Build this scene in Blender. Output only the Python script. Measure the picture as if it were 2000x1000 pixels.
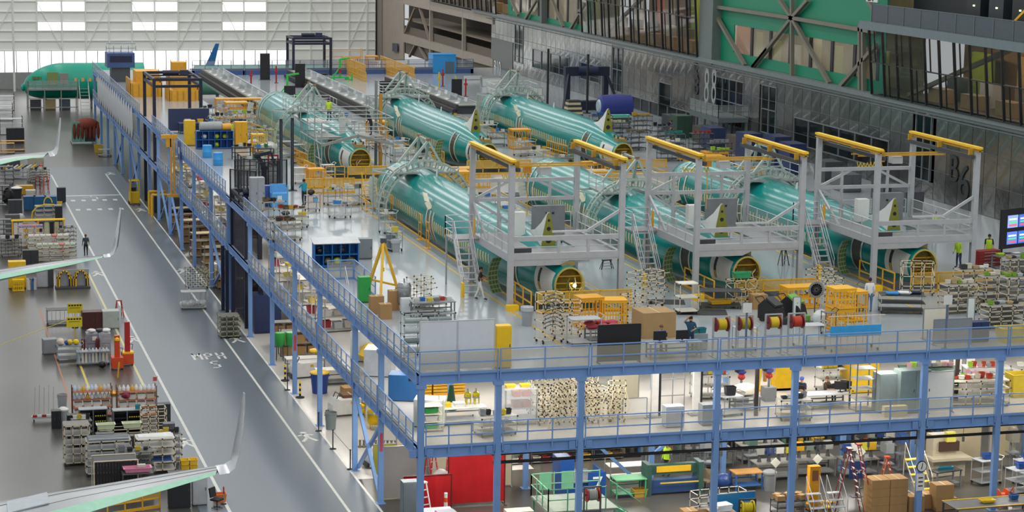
import bpy, bmesh, math, random
from mathutils import Vector, Matrix
random.seed(7)
for o in list(bpy.data.objects): bpy.data.objects.remove(o)
SC = bpy.context.scene
COL = SC.collection
PI = math.pi
# ------------------------------------------------------------------ camera
CAM = Vector((-21.415, -89.448, 28.888)); YAW, PIT, ROL, FOC = 0.279, 0.167, 0.016, 4164.4
_fw = Vector((math.sin(YAW)*math.cos(PIT), math.cos(YAW)*math.cos(PIT), -math.sin(PIT)))
_rt = Vector((math.cos(YAW), -math.sin(YAW), 0)); _up = _rt.cross(_fw)
_r2 = _rt*math.cos(ROL)+_up*math.sin(ROL); _u2 = -_rt*math.sin(ROL)+_up*math.cos(ROL)
cam = bpy.data.cameras.new('camera'); cam.sensor_width = 36; cam.lens = FOC/2000*36
cam.clip_start = 1; cam.clip_end = 1000
co = bpy.data.objects.new('camera', cam); COL.objects.link(co)
co.matrix_world = Matrix(((_r2.x, _u2.x, -_fw.x, CAM.x), (_r2.y, _u2.y, -_fw.y, CAM.y), (_r2.z, _u2.z, -_fw.z, CAM.z), (0, 0, 0, 1)))
SC.camera = co
# ------------------------------------------------------------------ world, lamps, exposure
w = bpy.data.worlds.new('world'); SC.world = w; w.use_nodes = True
w.node_tree.nodes['Background'].inputs[0].default_value = (0.95, 0.98, 1.0, 1)
w.node_tree.nodes['Background'].inputs[1].default_value = 0.55
SC.view_settings.view_transform = 'Standard'; SC.view_settings.look = 'None'
SC.view_settings.gamma = 1; SC.view_settings.use_curve_mapping = False
SC.view_settings.exposure = 0.06
def area(name, loc, sx, sy, power, col=(1, 1, 1), rot=(0, 0, 0)):
    l = bpy.data.lights.new(name, 'AREA'); l.shape = 'RECTANGLE'; l.size = sx; l.size_y = sy
    l.energy = power; l.color = col
    o = bpy.data.objects.new(name, l); COL.objects.link(o); o.location = loc; o.rotation_euler = rot
    return o
for hx in (-16, -3, 10, 23, 36):          # rows of roof lamps along the hall
    area('roof_lamp_row', (hx, 90, 34), 2.0, 280, 9000, (1, 0.985, 0.95))
# ------------------------------------------------------------------ pixel to place
def ray(x, y):
    return _r2*((x-1000)/FOC)+_u2*((500-y)/FOC)+_fw
def P(x, y, z):
    d = ray(x, y); return CAM+d*((z-CAM.z)/d.z)
def PX(x, y, X):
    d = ray(x, y); return CAM+d*((X-CAM.x)/d.x)
def PY(x, y, Y):
    d = ray(x, y); return CAM+d*((Y-CAM.y)/d.y)
ZM, ZT = 4.695, 8.0
# ------------------------------------------------------------------ materials
def srgb(h):
    r = [int(h[i:i+2], 16)/255 for i in (0, 2, 4)]
    return tuple(c/12.92 if c <= .04045 else ((c+.055)/1.055)**2.4 for c in r)
MATS = {}
def mat(h, rough=.5, metal=0., noise=.12, scale=3., bump=0., alpha=None, emit=0., spec=.5, stretch=None, coat=0.):
    key = (h, rough, metal, noise, scale, bump, alpha, emit, stretch, coat)
    if key in MATS: return MATS[key]
    m = bpy.data.materials.new('m_'+h); m.use_nodes = True; nt = m.node_tree; b = nt.nodes['Principled BSDF']
    c = srgb(h)
    b.inputs['Roughness'].default_value = rough; b.inputs['Metallic'].default_value = metal
    b.inputs['Specular IOR Level'].default_value = spec
    if coat: b.inputs['Coat Weight'].default_value = coat; b.inputs['Coat Roughness'].default_value = .08
    b.inputs['Base Color'].default_value = (*c, 1)
    if noise or bump:
        tc = nt.nodes.new('ShaderNodeTexCoord'); mp = nt.nodes.new('ShaderNodeMapping')
        if stretch: mp.inputs['Scale'].default_value = stretch
        nt.links.new(tc.outputs['Object'], mp.inputs[0])
        n = nt.nodes.new('ShaderNodeTexNoise'); n.inputs['Scale'].default_value = scale; n.inputs['Detail'].default_value = 4
        nt.links.new(mp.outputs[0], n.inputs['Vector'])
        if noise:
            r = nt.nodes.new('ShaderNodeMapRange'); r.inputs[3].default_value = 1-noise*1.6; r.inputs[4].default_value = 1+noise
            nt.links.new(n.outputs[0], r.inputs[0])
            mx = nt.nodes.new('ShaderNodeMix'); mx.data_type = 'RGBA'; mx.blend_type = 'MULTIPLY'
            mx.inputs[0].default_value = 1; mx.inputs[6].default_value = (*c, 1)
            nt.links.new(r.outputs[0], mx.inputs[7]); nt.links.new(mx.outputs[2], b.inputs['Base Color'])
        if bump:
            bp = nt.nodes.new('ShaderNodeBump'); bp.inputs['Strength'].default_value = bump; bp.inputs['Distance'].default_value = .1
            nt.links.new(n.outputs[0], bp.inputs['Height']); nt.links.new(bp.outputs[0], b.inputs['Normal'])
    if emit:
        b.inputs['Emission Color'].default_value = (*c, 1); b.inputs['Emission Strength'].default_value = emit
    if alpha is not None: b.inputs['Alpha'].default_value = alpha
    MATS[key] = m
    return m
BLUE = lambda: mat('759bd0', .42, 0, .08, 1.5)
NAVY = lambda: mat('1b2440', .5)
ALU = lambda: mat('c6c8cb', .36, .3, .1, 2)
STEEL = lambda: mat('8d949a', .4, .5)
TEAL = lambda: mat('008681', .17, 0, .14, .35, 0, None, 0, .35, (1.6, .06, 1.6), .0)
YEL = lambda: mat('e8b322', .45)
YEL2 = lambda: mat('f3c614', .4)
WHT = lambda: mat('dfe1de', .45, 0, .06)
CREAM = lambda: mat('d9cdb0', .4, 0, .06)
BLACK = lambda: mat('1c1c1f', .5)
DGREY = lambda: mat('4a4d50', .5)
GREY = lambda: mat('83878a', .5)
LGREY = lambda: mat('b4b8ba', .45)
RED = lambda: mat('b5202a', .4)
ORANGE = lambda: mat('d8501e', .4)
GRN = lambda: mat('35a845', .4)
SKY = lambda: mat('2d93d6', .4)
PBLUE = lambda: mat('1d5fa8', .4)
OLIVE = lambda: mat('8f8a2e', .45)
CARD = lambda: mat('a88455', .8)
WOOD = lambda: mat('9b7a4c', .7)
RUB = lambda: mat('2a2a2c', .8)
def mesh_screen(h='b9b7a8', a=.3):
    return mat(h, .6, 0, 0, 1, 0, a)
# ------------------------------------------------------------------ mesh builder
class MB:
    def __init__(s): s.v = []; s.f = []
    def add(s, vs, fs):
        n = len(s.v); s.v += [tuple(v) for v in vs]; s.f += [tuple(i+n for i in f) for f in fs]; return s
    BF = [(0, 3, 2, 1), (4, 5, 6, 7), (0, 1, 5, 4), (1, 2, 6, 5), (2, 3, 7, 6), (3, 0, 4, 7)]
    def bx(s, x0, x1, y0, y1, z0, z1):
        return s.add([(x0, y0, z0), (x1, y0, z0), (x1, y1, z0), (x0, y1, z0), (x0, y0, z1), (x1, y0, z1), (x1, y1, z1), (x0, y1, z1)], s.BF)
    def box(s, cx, cy, cz, sx, sy, sz, rz=0):
        c, n = math.cos(rz), math.sin(rz); vs = []
        for dz in (-sz/2, sz/2):
            for dx, dy in ((-sx/2, -sy/2), (sx/2, -sy/2), (sx/2, sy/2), (-sx/2, sy/2)):
                vs.append((cx+dx*c-dy*n, cy+dx*n+dy*c, cz+dz))
        return s.add(vs, s.BF)
    def bar(s, a, b, w, h=None, up=(0, 0, 1)):
        h = h or w; a = Vector(a); b = Vector(b); d = (b-a)
        if d.length < 1e-6: return s
        d.normalize(); u = Vector(up)
        if abs(d.dot(u)) > .98: u = Vector((0, 1, 0))
        r = d.cross(u).normalized(); u = r.cross(d); vs = []
        for p in (a, b):
            for i, j in ((-1, -1), (1, -1), (1, 1), (-1, 1)): vs.append(p+r*(i*w/2)+u*(j*h/2))
        return s.add(vs, s.BF)
    def tube(s, a, b, r, n=6, r2=None):
        a = Vector(a); b = Vector(b); d = (b-a).normalized(); u = Vector((0, 0, 1))
        if abs(d.z) > .95: u = Vector((1, 0, 0))
        e = d.cross(u).normalized(); g = d.cross(e); vs = []
        for p, q in ((a, r), (b, r if r2 is None else r2)):
            for i in range(n):
                t = 2*PI*i/n; vs.append(p+e*(q*math.cos(t))+g*(q*math.sin(t)))
        fs = [(i, (i+1) % n, n+(i+1) % n, n+i) for i in range(n)]+[tuple(range(n-1, -1, -1)), tuple(range(n, 2*n))]
        return s.add(vs, fs)
    def pipe(s, pts, r, n=6):
        for a, b in zip(pts, pts[1:]): s.tube(a, b, r, n)
        return s
    def cyl(s, cx, cy, z0, z1, r, r2=None, n=12): return s.tube((cx, cy, z0), (cx, cy, z1), r, n, r2)
    def prism(s, poly, ext):
        e = Vector(ext); n = len(poly); vs = [Vector(q) for q in poly]; vs += [q+e for q in vs]
        return s.add(vs, [tuple(range(n-1, -1, -1)), tuple(range(n, 2*n))]+[(i, (i+1) % n, n+(i+1) % n, n+i) for i in range(n)])
    def loft(s, rings, caps=True, closed=True):
        n = len(rings[0]); vs = [q for r in rings for q in r]; fs = []
        for k in range(len(rings)-1):
            for i in range(n if closed else n-1):
                j = (i+1) % n; fs.append((k*n+i, k*n+j, (k+1)*n+j, (k+1)*n+i))
        if caps: fs += [tuple(range(n-1, -1, -1)), tuple(range((len(rings)-1)*n, len(rings)*n))]
        return s.add(vs, fs)
    def lathe(s, prof, n=12, c=(0, 0, 0), axis='z'):
        rings = []
        for r, h in prof:
            ring = []
            for i in range(n):
                t = 2*PI*i/n; a, b = r*math.cos(t), r*math.sin(t)
                q = {'z': (a, b, h), 'x': (h, a, b), 'y': (a, h, b)}[axis]
                ring.append((q[0]+c[0], q[1]+c[1], q[2]+c[2]))
            rings.append(ring)
        return s.loft(rings)
    def blob(s, c, rx, ry, rz, n=8, m=5, jit=0):
        rings = []
        for k in range(m+1):
            ph = -PI/2+PI*k/m; rr = max(math.cos(ph), .05)
            rings.append([(c[0]+rx*rr*math.cos(2*PI*i/n)*(1+random.uniform(-jit, jit)), c[1]+ry*rr*math.sin(2*PI*i/n)*(1+random.uniform(-jit, jit)), c[2]+rz*math.sin(ph)) for i in range(n)])
        return s.loft(rings)
    def mesh(s, smooth=False):
        me = bpy.data.meshes.new('mesh'); me.from_pydata(s.v, [], s.f)
        bm = bmesh.new(); bm.from_mesh(me); bmesh.ops.recalc_face_normals(bm, faces=bm.faces); bm.to_mesh(me); bm.free()
        if smooth:
            me.polygons.foreach_set('use_smooth', [True]*len(me.polygons)); me.set_sharp_from_angle(angle=.7)
        return me
    def build(s, name, m, parent=None, smooth=False, **tags):
        return put(name, s.mesh(smooth), m, parent, **tags)
def put(name, me, m=None, parent=None, loc=None, rot=None, scale=None, **tags):
    o = bpy.data.objects.new(name, me); COL.objects.link(o)
    if m is not None:
        if not me.materials: me.materials.append(m)
        elif me.materials[0] != m:
            o.material_slots[0].link = 'OBJECT'; o.material_slots[0].material = m
    if parent: o.parent = parent
    if loc is not None: o.location = loc
    if rot is not None: o.rotation_euler = rot
    if scale is not None: o.scale = scale
    for k, x in tags.items(): o[k] = x
    return o
def thing(name, label, cat, loc=(0, 0, 0), rz=0, group=None):
    o = bpy.data.objects.new(name, None); COL.objects.link(o); o.empty_display_size = .2
    o.location = loc; o.rotation_euler = (0, 0, rz); tag(o, label, cat, group); return o
def tag(o, label, cat, group=None):
    o['label'] = label; o['category'] = cat
    if group: o['group'] = group
    return o
def copy_tree(o, parent=None, loc=None, rz=None, label=None, group=None, mats=None):
    c = o.copy(); COL.objects.link(c); c.parent = parent
    if loc is not None: c.location = loc
    if rz is not None: c.rotation_euler = (0, 0, rz)
    if label: c['label'] = label
    if group: c['group'] = group
    for ch in list(o.children): copy_tree(ch, c)
    return c
_cache = {}
def unit_box():
    if 'ub' not in _cache: _cache['ub'] = MB().bx(-.5, .5, -.5, .5, -.5, .5).mesh()
    return _cache['ub'].copy() if False else _cache['ub']
def pbox(name, m, parent, x0, x1, y0, y1, z0, z1, **tags):
    return MB().bx(x0, x1, y0, y1, z0, z1).build(name, m, parent, **tags)
TMP = bpy.data.scenes.new('workshop')
def bake(t):
    TMP.collection.objects.link(t); TMP.view_layers[0].update(); dg = TMP.view_layers[0].depsgraph
    me = bpy.data.meshes.new_from_object(t.evaluated_get(dg)); bpy.data.objects.remove(t); return me
def text(name, s, m, parent, size, mtx, depth=.01, bold=0.):
    c = bpy.data.curves.new(name, 'FONT'); c.body = s; c.size = size; c.extrude = depth; c.offset = bold; c.align_x = 'CENTER'; c.align_y = 'CENTER'
    t = bpy.data.objects.new('tmp', c); me = bake(t); me.materials.clear()
    o = put(name, me, m, parent); o.matrix_local = mtx; return o
def wallmtx(origin, right, up):
    r = Vector(right).normalized(); u = Vector(up).normalized(); n = r.cross(u)
    return Matrix(((r.x, u.x, n.x, origin[0]), (r.y, u.y, n.y, origin[1]), (r.z, u.z, n.z, origin[2]), (0, 0, 0, 1)))
# ================================================================== ground floor and its paint
def floor_mat():
    m = bpy.data.materials.new('concrete'); m.use_nodes = True; nt = m.node_tree; b = nt.nodes['Principled BSDF']
    tc = nt.nodes.new('ShaderNodeTexCoord'); n = nt.nodes.new('ShaderNodeTexNoise'); n.inputs['Scale'].default_value = .25; n.inputs['Detail'].default_value = 6
    mp = nt.nodes.new('ShaderNodeMapping'); mp.inputs['Scale'].default_value = (1, .35, 1)
    nt.links.new(tc.outputs['Object'], mp.inputs[0]); nt.links.new(mp.outputs[0], n.inputs['Vector'])
    cr = nt.nodes.new('ShaderNodeValToRGB'); cr.color_ramp.elements[0].position = .3; cr.color_ramp.elements[1].position = .7
    cr.color_ramp.elements[0].color = (*srgb('403f3b'), 1); cr.color_ramp.elements[1].color = (*srgb('565551'), 1)
    nt.links.new(n.outputs[0], cr.inputs[0]); nt.links.new(cr.outputs[0], b.inputs['Base Color'])
    b.inputs['Roughness'].default_value = .28
    return m
FLOOR = MB().bx(-70, 75, -75, 262, -.3, 0).build('floor', floor_mat(), kind='structure')
def fl(name, m, x0, x1, y0, y1, z=.004): return pbox(name, m, FLOOR, x0, x1, y0, y1, 0, z)
AISLE = mat('68727a', .33, 0, .08, .3, 0, None, 0, .5, (1, .3, 1))
fl('aisle_coating', AISLE, -8.6, -.25, -60, 138, .003)
fl('bay_floor_coating', mat('c9c6c0', .25, 0, .06, .4), -.25, 9, 12, 60, .003)
PAINT = mat('d8d8d2', .5, 0, .12, 2)
fl('aisle_line', PAINT, -1.81, -1.67, -60, 132, .006)
fl('aisle_line', PAINT, -7.32, -7.16, -60, 132, .006)
fl('aisle_edge_line', PAINT, -.3, -.18, -20, 118, .006)
fl('bay_line', mat('cfc78f', .5), -8.42, -8.27, 34, 74, .006)
fl('bay_line', mat('cdb64a', .5), -11.6, -11.46, 34, 43, .006)
fl('bay_line', mat('a8704a', .5), -12.9, -12.8, 30, 60, .005)
fl('crossing_bar', PAINT, -7.16, -1.81, 116, 116.5, .006)
for yy, n0 in ((112.5, 5), (106.5, 5)):
    for i in range(n0): fl('crossing_square', PAINT, -6.7+i*.98, -6.3+i*.98, yy, yy+1.0, .006)
def walker(x, y, s=1.0):
    mb = MB(); z = .006
    def st(a, b, w=.13):
        a = Vector((x+a[0]*s, y+a[1]*s, z)); b = Vector((x+b[0]*s, y+b[1]*s, z)); mb.bar(a, b, w*s, .006)
    mb.cyl(x, y+1.05*s, .004, .008, .17*s, n=10)
    st((0, .85), (.05, .2), .24); st((.0, .8), (-.35, .45)); st((0, .8), (.38, .55)); st((.05, .2), (-.3, -.6), .16); st((.05, .2), (.38, -.55), .16)
    mb.build('walkway_figure', PAINT, FLOOR)
for px, py in ((190, 536), (260, 665), (362, 868), (216, 340), (275, 411), (357, 531), (462, 665), (600, 856)):
    q = P(px, py, 0); walker(q.x, q.y, 1.15)
GLYPH = {'M': [((0, 0), (0, 1)), ((0, 1), (.35, .45)), ((.35, .45), (.7, 1)), ((.7, 1), (.7, 0))], 'P': [((0, 0), (0, 1)), ((0, 1), (.6, 1)), ((.6, 1), (.6, .5)), ((.6, .5), (0, .5))], 'H': [((0, 0), (0, 1)), ((.6, 0), (.6, 1)), ((0, .5), (.6, .5))],
         '5': [((.6, 1), (0, 1)), ((0, 1), (0, .55)), ((0, .55), (.6, .55)), ((.6, .55), (.6, 0)), ((.6, 0), (0, 0))], '-': [((0, .5), (.6, .5))]}
def floor_text(s_, x, y, w_, h_, gap):
    for i, ch in enumerate(s_):
        mb = MB()
        for a, b in GLYPH[ch]:
            A = Vector((x+i*gap+a[0]*w_, y+a[1]*h_, .006)); B = Vector((x+i*gap+b[0]*w_, y+b[1]*h_, .006)); e = (B-A).normalized()*.07; mb.bar(A-e, B+e, .15, .006)
        mb.build('floor_letter', PAINT, FLOOR)
q = P(410, 700, 0); floor_text('MPH', q.x-.95, q.y-.2, .66, 1.7, .76); floor_text('5', q.x-.1, q.y-2.7, .66, 1.8, .7)
q = P(183, 389, 0); floor_text('-5-', q.x-.85, q.y, .8, 2.6, .75)
# ================================================================== mezzanine decks with slots for the fuselages
FX = (11.2, 21.6, 32.2); ZC = 9.1
SLOT = 2.15
SLOTS = [(FX[0], 13.2, 56), (FX[1], 14.6, 56), (FX[2], 15, 55), (FX[0], 65, 108), (FX[1], 67, 104.5), (FX[2], 66, 107)]
DECK = mat('a3abb0', .14, 0, .07, .35, 0, None, 0, .5, (1, .3, 1))
DK = bpy.data.objects.new('floor_upper_deck', None); COL.objects.link(DK); DK['kind'] = 'structure'
HOLES = [(s[0]-SLOT, s[0]+SLOT, s[1], s[2]) for s in SLOTS]+[(7.7, 10.7, 114, 156)]
ys = sorted({0.16, 165.0} | {s[2] for s in HOLES} | {s[3] for s in HOLES})
for y0, y1 in zip(ys, ys[1:]):
    ym = (y0+y1)/2; xs = [.16]
    for s in HOLES:
        if s[2] < ym < s[3]: xs += [s[0], s[1]]
    xs.append(49.0); xs = sorted(xs)
    for i in range(0, len(xs), 2): pbox('deck_slab', DECK, DK, xs[i], xs[i+1], y0, y1, 7.72, ZT)
YLINE = mat('caa52e', .45, 0, .15, 2)
for s in SLOTS:
    for sx in (-1, 1):
        e = s[0]+sx*(SLOT+.98)
        pbox('deck_line', YLINE, DK, e-.06, e+.06, s[1]-9 if s[1] < 20 else s[1], s[2], ZT, ZT+.004)
        e = s[0]+sx*(SLOT+.3)
        pbox('slot_mat', mat('6f7678', .6), DK, e-.26, e+.26, s[1], s[2], ZT, ZT+.012)
        e = s[0]+sx*(SLOT+.07)
        pbox('slot_kerb', YLINE, DK, e-.05, e+.05, s[1], s[2], ZT+.012, ZT+.07)
MIDF = pbox('floor_middle_deck', mat('d2cec8', .25, 0, .06, .4), None, .16, 49, .16, 165, 4.42, ZM, kind='structure')
# ------------------------------------------------------------------ blue steel frame
MZ = thing('mezzanine_frame', 'blue painted steel mezzanine frame of columns, beams and guard rails around the decks', 'mezzanine')
XF = [.13, 3.67, 7.55, 14.13, 18.0, 24.6, 28.57, 35.1, 39.0, 45.6]
YS = [7.6, 13.7, 23.2, 31.0, 38.9, 47.6, 57.2, 66.0, 75.5, 83.4, 91.3, 99.6, 107, 116, 124, 132, 140, 148, 156, 164]
def column(x, y, z0, z1, w=.27):
    mb = MB(); t = .03
    mb.bx(x-w/2, x+w/2, y-w/2, y-w/2+t, z0, z1); mb.bx(x-w/2, x+w/2, y+w/2-t, y+w/2, z0, z1); mb.bx(x-w/2, x+w/2, y-w/2+.05, y+w/2-.05, z0, z1)
    mb.bx(x-w*.9, x+w*.9, y-w*.9, y+w*.9, z0, z0+.03)
    mb.bx(x-w*.8, x+w*.8, y-w*.6, y+w*.6, z1-.18, z1)
    return mb.build('column', BLUE(), MZ)
for x in XF: column(x, 0, 0, 7.57)
for x in XF[1:]: column(x, 8.6, 0, 7.57, .24)
for y in YS: column(0, y, 0, 7.57, .25)
def beam(a, b, h, w=.24):
    a = Vector(a); b = Vector(b); mb = MB(); c = Vector((0, 0, -h/2))
    mb.bar(a+c, b+c, w*.5, h); mb.bar(a+Vector((0, 0, -.02)), b+Vector((0, 0, -.02)), w, .04); mb.bar(a+Vector((0, 0, -h+.02)), b+Vector((0, 0, -h+.02)), w, .04)
    return mb.build('beam', BLUE(), MZ)
GAPS_T = [(49.2, 57.5), (102.8, 113.5)]       # lift bays
for i, (x0, x1) in enumerate(zip([0]+XF[1:], XF[1:]+[49])):
    beam((x0, 0, ZT), (x1, 0, ZT), .43); beam((x0, 0, ZM), (x1, 0, ZM), .46)
for y0, y1 in zip([0]+YS, YS+[165]):
    beam((0, y0, ZT), (0, y1, ZT), .43); beam((0, y0, ZM), (0, y1, ZM), .46)
for x in XF:                                  # bolt groups beside the columns
    for sx in (-1, 1):
        mb = MB()
        for i in range(2):
            for j in range(3):
                bx_ = x+sx*(.34+i*.12); mb.tube((bx_, -.135, 4.33+j*.12), (bx_, -.155, 4.33+j*.12), .028, 6)
        mb.bx(x+sx*.4-.15, x+sx*.4+.15, -.137, -.12, 4.28, 4.65)
        mb.build('bolt_plate', BLUE(), MZ)
def brace(a, b): MB().bar(a, b, .16, .16).build('brace', BLUE(), MZ)
for y0, y1 in ((7.6, 13.7), (83.4, 91.3), (91.3, 99.6), (57.2, 66.0), (116, 124), (132, 140)):
    brace((0, y0, .15), (0, y1, 4.2)); brace((.18, y1, .15), (.18, y0, 4.2))
brace((9.0, 8.6, 4.1), (13.2, 8.6, .2)); brace((17.6, 8.6, 4.1), (14.3, 8.6, 1.4))
brace((.25, 2.6, 7.5), (2.6, 2.6, 5)) if False else None
MESHP = mesh_screen()

def railing(a, b, n, mid=True, m=None, mp=None, parent=None, h=1.07, drop=.3, pw=.055):
    """guard rail from a to b with n spans: a part holding posts, rails and mesh panels"""
    a = Vector(a); b = Vector(b); d = b-a; L = d.length; u = d.normalized(); m = m or BLUE()
    g = bpy.data.objects.new('guard_rail', None); COL.objects.link(g); g.parent = parent or MZ
    post = None
    for i in range(n+1):
        q = a+u*(L*i/n)
        if post is None:
            o = MB().bx(-pw/2, pw/2, -pw/2, pw/2, -drop, h).build('rail_post', m, g); post = o.data; o.location = q
        else: put('rail_post', post, m, g, q)
    for z in (h, h*.5):
        MB().bar(a+Vector((0, 0, z)), b+Vector((0, 0, z)), .05).build('rail', m, g)
    MB().bar(a+Vector((0, 0, .06)), b+Vector((0, 0, .06)), .02, .12).build('toe_board', m, g)
    if mp is not False:
        for i in range(n):
            p0 = a+u*(L*i/n+.03); p1 = a+u*(L*(i+1)/n-.03)
            MB().bar(p0+Vector((0, 0, .53)), p1+Vector((0, 0, .53)), .008, h-.14).build('mesh_panel', mp or MESHP, g)
    return g
for (x0, x1, n) in ((.02, 3.6, 2), (3.72, 7.85, 2), (7.97, 14.05, 4), (14.17, 18.3, 2), (18.42, 24.6, 4), (24.72, 28.85, 2), (28.97, 35, 4), (35.1, 45, 6)):
    railing((x0, -.15, ZT), (x1, -.15, ZT), n)
for i in range(len(XF)-1):
    x0, x1 = XF[i]+.2, XF[i+1]-.2
    railing((x0, -.15, ZM), (x1, -.15, ZM), 3 if x1-x0 < 4.2 else 4)
def siderail(y0, y1, z, step=1.35):
    n = max(1, round((y1-y0)/step)); railing((-.15, y0, z), (-.15, y1, z), n)
for y0, y1 in ((-.1, 10), (10.1, 20), (20.1, 30), (30.1, 40), (40.1, 49.2), (57.5, 67), (67.1, 77), (77.1, 87), (87.1, 102.8)): siderail(y0, y1, ZT)
for y0, y1 in ((.3, 7.4), (7.8, 13.5), (13.9, 23), (23.4, 30.8), (31.2, 38.7), (39.1, 47.4), (57.4, 65.8), (66.2, 75.3), (75.7, 83.2), (83.6, 91.1), (91.5, 99.4)): siderail(y0, y1, ZM)
for y0, y1 in ((113.5, 130), (130.1, 148), (148.1, 164.9)): siderail(y0, y1, ZT, 1.9); siderail(y0, y1, ZM, 1.9)
# red name plates on two columns
for y in (7.6, 31.0): pbox('column_sign', mat('c4485a', .5), MZ, -.07, .07, y-.142, y-.127, 2.6, 3.5)
# strip lights under the decks
def strip_light(x, y, z, L=3.0, along='y', watts=90):
    t = thing('strip_light', 'white fluorescent strip light fixed under the deck above the work area', 'light', (x, y, z), 0 if along == 'y' else PI/2, 'strip lights under the decks')
    pbox('housing', WHT(), t, -.12, .12, -L/2, L/2, -.06, 0)
    for sx in (-.05, .05): MB().tube((sx, -L/2+.05, -.08), (sx, L/2-.05, -.08), .02, 6).build('lamp_tube', mat('fff6e6', .5, 0, 0, 1, 0, None, 6), t)
    l = area('strip_lamp', (0, 0, -.11), .2, L, watts, (1, .95, .88)); l.parent = t
    return t
for x in (2, 5.6, 9.5, 13, 16.5, 20, 23.5, 27, 31, 35, 39, 43):
    for y in (2.2, 8.0): strip_light(x, y, 7.7, 3.2, 'y', 105)
for x in (2, 6, 10, 14, 18, 22, 26.5, 31, 36, 41):
    for y in (3.4, 11): strip_light(x, y, 4.4, 3.2, 'y', 190)
for y in (15, 21, 27, 33, 39, 46, 60, 69, 79, 88, 97):
    strip_light(2.2, y, 7.7, 3.2, 'y', 110); strip_light(2.2, y, 4.4, 3.2, 'y', 90)
# ================================================================== far hangar door wall
YF = 230.0
def fx(x, y=60): return PY(x, y, YF).x
def fz(x, y): return PY(x, y, YF).z
FW = bpy.data.objects.new('wall_far', None); COL.objects.link(FW); FW['kind'] = 'structure'
PANW = mat('f2f3ee', .55, 0, .04, .2)
RIB = mat('e6e7e1', .5, 0, .03)
vx = [-22, 26, 72.5, 121, 167.5, 213, 257.5, 302.5, 348, 391, 433.5, 476.5, 520.5, 563, 606, 647, 681, 716, 733]
vx = [-155, -110, -66]+vx
hy = [-14, 3, 23, 42, 60, 79, 97.5]
hz = [fz(350, y) for y in hy]
wins = {(a, r) for a in (72.5, 121, 257.5, 302.5, 433.5, 476.5) for r in (1, 3)}
GLOW = mat('ffffff', .3, 0, 0, 1, 0, None, 1.6)
for i in range(len(vx)-1):
    x0, x1 = fx(vx[i]), fx(vx[i+1])
    for k in range(len(hz)-1):
        z1, z0 = hz[k], hz[k+1]
        if (vx[i], k) in wins:
            pbox('window_pane', GLOW, FW, x0+.15, x1-.15, YF+.1, YF+.14, z0+.1, z1-.08)
            continue
        pbox('wall_panel', PANW, FW, x0, x1, YF, YF+.12, z0, z1)
    pbox('wall_panel', PANW, FW, x0, x1, YF, YF+.12, hz[0], 17)
    pbox('mullion', RIB, FW, x0-.09, x0+.09, YF-.22, YF, .0, 17)
for z in hz: pbox('girt', RIB, FW, fx(-155), fx(733), YF-.16, YF, z-.07, z+.07)
zb, zt = fz(350, 139), fz(350, 99)
xa = fx(-155); n = 0
pw = (fx(563)-fx(-155))/32
for i in range(32):
    pbox('window_pane', GLOW, FW, xa+i*pw+.06, xa+(i+1)*pw-.06, YF+.05, YF+.09, zb, zt)
    pbox('window_bar', mat('6b6f70', .5), FW, xa+i*pw-.05, xa+i*pw+.05, YF-.02, YF+.1, zb, zt)
pbox('wall_panel', PANW, FW, fx(563), fx(733), YF, YF+.12, 0, hz[-1])
pbox('wall_panel', mat('8f9290', .5), FW, fx(-155), fx(563), YF, YF+.15, 0, zb)
for i in range(3, len(vx)-2, 2):          # diagonal braces in front of the panels
    a, b = fx(vx[i]), fx(vx[i+1]); z0, z1 = hz[-1], hz[1]
    s = 1 if (i//2) % 2 else -1
    MB().bar((a, YF-.12, z0 if s > 0 else z1), (b, YF-.12, z1 if s > 0 else z0), .1, .1).build('brace', RIB, FW)
# white downpipe in front of the wall
q = PY(27.5, 137, 224); q1 = PY(24, 0, 224)
MB().tube((q.x, 224, .2), (q.x, 224, 16), .16, 10).build('downpipe', WHT(), FW)
# ================================================================== right wall
XW = 49.0
RW = bpy.data.objects.new('wall_right', None); COL.objects.link(RW); RW['kind'] = 'structure'
def wy(x, z=11):
    lo, hi = -40., 300.
    for _ in range(50):
        m = (lo+hi)/2; d = Vector((XW, m, z))-CAM
        if 1000+FOC*d.dot(_r2)/d.dot(_fw) > x: lo = m
        else: hi = m
    return m
def wz(x, y): return PX(x, y, XW).z
def silver(i):
    m = bpy.data.materials.new('silver_panel'); m.use_nodes = True; nt = m.node_tree; b = nt.nodes['Principled BSDF']
    g = (.2, .25, .3)[i]
    b.inputs['Base Color'].default_value = (g, g*1.01, g*.98, 1); b.inputs['Metallic'].default_value = .85; b.inputs['Roughness'].default_value = .22
    tc = nt.nodes.new('ShaderNodeTexCoord'); n = nt.nodes.new('ShaderNodeTexNoise'); n.inputs['Scale'].default_value = .9
    nt.links.new(tc.outputs['Object'], n.inputs['Vector'])
    bp = nt.nodes.new('ShaderNodeBump'); bp.inputs['Strength'].default_value = .5; bp.inputs['Distance'].default_value = .12
    nt.links.new(n.outputs[0], bp.inputs['Height']); nt.links.new(bp.outputs[0], b.inputs['Normal'])
    return m
SIL = [silver(i) for i in range(3)]
ZL = 14.35                                # ledge height
rows = [8.0, 10.1, 12.2, ZL-.1]
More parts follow.
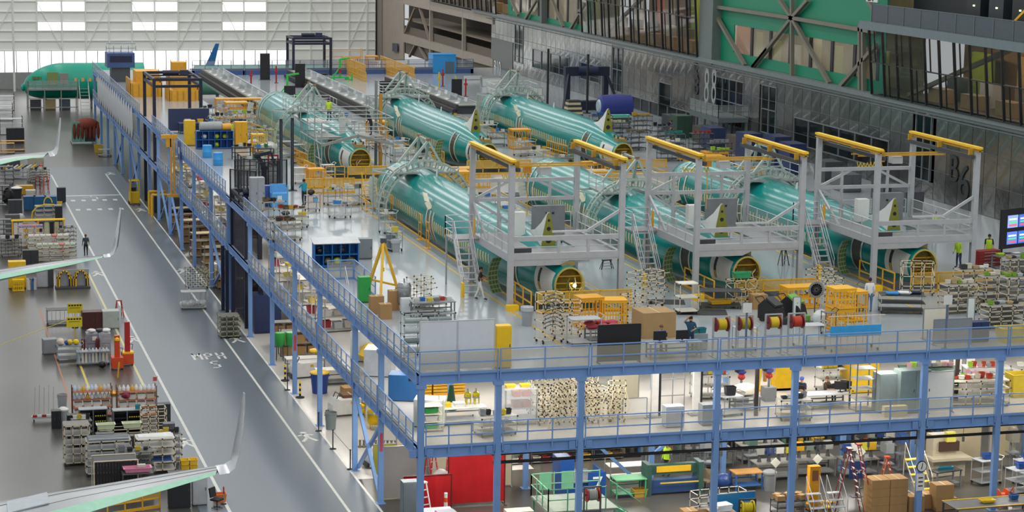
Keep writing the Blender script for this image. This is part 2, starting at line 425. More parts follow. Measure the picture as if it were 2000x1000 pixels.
# openings: name, px x0,x1, z0,z1, panes in y
OPEN = [('window_1', 1041, 1112, wz(1041, 131), wz(1041, 95), 4), ('window_2', 1135, 1172, wz(1135, 153), wz(1135, 121), 2),
        ('door_1', 1197, 1216, wz(1197, 176), wz(1197, 91), 2), ('window_3', 1288, 1312, wz(1290, 203), wz(1290, 160), 1),
        ('window_4', 1398, 1452, 9.2, 13.2, 4), ('window_5', 1488, 1516, 9.4, 13.4, 2),
        ('window_6', 1552, 1737, 9.2, wz(1553, 229), 6), ('window_7', 1788, 1818, 9.2, 13.9, 2), ('window_8', 1006, 1022, wz(1006, 120), wz(1006, 47), 2), ('window_9', 1237, 1362, 8.05, 9.3, 7)]
OY = [(n, wy(b), wy(a), z0, z1, k) for n, a, b, z0, z1, k in OPEN]
yy0, yy1 = 22.0, wy(960)
NP = int((yy1-yy0)/1.8); pwid = (yy1-yy0)/NP
pm = MB().bx(-.04, .04, -pwid/2+.03, pwid/2-.03, -1.03, 1.03).mesh()
for i in range(NP):
    ya = yy0+(i+.5)*pwid
    for k in range(3):
        zc_ = (rows[k]+rows[k+1])/2
        segs = [(rows[k], rows[k+1])]
        for n, o0, o1, z0, z1, kk in OY:
            if o0-.5 < ya < o1+.5:
                segs = [s for a, b in segs for s in ((a, min(b, z0)), (max(a, z1), b)) if s[1]-s[0] > .12]
        for a, b in segs:
            o = put('wall_panel', pm, SIL[random.choice((0, 1, 1, 2))], RW, (XW, ya, (a+b)/2)); o.scale = (1, 1, (b-a)/2.1)
pbox('backing', mat('3a3c3b', .7), RW, XW+4, XW+4.1, yy0, yy1, 8, ZL)
pbox('room_floor', mat('6a655c', .6), RW, XW+.1, XW+4, yy0, yy1, 7.8, 8.0)
FRM = mat('7c858a', .4, .3)
GLS = mat('20282a', .08, 0, 0, 1, 0, .45)
for n, o0, o1, z0, z1, k in OY:
    g = bpy.data.objects.new(n, None); COL.objects.link(g); g['kind'] = 'structure'; g.location = (XW, o0, z0)
    L = o1-o0; H = z1-z0; mb = MB(); s = L/k
    nz = max(1, round(H/2.0))
    for i in range(k+1): mb.bx(-.1, .06, i*s-.05, i*s+.05, 0, H)
    for j in range(nz+1): mb.bx(-.09, .06, -.05, L+.05, j*H/nz-.04, j*H/nz+.04)
    mb.build('frame', FRM, g)
    for i in range(k):
        for j in range(nz):
            pbox('pane', GLS, g, -.01, .01, i*s+.05, (i+1)*s-.05, j*H/nz+.04, (j+1)*H/nz-.04)
# goods on racks behind the openings
for n, o0, o1, z0, z1, k in OY:
    for i in range(int((o1-o0)/2)+1):
        ya = o0+.8+i*2
        if ya > o1: continue
        c = random.choice(('7a5a38', '4b3b2c', '8c4a2a', 'b08a50', '3c4650', '55666a', 'a35a33'))
        t = MB().box(XW+1.8, ya, (8+z1-.4)/2+.3, .9, 1.3, z1-8.6)
        o = t.build('storage_rack', mat(c, .7), RW)
# low ledge pipe along the top of the panels
mb = MB(); mb.bx(XW-.55, XW+.3, yy0, yy1+8, ZL, ZL+.35); mb.bx(XW-.35, XW+.1, yy0, yy1, ZL-.25, ZL)
mb.build('ledge', mat('777f80', .45, .2), RW)
mb = MB(); mb.tube((XW-.7, yy0, ZL-.35), (XW-.7, yy1, ZL-.35), .06, 6); mb.build('pipe', DGREY(), RW)
for z in (10.1, 12.2):
    MB().bx(XW-.07, XW-.04, yy0, yy1, z-.02, z+.02).build('panel_rail', mat('5f6464', .4, .4), RW)
# ---------------- upper storey
GREENW = mat('007f5e', .5, 0, .05, .3)
TRUSS = mat('746f62', .5, 0, .12, 1)
ZU0, ZU1 = ZL+.35, 24.0
def green(pa, pb, wa, wb, wtop, wbot, npan):
    """green cladding between pixels pa..pb with a row of windows"""
    y0, y1 = wy(pb), wy(pa); v0, v1 = wy(wb), wy(wa); x = XW+.35
    pbox('green_panel', GREENW, RW, x, x+.1, y0, y1, ZU0, wbot); pbox('green_panel', GREENW, RW, x, x+.1, y0, y1, wtop, ZU1)
    pbox('green_panel', GREENW, RW, x, x+.1, y0, v0, wbot, wtop); pbox('green_panel', GREENW, RW, x, x+.1, v1, y1, wbot, wtop)
    s = (v1-v0)/npan
    for i in range(npan):
        pbox('window_pane', mat('c9c0a8', .08, 0, 0, 1, 0, .25), RW, x+.04, x+.06, v0+i*s+.12, v0+(i+1)*s-.12, wbot, wtop)
        pbox('window_mullion', BLACK(), RW, x-.04, x+.12, v0+i*s-.24, v0+i*s+.24, wbot, wtop)
    # the lit room behind
    pbox('room_wall', mat('a8936c', .7, 0, .3, .6), RW, x+3.2, x+3.3, y0, y1, ZU0, ZU1)
    pbox('room_floor', mat('6e6656', .7), RW, x+.1, x+3.2, y0, y1, ZU0-.05, ZU0)
    for i in range(npan):
        ya = v0+(i+.5)*s
        pbox('room_partition', mat(random.choice(('5b4a35', 'c7b58c', 'd8d4c4', '8a6a45', 'a09a52')), .7), RW, x+1.6, x+1.75, ya-.7, ya+.9, ZU0, wtop-random.uniform(.1, 1.2))
        l = pbox('room_light', mat('fff0d0', .5, 0, 0, 1, 0, None, 5), RW, x+1.0, x+1.15, ya-.7, ya+.7, wtop-.05, wtop)
    return y0, y1
za = wz(1425, 48); zb2 = wz(1425, 102)
gB = green(1395, 1713, 1422, 1700, za, zb2, 7)
zc1 = wz(1060, 35)
gA = green(985, 1146, 993, 1141, zc1+3.2, wz(1000, 22), 8)
def strut(pts, w=.3, m=None):
    mb = MB()
    for (a, b, c, d) in pts:
        A = PX(a, b, XW); B = PX(c, d, XW); mb.bar(A, B, w, w, (1, 0, 0))
    return mb.build('truss_member', m or TRUSS, RW)
for s in ([(1547, 35, 1523, 0)], [(1547, 35, 1547, 150)], [(1547, 35, 1578, 0)], [(1547, 35, 1470, 132)], [(1547, 35, 1620, 163)], [(1397, 13, 1547, 35)], [(1547, 35, 1713, 63)],
          [(1642, 168, 1712, 88)], [(1680, 45, 1680, 188)], [(1686, 45, 1687, 180)], [(1397, 27, 1455, 128)], [(1695, 0, 1722, 40)], [(1547, 35, 1547, -20)], [(1470, 132, 1500, 95)]):
    strut(s)
for s in ([(1026, 38, 1048, 0)], [(1012, 30, 998, 0)], [(1100, 53, 1078, 0)], [(1114, 57, 1142, 8)], [(1150, 57, 1130, 20)]): strut(s, .28)
strut([(1062, -15, 1062, 46)], .75, mat('5b625f', .5))
mb = MB().bx(XW-.5, XW+.9, wy(1397), wy(1371), ZL-.1, 25); mb.build('pier', mat('66706e', .5), RW)
# lettering of the bays
def wtext(s, x, y, h, m, xo=-.12):
    q = PX(x, y, XW+xo); return text('bay_lettering', s, m, RW, h*1.4, wallmtx(q, (0, -1, 0), (0, 0, 1)), .01)
DKL = mat('2b2f30', .5); WHL = mat('e4e6e4', .5)
wtext('B', 1862, 332, 1.9, DKL); wtext('6', 1882, 360, 2.5, DKL)
wtext('B', 1358, 141, 1.6, DKL); wtext('8', 1359, 168, 1.9, DKL)
pbox('bay_sign_panel', mat('4c5051', .35, .5), RW, XW-.1, XW-.06, wy(1003), wy(961), 8.1, 11.6)
wtext('B10', 971, 132, 1.5, WHL, -.14)
for px in (1380, 1394): o = wtext('8', px, 172, 3.3, mat('9aa3a2', .3), -.55); o.scale.x = .55
# ---------------- glass bays leaning out
def glass_bay(pa, pb, tops, name):
    y0, y1 = wy(pb), wy(pa); z0, z1 = ZU0, ZU0+tops
    g = bpy.data.objects.new(name, None); COL.objects.link(g); g['kind'] = 'structure'; g.location = (XW, y0, z0)
    n = max(2, round((y1-y0)/2.3)); s = (y1-y0)/n; H = z1-z0
    gl = mat('2a3c3c', .03, 0, 0, 1, 0, .24)
    def pt(y, t): return Vector((-.6-.5*t, y, H*t))
    for i in range(n):
        for t0, t1 in ((0, .47), (.47, 1)):
            MB().add([pt(i*s+.04, t0), pt((i+1)*s-.04, t0), pt((i+1)*s-.04, t1), pt(i*s+.04, t1)]+[pt(i*s+.04, t0)+Vector((.02, 0, 0)), pt((i+1)*s-.04, t0)+Vector((.02, 0, 0)), pt((i+1)*s-.04, t1)+Vector((.02, 0, 0)), pt(i*s+.04, t1)+Vector((.02, 0, 0))], MB.BF).build('pane', gl, g)
    for i in range(n+1):
        MB().bar(pt(i*s, 0), pt(i*s, 1), .11, .2, (1, 0, 0)).build('mullion', mat('17191a', .4), g)
        if i < n: MB().bar(pt(i*s+.62*s, 0 if i % 2 else .47), pt(i*s+.62*s, .47 if i % 2 else 1), .05, .1, (1, 0, 0)).build('mullion', mat('17191a', .4), g)
    for t in (0, .47, 1): MB().bar(pt(0, t), pt(n*s, t), .12, .1).build('transom', mat('17191a', .4), g)
    L = n*s
    # the office inside
    pbox('office_floor', mat('5e4f3a', .6), g, -.3, 7, 0, L, -.1, 0)
    pbox('office_back_wall', mat('b0875a', .7, 0, .25, .4), g, 6.9, 7, 0, L, 0, H)
    pbox('office_ceiling', mat('2e3a38', .7), g, -1.0, 7, 0, L, H-.02, H+.12)
    for k in range(int(L/5)+1):
        ya = k*5+1.2
        if ya+3 > L: break
        c = ('c8612c', '96a52c', 'd9d9d0', '7d6844', 'c9a35a')[(k*2+n) % 5]
        pbox('office_screen', mat(c, .6), g, 5.0+k % 2, 5.2+k % 2, ya, ya+3.2, 0, H*.68)
        pbox('office_light', mat('ffe9d6', .5, 0, 0, 1, 0, None, 30), g, 2.0, 2.15, ya-.4, ya+3.8, H-.5, H-.42)
        pbox('office_desk', mat('a98d63', .6), g, 1.2, 2.2, ya, ya+2.4, 0, 1.0)
        pbox('office_cabinet', mat(('c9c3b4', '4d4438', '8a7a5a')[k % 3], .6), g, 3.2, 3.9, ya+1.5, ya+3.4, 0, 1.7)
    MB().bar((1.0, L*.9, .2), (1.0, L*.35, H-.2), .3, .3).build('office_brace', mat('8d7d63', .6), g)
    return g
glass_bay(1146, 1371, 7.5, 'window_10')
b2 = glass_bay(1713, 2110, PX(1713, 52, XW-1.6).z-ZU0, 'window_11')
glass_bay(842, 977, 7.5, 'window_12')
# terrace over the second glass bay
ya, yb = 24.0, wy(1713); zt = PX(1713, 40, XW-1.6).z
pbox('terrace_slab', mat('67767a', .5), RW, XW-1.9, XW+6, ya, yb, zt-.75, zt-.15)
mb = MB(); npst = 12
for i in range(npst+1):
    yv = ya+(yb-1.2-ya)*i/npst; mb.bx(XW-1.5, XW-1.42, yv-.04, yv+.04, zt-.15, zt+1.15)
mb.bar((XW-1.46, ya, zt+1.15), (XW-1.46, yb-1.2, zt+1.15), .06).build('terrace_rail', mat('596468', .45), RW)
for i in range(npst):
    yv = ya+(yb-1.2-ya)*i/npst; yw = ya+(yb-1.2-ya)*(i+1)/npst
    pbox('terrace_panel', mat('49525a', .45, .2), RW, XW-1.47, XW-1.44, yv+.05, yw-.05, zt-.12, zt+1.1)
pbox('plant_room_wall', mat('23272b', .6), RW, XW+2.5, XW+2.7, ya, yb, zt-.15, zt+6)
pbox('bay_sign', mat('d9dbd8', .5), RW, XW-1.2, XW-1.15, wy(1737, 18)-.1, wy(1716, 18), zt+1.25, zt+2.3)
text('bay_lettering', 'B7', mat('1c1c1f', .5), RW, 1.3, wallmtx((XW-1.22, (wy(1737, 18)+wy(1716, 18))/2, zt+1.7), (0, -1, 0), (0, 0, 1)), .01)
for i in range(6):
    yv = ya+3+i*3.2; pbox('server_cabinet', mat(('15181c', '2a3038', '1c2226')[i % 3], .5), RW, XW+.6, XW+1.7, yv, yv+2.0, zt-.15, zt+2.6)
    pbox('status_lamp', mat('b8ff9a', .5, 0, 0, 1, 0, None, 4), RW, XW+.56, XW+.6, yv+.8, yv+1.0, zt+1.6, zt+1.7)
MB().bar((XW-.2, ya+14, zt+.2), (XW-.2, ya+9, zt+3.2), .18, .18).build('yellow_boom', YEL(), RW)
# ---------------- tan steel end bay beyond the silver wall
TAN = mat('a3988a', .6, 0, .1, .6); TAN2 = mat('8b7f70', .6, 0, .12, .8)
def tpanel(name, m, pts, xo=0, th=.2):
    q = [PX(a, b, XW+xo) for a, b in pts]; return MB().prism(q, (th, 0, 0)).build(name, m, RW)
tpanel('tan_panel', TAN, [(745, -20), (788, -12), (788, 118), (745, 118)])
pbox('tan_interior', mat('4a4239', .8), RW, XW+5, XW+5.2, wy(960)-2, wy(745)+3, 6, 24)
pbox('tan_interior_floor', mat('7e7465', .7), RW, XW+.2, XW+5, wy(960), wy(788), 10.9, 11.1)
tpanel('tan_beam', mat('aaa093', .6), [(788, 8), (962, 48), (962, 30), (788, -10)], -.2, .5)
tpanel('tan_beam', mat('a59b8e', .6), [(788, 82), (962, 131), (962, 116), (788, 66)], -.2, .5)
for s in ([(842, 3, 842, 108)], [(906, 20, 906, 130)]): strut(s, .45, mat('a79e92', .6))
for s in ([(820, 16, 840, 80)], [(811, 16, 792, 62)], [(811, 88, 800, 110)], [(820, 92, 834, 118)]): strut(s, .32, TAN2)
tpanel('dark_post', BLACK(), [(730, -20), (734, -20), (734, 118), (730, 118)], -.4)
tpanel('tan_post', TAN2, [(734, -20), (745, -20), (745, 118), (734, 118)], -.2)
pbox('lower_wall', mat('6b6257', .7), RW, XW+.3, XW+.5, wy(960), wy(745), 6, 10)
mb = tpanel('blue_notice', mat('3c4656', .5), [(766, 84), (776, 85), (776, 102), (766, 100)], -.3, .05)
# ================================================================== fuselages, tail towards the camera, sunk in the deck slots
ST = [(0, .82, 1.05, -.85), (1, .95, 1.2, -1.0), (3, 1.22, 1.45, -1.25), (5.5, 1.5, 1.72, -1.5), (8.5, 1.75, 1.93, -1.75), (12, 1.88, 2.0, -1.95)]
def fus_dim(s, L):
    if s >= L-4.2:
        t = min(1, (s-(L-4.2))/4.2); k = math.sqrt(max(0, 1-t*t*.97)); return 1.88*k, 2.0*k-.5*t, -1.95*k-.1*t
    if s >= 12: return ST[-1][1:]
    for a, b in zip(ST, ST[1:]):
        if a[0] <= s <= b[0]:
            t = (s-a[0])/(b[0]-a[0]); return tuple(a[i]+(b[i]-a[i])*t for i in (1, 2, 3))
def fus_pt(s, a, L, off=0):
    w_, t_, b_ = fus_dim(s, L); zc_ = (t_+b_)/2; h_ = (t_-b_)/2
    return Vector((-(w_+off)*math.cos(a), s, 1.1+zc_+(h_+off)*math.sin(a)))
def patch(s0, s1, a0, a1, L, off=.02, n=4, k=1):
    mb = MB(); a0 = math.radians(a0); a1 = math.radians(a1); r0 = []; r1 = []
    rows_ = []
    for i in range(n+1):
        a = a0+(a1-a0)*i/n
        rows_.append([fus_pt(s0+(s1-s0)*j/k, a, L, off) for j in range(k+1)])
    inner = [[Vector((q.x*.93, q.y, q.z)) for q in r] for r in rows_]
    vs = [q for r in rows_ for q in r]; m_ = k+1
    fs = [(i*m_+j, i*m_+j+1, (i+1)*m_+j+1, (i+1)*m_+j) for i in range(n) for j in range(k)]
    # rim
    N = len(vs); back = [fus_pt(s0+(s1-s0)*j/k, a0+(a1-a0)*i/n, L, off-.03) for i in range(n+1) for j in range(k+1)]
    vs += back; fs += [tuple(N+q for q in reversed(f)) for f in fs]
    edge = [j for j in range(m_)]+[i*m_+k for i in range(1, n+1)]+[n*m_+j for j in range(k-1, -1, -1)]+[i*m_ for i in range(n-1, 0, -1)]
    for p, q in zip(edge, edge[1:]+edge[:1]): fs.append((p, q, N+q, N+p))
    return mb.add(vs, fs)
COVER = mat('d9c48a', .5); COVER2 = mat('b9c3a6', .5)
def fuselage(i, y0, L, label, dorsal=True, over=True, work=False, door=True, wrap=False, arch_seam=31):
    F = thing('aircraft_fuselage', label, 'aircraft fuselage', (FX[i], y0, ZT), 0, 'green fuselages in the deck slots')
    n = 40; ss = [0, .4, 1, 2, 3, 4.2, 5.5, 7, 8.5, 10, 12]+[12+(L-16.4-0)*j/6 for j in range(1, 7)]+[L-4.2+4.2*t for t in (.15, .35, .55, .72, .86, .95, 1)]
    ss = sorted(set(round(q, 3) for q in ss))
    rings = [[fus_pt(s, 2*PI*k/n, L) for k in range(n)] for s in ss]
    mb = MB().loft(rings, caps=False); N = len(mb.v); mb.f.append(tuple(range(N-n, N)))
    mb.build('skin', TEAL(), F, smooth=True)
    # open tail end: frame ring, gold bulkhead set back, beams, wiring
    mb = MB(); ring = lambda s, o: [fus_pt(s, 2*PI*k/n, L, o) for k in range(n)]
    mb.loft([ring(0, .0), [q-Vector((0, .06, 0)) for q in ring(0, .0)], [q-Vector((0, .06, 0)) for q in ring(0, -.09)], ring(.1, -.09), [q for q in ring(.5, -.12)]], caps=False)
    mb.build('end_frame', mat('cabd6c', .35, .4), F, smooth=True)
    mb = MB(); rr = ring(.45, -.1); mb.v += [tuple(q) for q in rr]; mb.f.append(tuple(range(n))); mb.add([Vector((q.x, q.y+.05, q.z)) for q in rr], [tuple(range(n-1, -1, -1))])
    mb.build('bulkhead', mat('7d6a1e', .35, .35, .5, 4, .3), F)
    for zz in (.95, 1.25, 1.62):
        wz_ = .78*math.sqrt(max(.05, 1-((zz-1.2)/.95)**2)); MB().bar((-wz_, .3, zz), (wz_, .3, zz), .06, .07).build('cross_beam', mat('c9a548', .35, .5), F)
    for k in range(7):
        mb = MB(); x = random.uniform(-.55, .55); pts = [Vector((x, .2, random.uniform(.5, .8)))]
        for j in range(3): pts.append(pts[-1]+Vector((random.uniform(-.2, .2), random.uniform(-.05, .05), random.uniform(.15, .35))))
        mb.pipe(pts, .025, 5).build('wire_bundle', mat(random.choice(('3b3a20', 'd8d0b0', '6a7a2a', '8a5a20', '22221c')), .5), F)
    if work: MB().blob((.32, .1, 1.15), .1, .08, .1).build('work_lamp', mat('fff2c0', .4, 0, 0, 1, 0, None, 12), F)
    # pale cover over the stabiliser cut-out
    patch(.25, 2.45, -32, 38, L, .02, 6, 4).build('stabiliser_cover', mat('d0d1cd', .45, 0, .06), F, smooth=True)
    patch(1.75, 2.0, -24, 30, L, .03, 5).build('cover_slot', BLACK(), F); patch(1.76, 1.99, -24, -4, L, .036, 3).build('slot_latch', mat('a98d3a', .4), F)
    # seams
    for s in (2.9, 6.2, 12.5, arch_seam-4, arch_seam+4):
        patch(s, s+.05, -40, 140, L, .006, 16).build('skin_seam', mat('0b8573', .3), F)
    # fin fittings on the crown
    mb = MB(); mb.bx(-.35, .35, .3, 1.5, 2.15, 2.42); mb.build('fin_fitting', mat('a5905c', .4, .3, .3, 6), F)
    for sx in (-.3, .3):
        for yy in (.4, 1.3): MB().bx(sx-.05, sx+.05, yy-.08, yy+.08, 2.42, 2.62).build('fin_lug', mat('5e4d22', .4, .4), F)
    if dorsal:
        yr = 3.9
        prof = lambda h: .38*(1-h)+.07*h
        mb = MB(); sec = []
        for t in (0, .35, .7, 1):
            H = .08+1.85*t**1.6; yv = yr+3.6*(1-t); b = 2.5+.35*(1-t)
            sec.append([Vector((-prof(0)*(.3+.7*t), yv, b)), Vector((prof(0)*(.3+.7*t), yv, b)), Vector((.06, yv, b+H)), Vector((-.06, yv, b+H))])
        mb.loft(sec).build('dorsal_fairing', mat('d7dad8', .4, 0, .04), F)
        MB().prism([(-.42, yr-.04, 2.42), (.42, yr-.04, 2.42), (.3, yr-.04, 3.3), (.1, yr-.04, 4.3), (0, yr-.04, 4.42), (-.1, yr-.04, 4.3), (-.3, yr-.04, 3.3)], (0, -.05, 0)).build('fin_rib', mat('86862f', .45), F)
        for z, r in ((2.95, .17), (3.55, .11), (4.0, .07)):
            MB().tube((0, yr-.088, z), (0, yr-.1, z), r, 14).build('lightening_hole', BLACK(), F)
    # windows with cream covers along the left side
    a0, a1 = -11, 5; s = 9.2; w0 = None; k = 0
    while s < L-5.5:
        if not (over and 21.8 < s < 24.4):
            patch(s, s+.17, a0, a1, L, .02, 2).build('window_cover', COVER if (k*7) % 5 else COVER2, F)
        s += .51; k += 1
    if over:      # overwing hatches with pale surrounds
        for so in (21.9, 22.65, 23.5): patch(so, so+.17, -34, 20, L, .035, 7).build('hatch_surround', mat('d9d6c6', .4), F, smooth=True)
        for so in (22.1, 22.9): patch(so, so+.42, -28, 12, L, .015, 4).build('hatch_opening', mat('6f5f3a', .5), F)
        mb = MB(); pp = [fus_pt(23.0, math.radians(22), L, .02), fus_pt(23.4, math.radians(30), L, .3), fus_pt(24.6, math.radians(40), L, .4)]
        for a, b in zip(pp, pp[1:]): mb.bar(a, b, .32, .06, (0, 1, 0))
        mb.build('hatch', mat('c4c2a8', .4), F)
    # aft service door swung open and its cut-out
    patch(5.0, 5.85, -40, 40, L, .02, 8, 2).build('door_cutout', mat('3a3a2a', .5), F)
    for so in (4.85, 5.9): patch(so, so+.12, -42, 46, L, .05, 9).build('door_surround', mat('cfd3d6', .2, .6) if wrap else mat('d8d6c8', .4), F, smooth=True)
    if door:
        dm = MB(); dd = MB(); cx_, cz_ = .55, 1.05
        def arc(r, a): return (cx_-r*math.cos(a)*1.0, cz_+r*math.sin(a))
        aa = [math.radians(-32+64*j/8) for j in range(9)]
        R_ = 1.78; cl = 1.3
        ring1 = [Vector((-cl-R_*math.cos(a)-.15, 4.15, cz_+R_*math.sin(a))) for a in aa]; ring2 = [q+Vector((.62, .35, 0)) for q in ring1]
        dm.loft([ring1, ring2, [q+Vector((.06, .1, 0)) for q in ring2], [q+Vector((.02, .14, 0)) for q in ring1]], caps=False, closed=False)
        dd = dm.build('open_door', mat('b9bcae', .4), F)
        mb = MB()
        for j in range(8):
            q = ring1[j]; q2 = ring1[j+1]
            for u in (.04, .24, .44):
                d1 = Vector((.62, .35, 0))*u/.62; d2 = Vector((.62, .35, 0))*(u+.16)/.62; o_ = Vector((.01, -.02, 0))
                e = (q2-q)*.12
                mb.add([q+e+d1+o_, q+e+d2+o_, q2-e+d2+o_, q2-e+d1+o_], [(0, 1, 2, 3)])
        mb.build('door_lining', mat('5d7f38', .5), dd)
    # forward door, open strip and rim
    patch(L-6.0, L-5.85, -35, 75, L, .05, 10).build('door_surround', mat('dcdcd4', .4), F, smooth=True)
    patch(L-4.9, L-4.78, -35, 60, L, .05, 9).build('door_surround', mat('dcdcd4', .4), F, smooth=True)
    mb = MB(); pr = [Vector((-2.5-.35*math.sin(j*.35), L-6.4, .35+j*.28)) for j in range(8)]
    for a, b in zip(pr, pr[1:]): mb.bar(a, b, .5, .07, (0, 1, 0))
    mb.build('forward_door', mat('c5c7bb', .4), F)
    for s, h_ in ((L-13, .5), (L-21, .4)):
        q = fus_pt(s, PI/2, L)
        MB().prism([q+Vector((.02, 0, -.05)), q+Vector((.02, .35, -.05)), q+Vector((.02, .12, h_)), q+Vector((.02, 0, h_))], (-.04, 0, 0)).build('antenna', WHT(), F)
    return F
fuselage(0, 13.6, 41.5, 'teal fuselage with a lit open tail, in the slot beside the white wall boards', work=True)
fuselage(1, 15.1, 40, 'teal fuselage between the first and third gantries, half hidden by stairs')
fuselage(2, 15.5, 38.5, 'teal fuselage nearest the bank of monitors, door opening wrapped in foil', wrap=True)
fuselage(0, 66.0, 41, 'teal fuselage with tube scaffolding around its tail, beside the lift tower', dorsal=False, over=False, door=True)
fuselage(1, 67.8, 36, 'teal fuselage in the back row with white dorsal fin, between two others')
fuselage(2, 66.8, 39.5, 'teal fuselage in the back row nearest the silver wall', door=True)
# ================================================================== tail gantries
def grail(parent, a, b, n, m=None, h=1.05, mp=True, rails=(1.05, .55)):
    a = Vector(a); b = Vector(b); m = m or ALU()
    for i in range(n+1):
        q = a+(b-a)*(i/n); MB().bx(-.025, .025, -.025, .025, 0, h).build('rail_post', m, parent).location = q
    for z in rails: MB().tube(a+Vector((0, 0, z)), b+Vector((0, 0, z)), .026, 6).build('rail', m, parent)
    if mp:
        for i in range(n):
            p0 = a+(b-a)*(i/n); p1 = a+(b-a)*((i+1)/n); d = (p1-p0).normalized()*.04
            MB().bar(p0+d+Vector((0, 0, h*.52)), p1-d+Vector((0, 0, h*.52)), .006, h*.85).build('mesh_panel', mesh_screen('aab0ae', .22), parent)
def stairs(parent, x0, x1, yb, zb, yt, zt, n, m=None):
    m = m or ALU(); mb = MB()
    for x in (x0, x1):
        MB().bar((x, yb, zb), (x, yt, zt), .05, .2).build('stringer', m, parent)
        mb = MB(); o = Vector((0, 0, .95))
        A = Vector((x, yb, zb+.1)); B = Vector((x, yt, zt))
        mb.tube(A+o, B+o, .026, 6); mb.tube(A+o*.55, B+o*.55, .022, 6)
        for t in (.03, .5, .97): mb.tube(A+(B-A)*t, A+(B-A)*t+o, .024, 6)
        mb.build('handrail', mat('c9ccd0', .3, .6), parent)
    for i in range(n):
        t = (i+.7)/n; y = yb+(yt-yb)*t; z = zb+(zt-zb)*t
        pbox('tread', mat('b9bcbf', .4, .4), parent, x0, x1, y-.14, y+.14, z-.04, z)
GALU = mat('b4b6b9', .4, .2, .1, 3)
def gantry(x0, y0, label, w=5.95, d=7.8):
    G = thing('tail_gantry', label, 'gantry', (x0, y0, ZT), 0, 'overhead gantries over the front fuselage tails'); H = 7.5
    for x in (0, w):
        for y in (0, d):
            mb = MB(); mb.bx(x-.14, x+.14, y-.14, y+.14, 0, H); mb.bx(x-.24, x+.24, y-.24, y+.24, 0, .04); mb.build('leg', GALU, G)
    for y in (0,): 
        for x in (0,): pbox('leg_guard', YEL2(), G, -.3, .3, -.65, -.24, 0, .28)
    for x in (0, w):
        pbox('top_beam', YEL2(), G, x-.14, x+.14, -.35, d+.35, H+.12, H+.24); mb = MB()
        mb.bx(x-.06, x+.06, -.3, d+.3, H-.05, H+.12); mb.bx(x-.16, x+.16, -.3, d+.3, H-.02, H+.03); mb.build('beam_web', mat('b58a1c', .45), G)
        pbox('crane_rail', mat('3b3e40', .5), G, x+(.22 if x == 0 else -.42), x+(.42 if x == 0 else -.22), -.1, d+.2, H-.42, H-.22)
        for yy in (.2, d*.5, d-.2): pbox('rail_hanger', mat('b58a1c', .45), G, x+(.2 if x == 0 else -.44), x+(.44 if x == 0 else -.2), yy-.06, yy+.06, H-.24, H+.12)
    for yy in (3.2, 4.1): MB().bar((.3, yy, H-.55), (w-.3, yy, H-.55), .06, .09).build('crane_bridge', mat('c99a2c', .45), G)
    pbox('hoist', mat('c8881a', .45), G, 1.7, 2.05, 3.4, 3.9, H-.95, H-.62); pbox('hoist_box', LGREY(), G, 2.5, 3.1, 3.3, 3.9, H-1.05, H-.65)
    MB().tube((1.9, 3.65, H-1), (1.9, 3.65, 4.2), .025, 5).build('hoist_chain', mat('d6a21e', .5), G)
    mb = MB(); pts = []
    for j in range(40): pts.append(Vector((.5+j*.04, 3.7, H-.95-.3*abs(math.sin(j*.6)))))
    mb.pipe(pts, .025, 4).build('festoon_cable', mat('e2c02a', .5), G)
    for z in (5.6, 4.55): MB().bar((0, d, z), (w, d, z), .16, .2).build('cross_member', GALU, G)
    for a, b in (((.1, d, 4.6), (2.2, d, 5.6)), ((w-.1, d, 4.5), (3.6, d, 5.6)), ((.1, d, 4.5), (2.9, d, 2.8)), ((w-.05, 0, 5.0), (4.1, 0, 3.95)), ((0.05, d-.1, 4.4), (.05, d-3, 2.8))):
        MB().bar(a, b, .12, .14).build('diagonal', GALU, G)
    for x in (1.5, 4.4): MB().bar((x, d, 2.75), (x, d, 5.6), .14).build('upright', GALU, G)
    MB().bar((2.2, 0, 3.95), (4.15, 0, 3.95), .1, .1).build('hand_bar', mat('d6d8da', .3, .5), G)
    # platform
    PZ = 2.72; PF = mat('8f9294', .45, .3)
    for (a, b, c, e) in ((.14, 1.75, .14, d-.14), (4.2, w-.14, .14, d-.14), (1.75, 4.2, .14, 2.3)): pbox('platform_deck', PF, G, a, b, c, e, PZ-.1, PZ)
    pbox('platform_beam', GALU, G, .14, w-.14, -.12, .12, PZ-.18, PZ+.15)
    MB().prism([(.14, -.1, PZ-.5), (2.6, -.1, PZ-.5), (3.1, -.1, PZ-.28), (w-.14, -.1, PZ-.28), (w-.14, -.1, PZ-.18), (.14, -.1, PZ-.18)], (0, .15, 0)).build('platform_fascia', GALU, G)
    for x in (0, w): pbox('platform_beam', GALU, G, x-.1, x+.1, .14, d-.14, PZ-.3, PZ+.1)
    pbox('guard_beam', GALU, G, .14, w-.14, -.08, .08, PZ+.78, PZ+1.02)
    MB().bar((.14, 0, PZ+.45), (w-.14, 0, PZ+.45), .05).build('guard_rail', GALU, G)
    for x in (2.55, 4.15): pbox('guard_post', GALU, G, x-.07, x+.07, -.06, .06, PZ+.15, PZ+.78)
    grail(G, (0, .3, PZ), (0, 5.9, PZ), 4); grail(G, (w, .3, PZ), (w, d-.2, PZ), 5); grail(G, (.3, d, PZ), (w-.3, d, PZ), 4, mp=False)
    # stair and landing beside the left leg
    stairs(G, -1.5, -.62, 3.7, 0, 5.9, PZ, 9)
    pbox('landing', PF, G, -1.55, 0, 5.9, 7.6, PZ-.1, PZ); grail(G, (-1.55, 5.95, PZ), (-1.55, 7.6, PZ), 1, mp=False, rails=(1.05, .7, .35)); grail(G, (-1.55, 7.6, PZ), (0, 7.6, PZ), 1, mp=False, rails=(1.05, .7, .35))
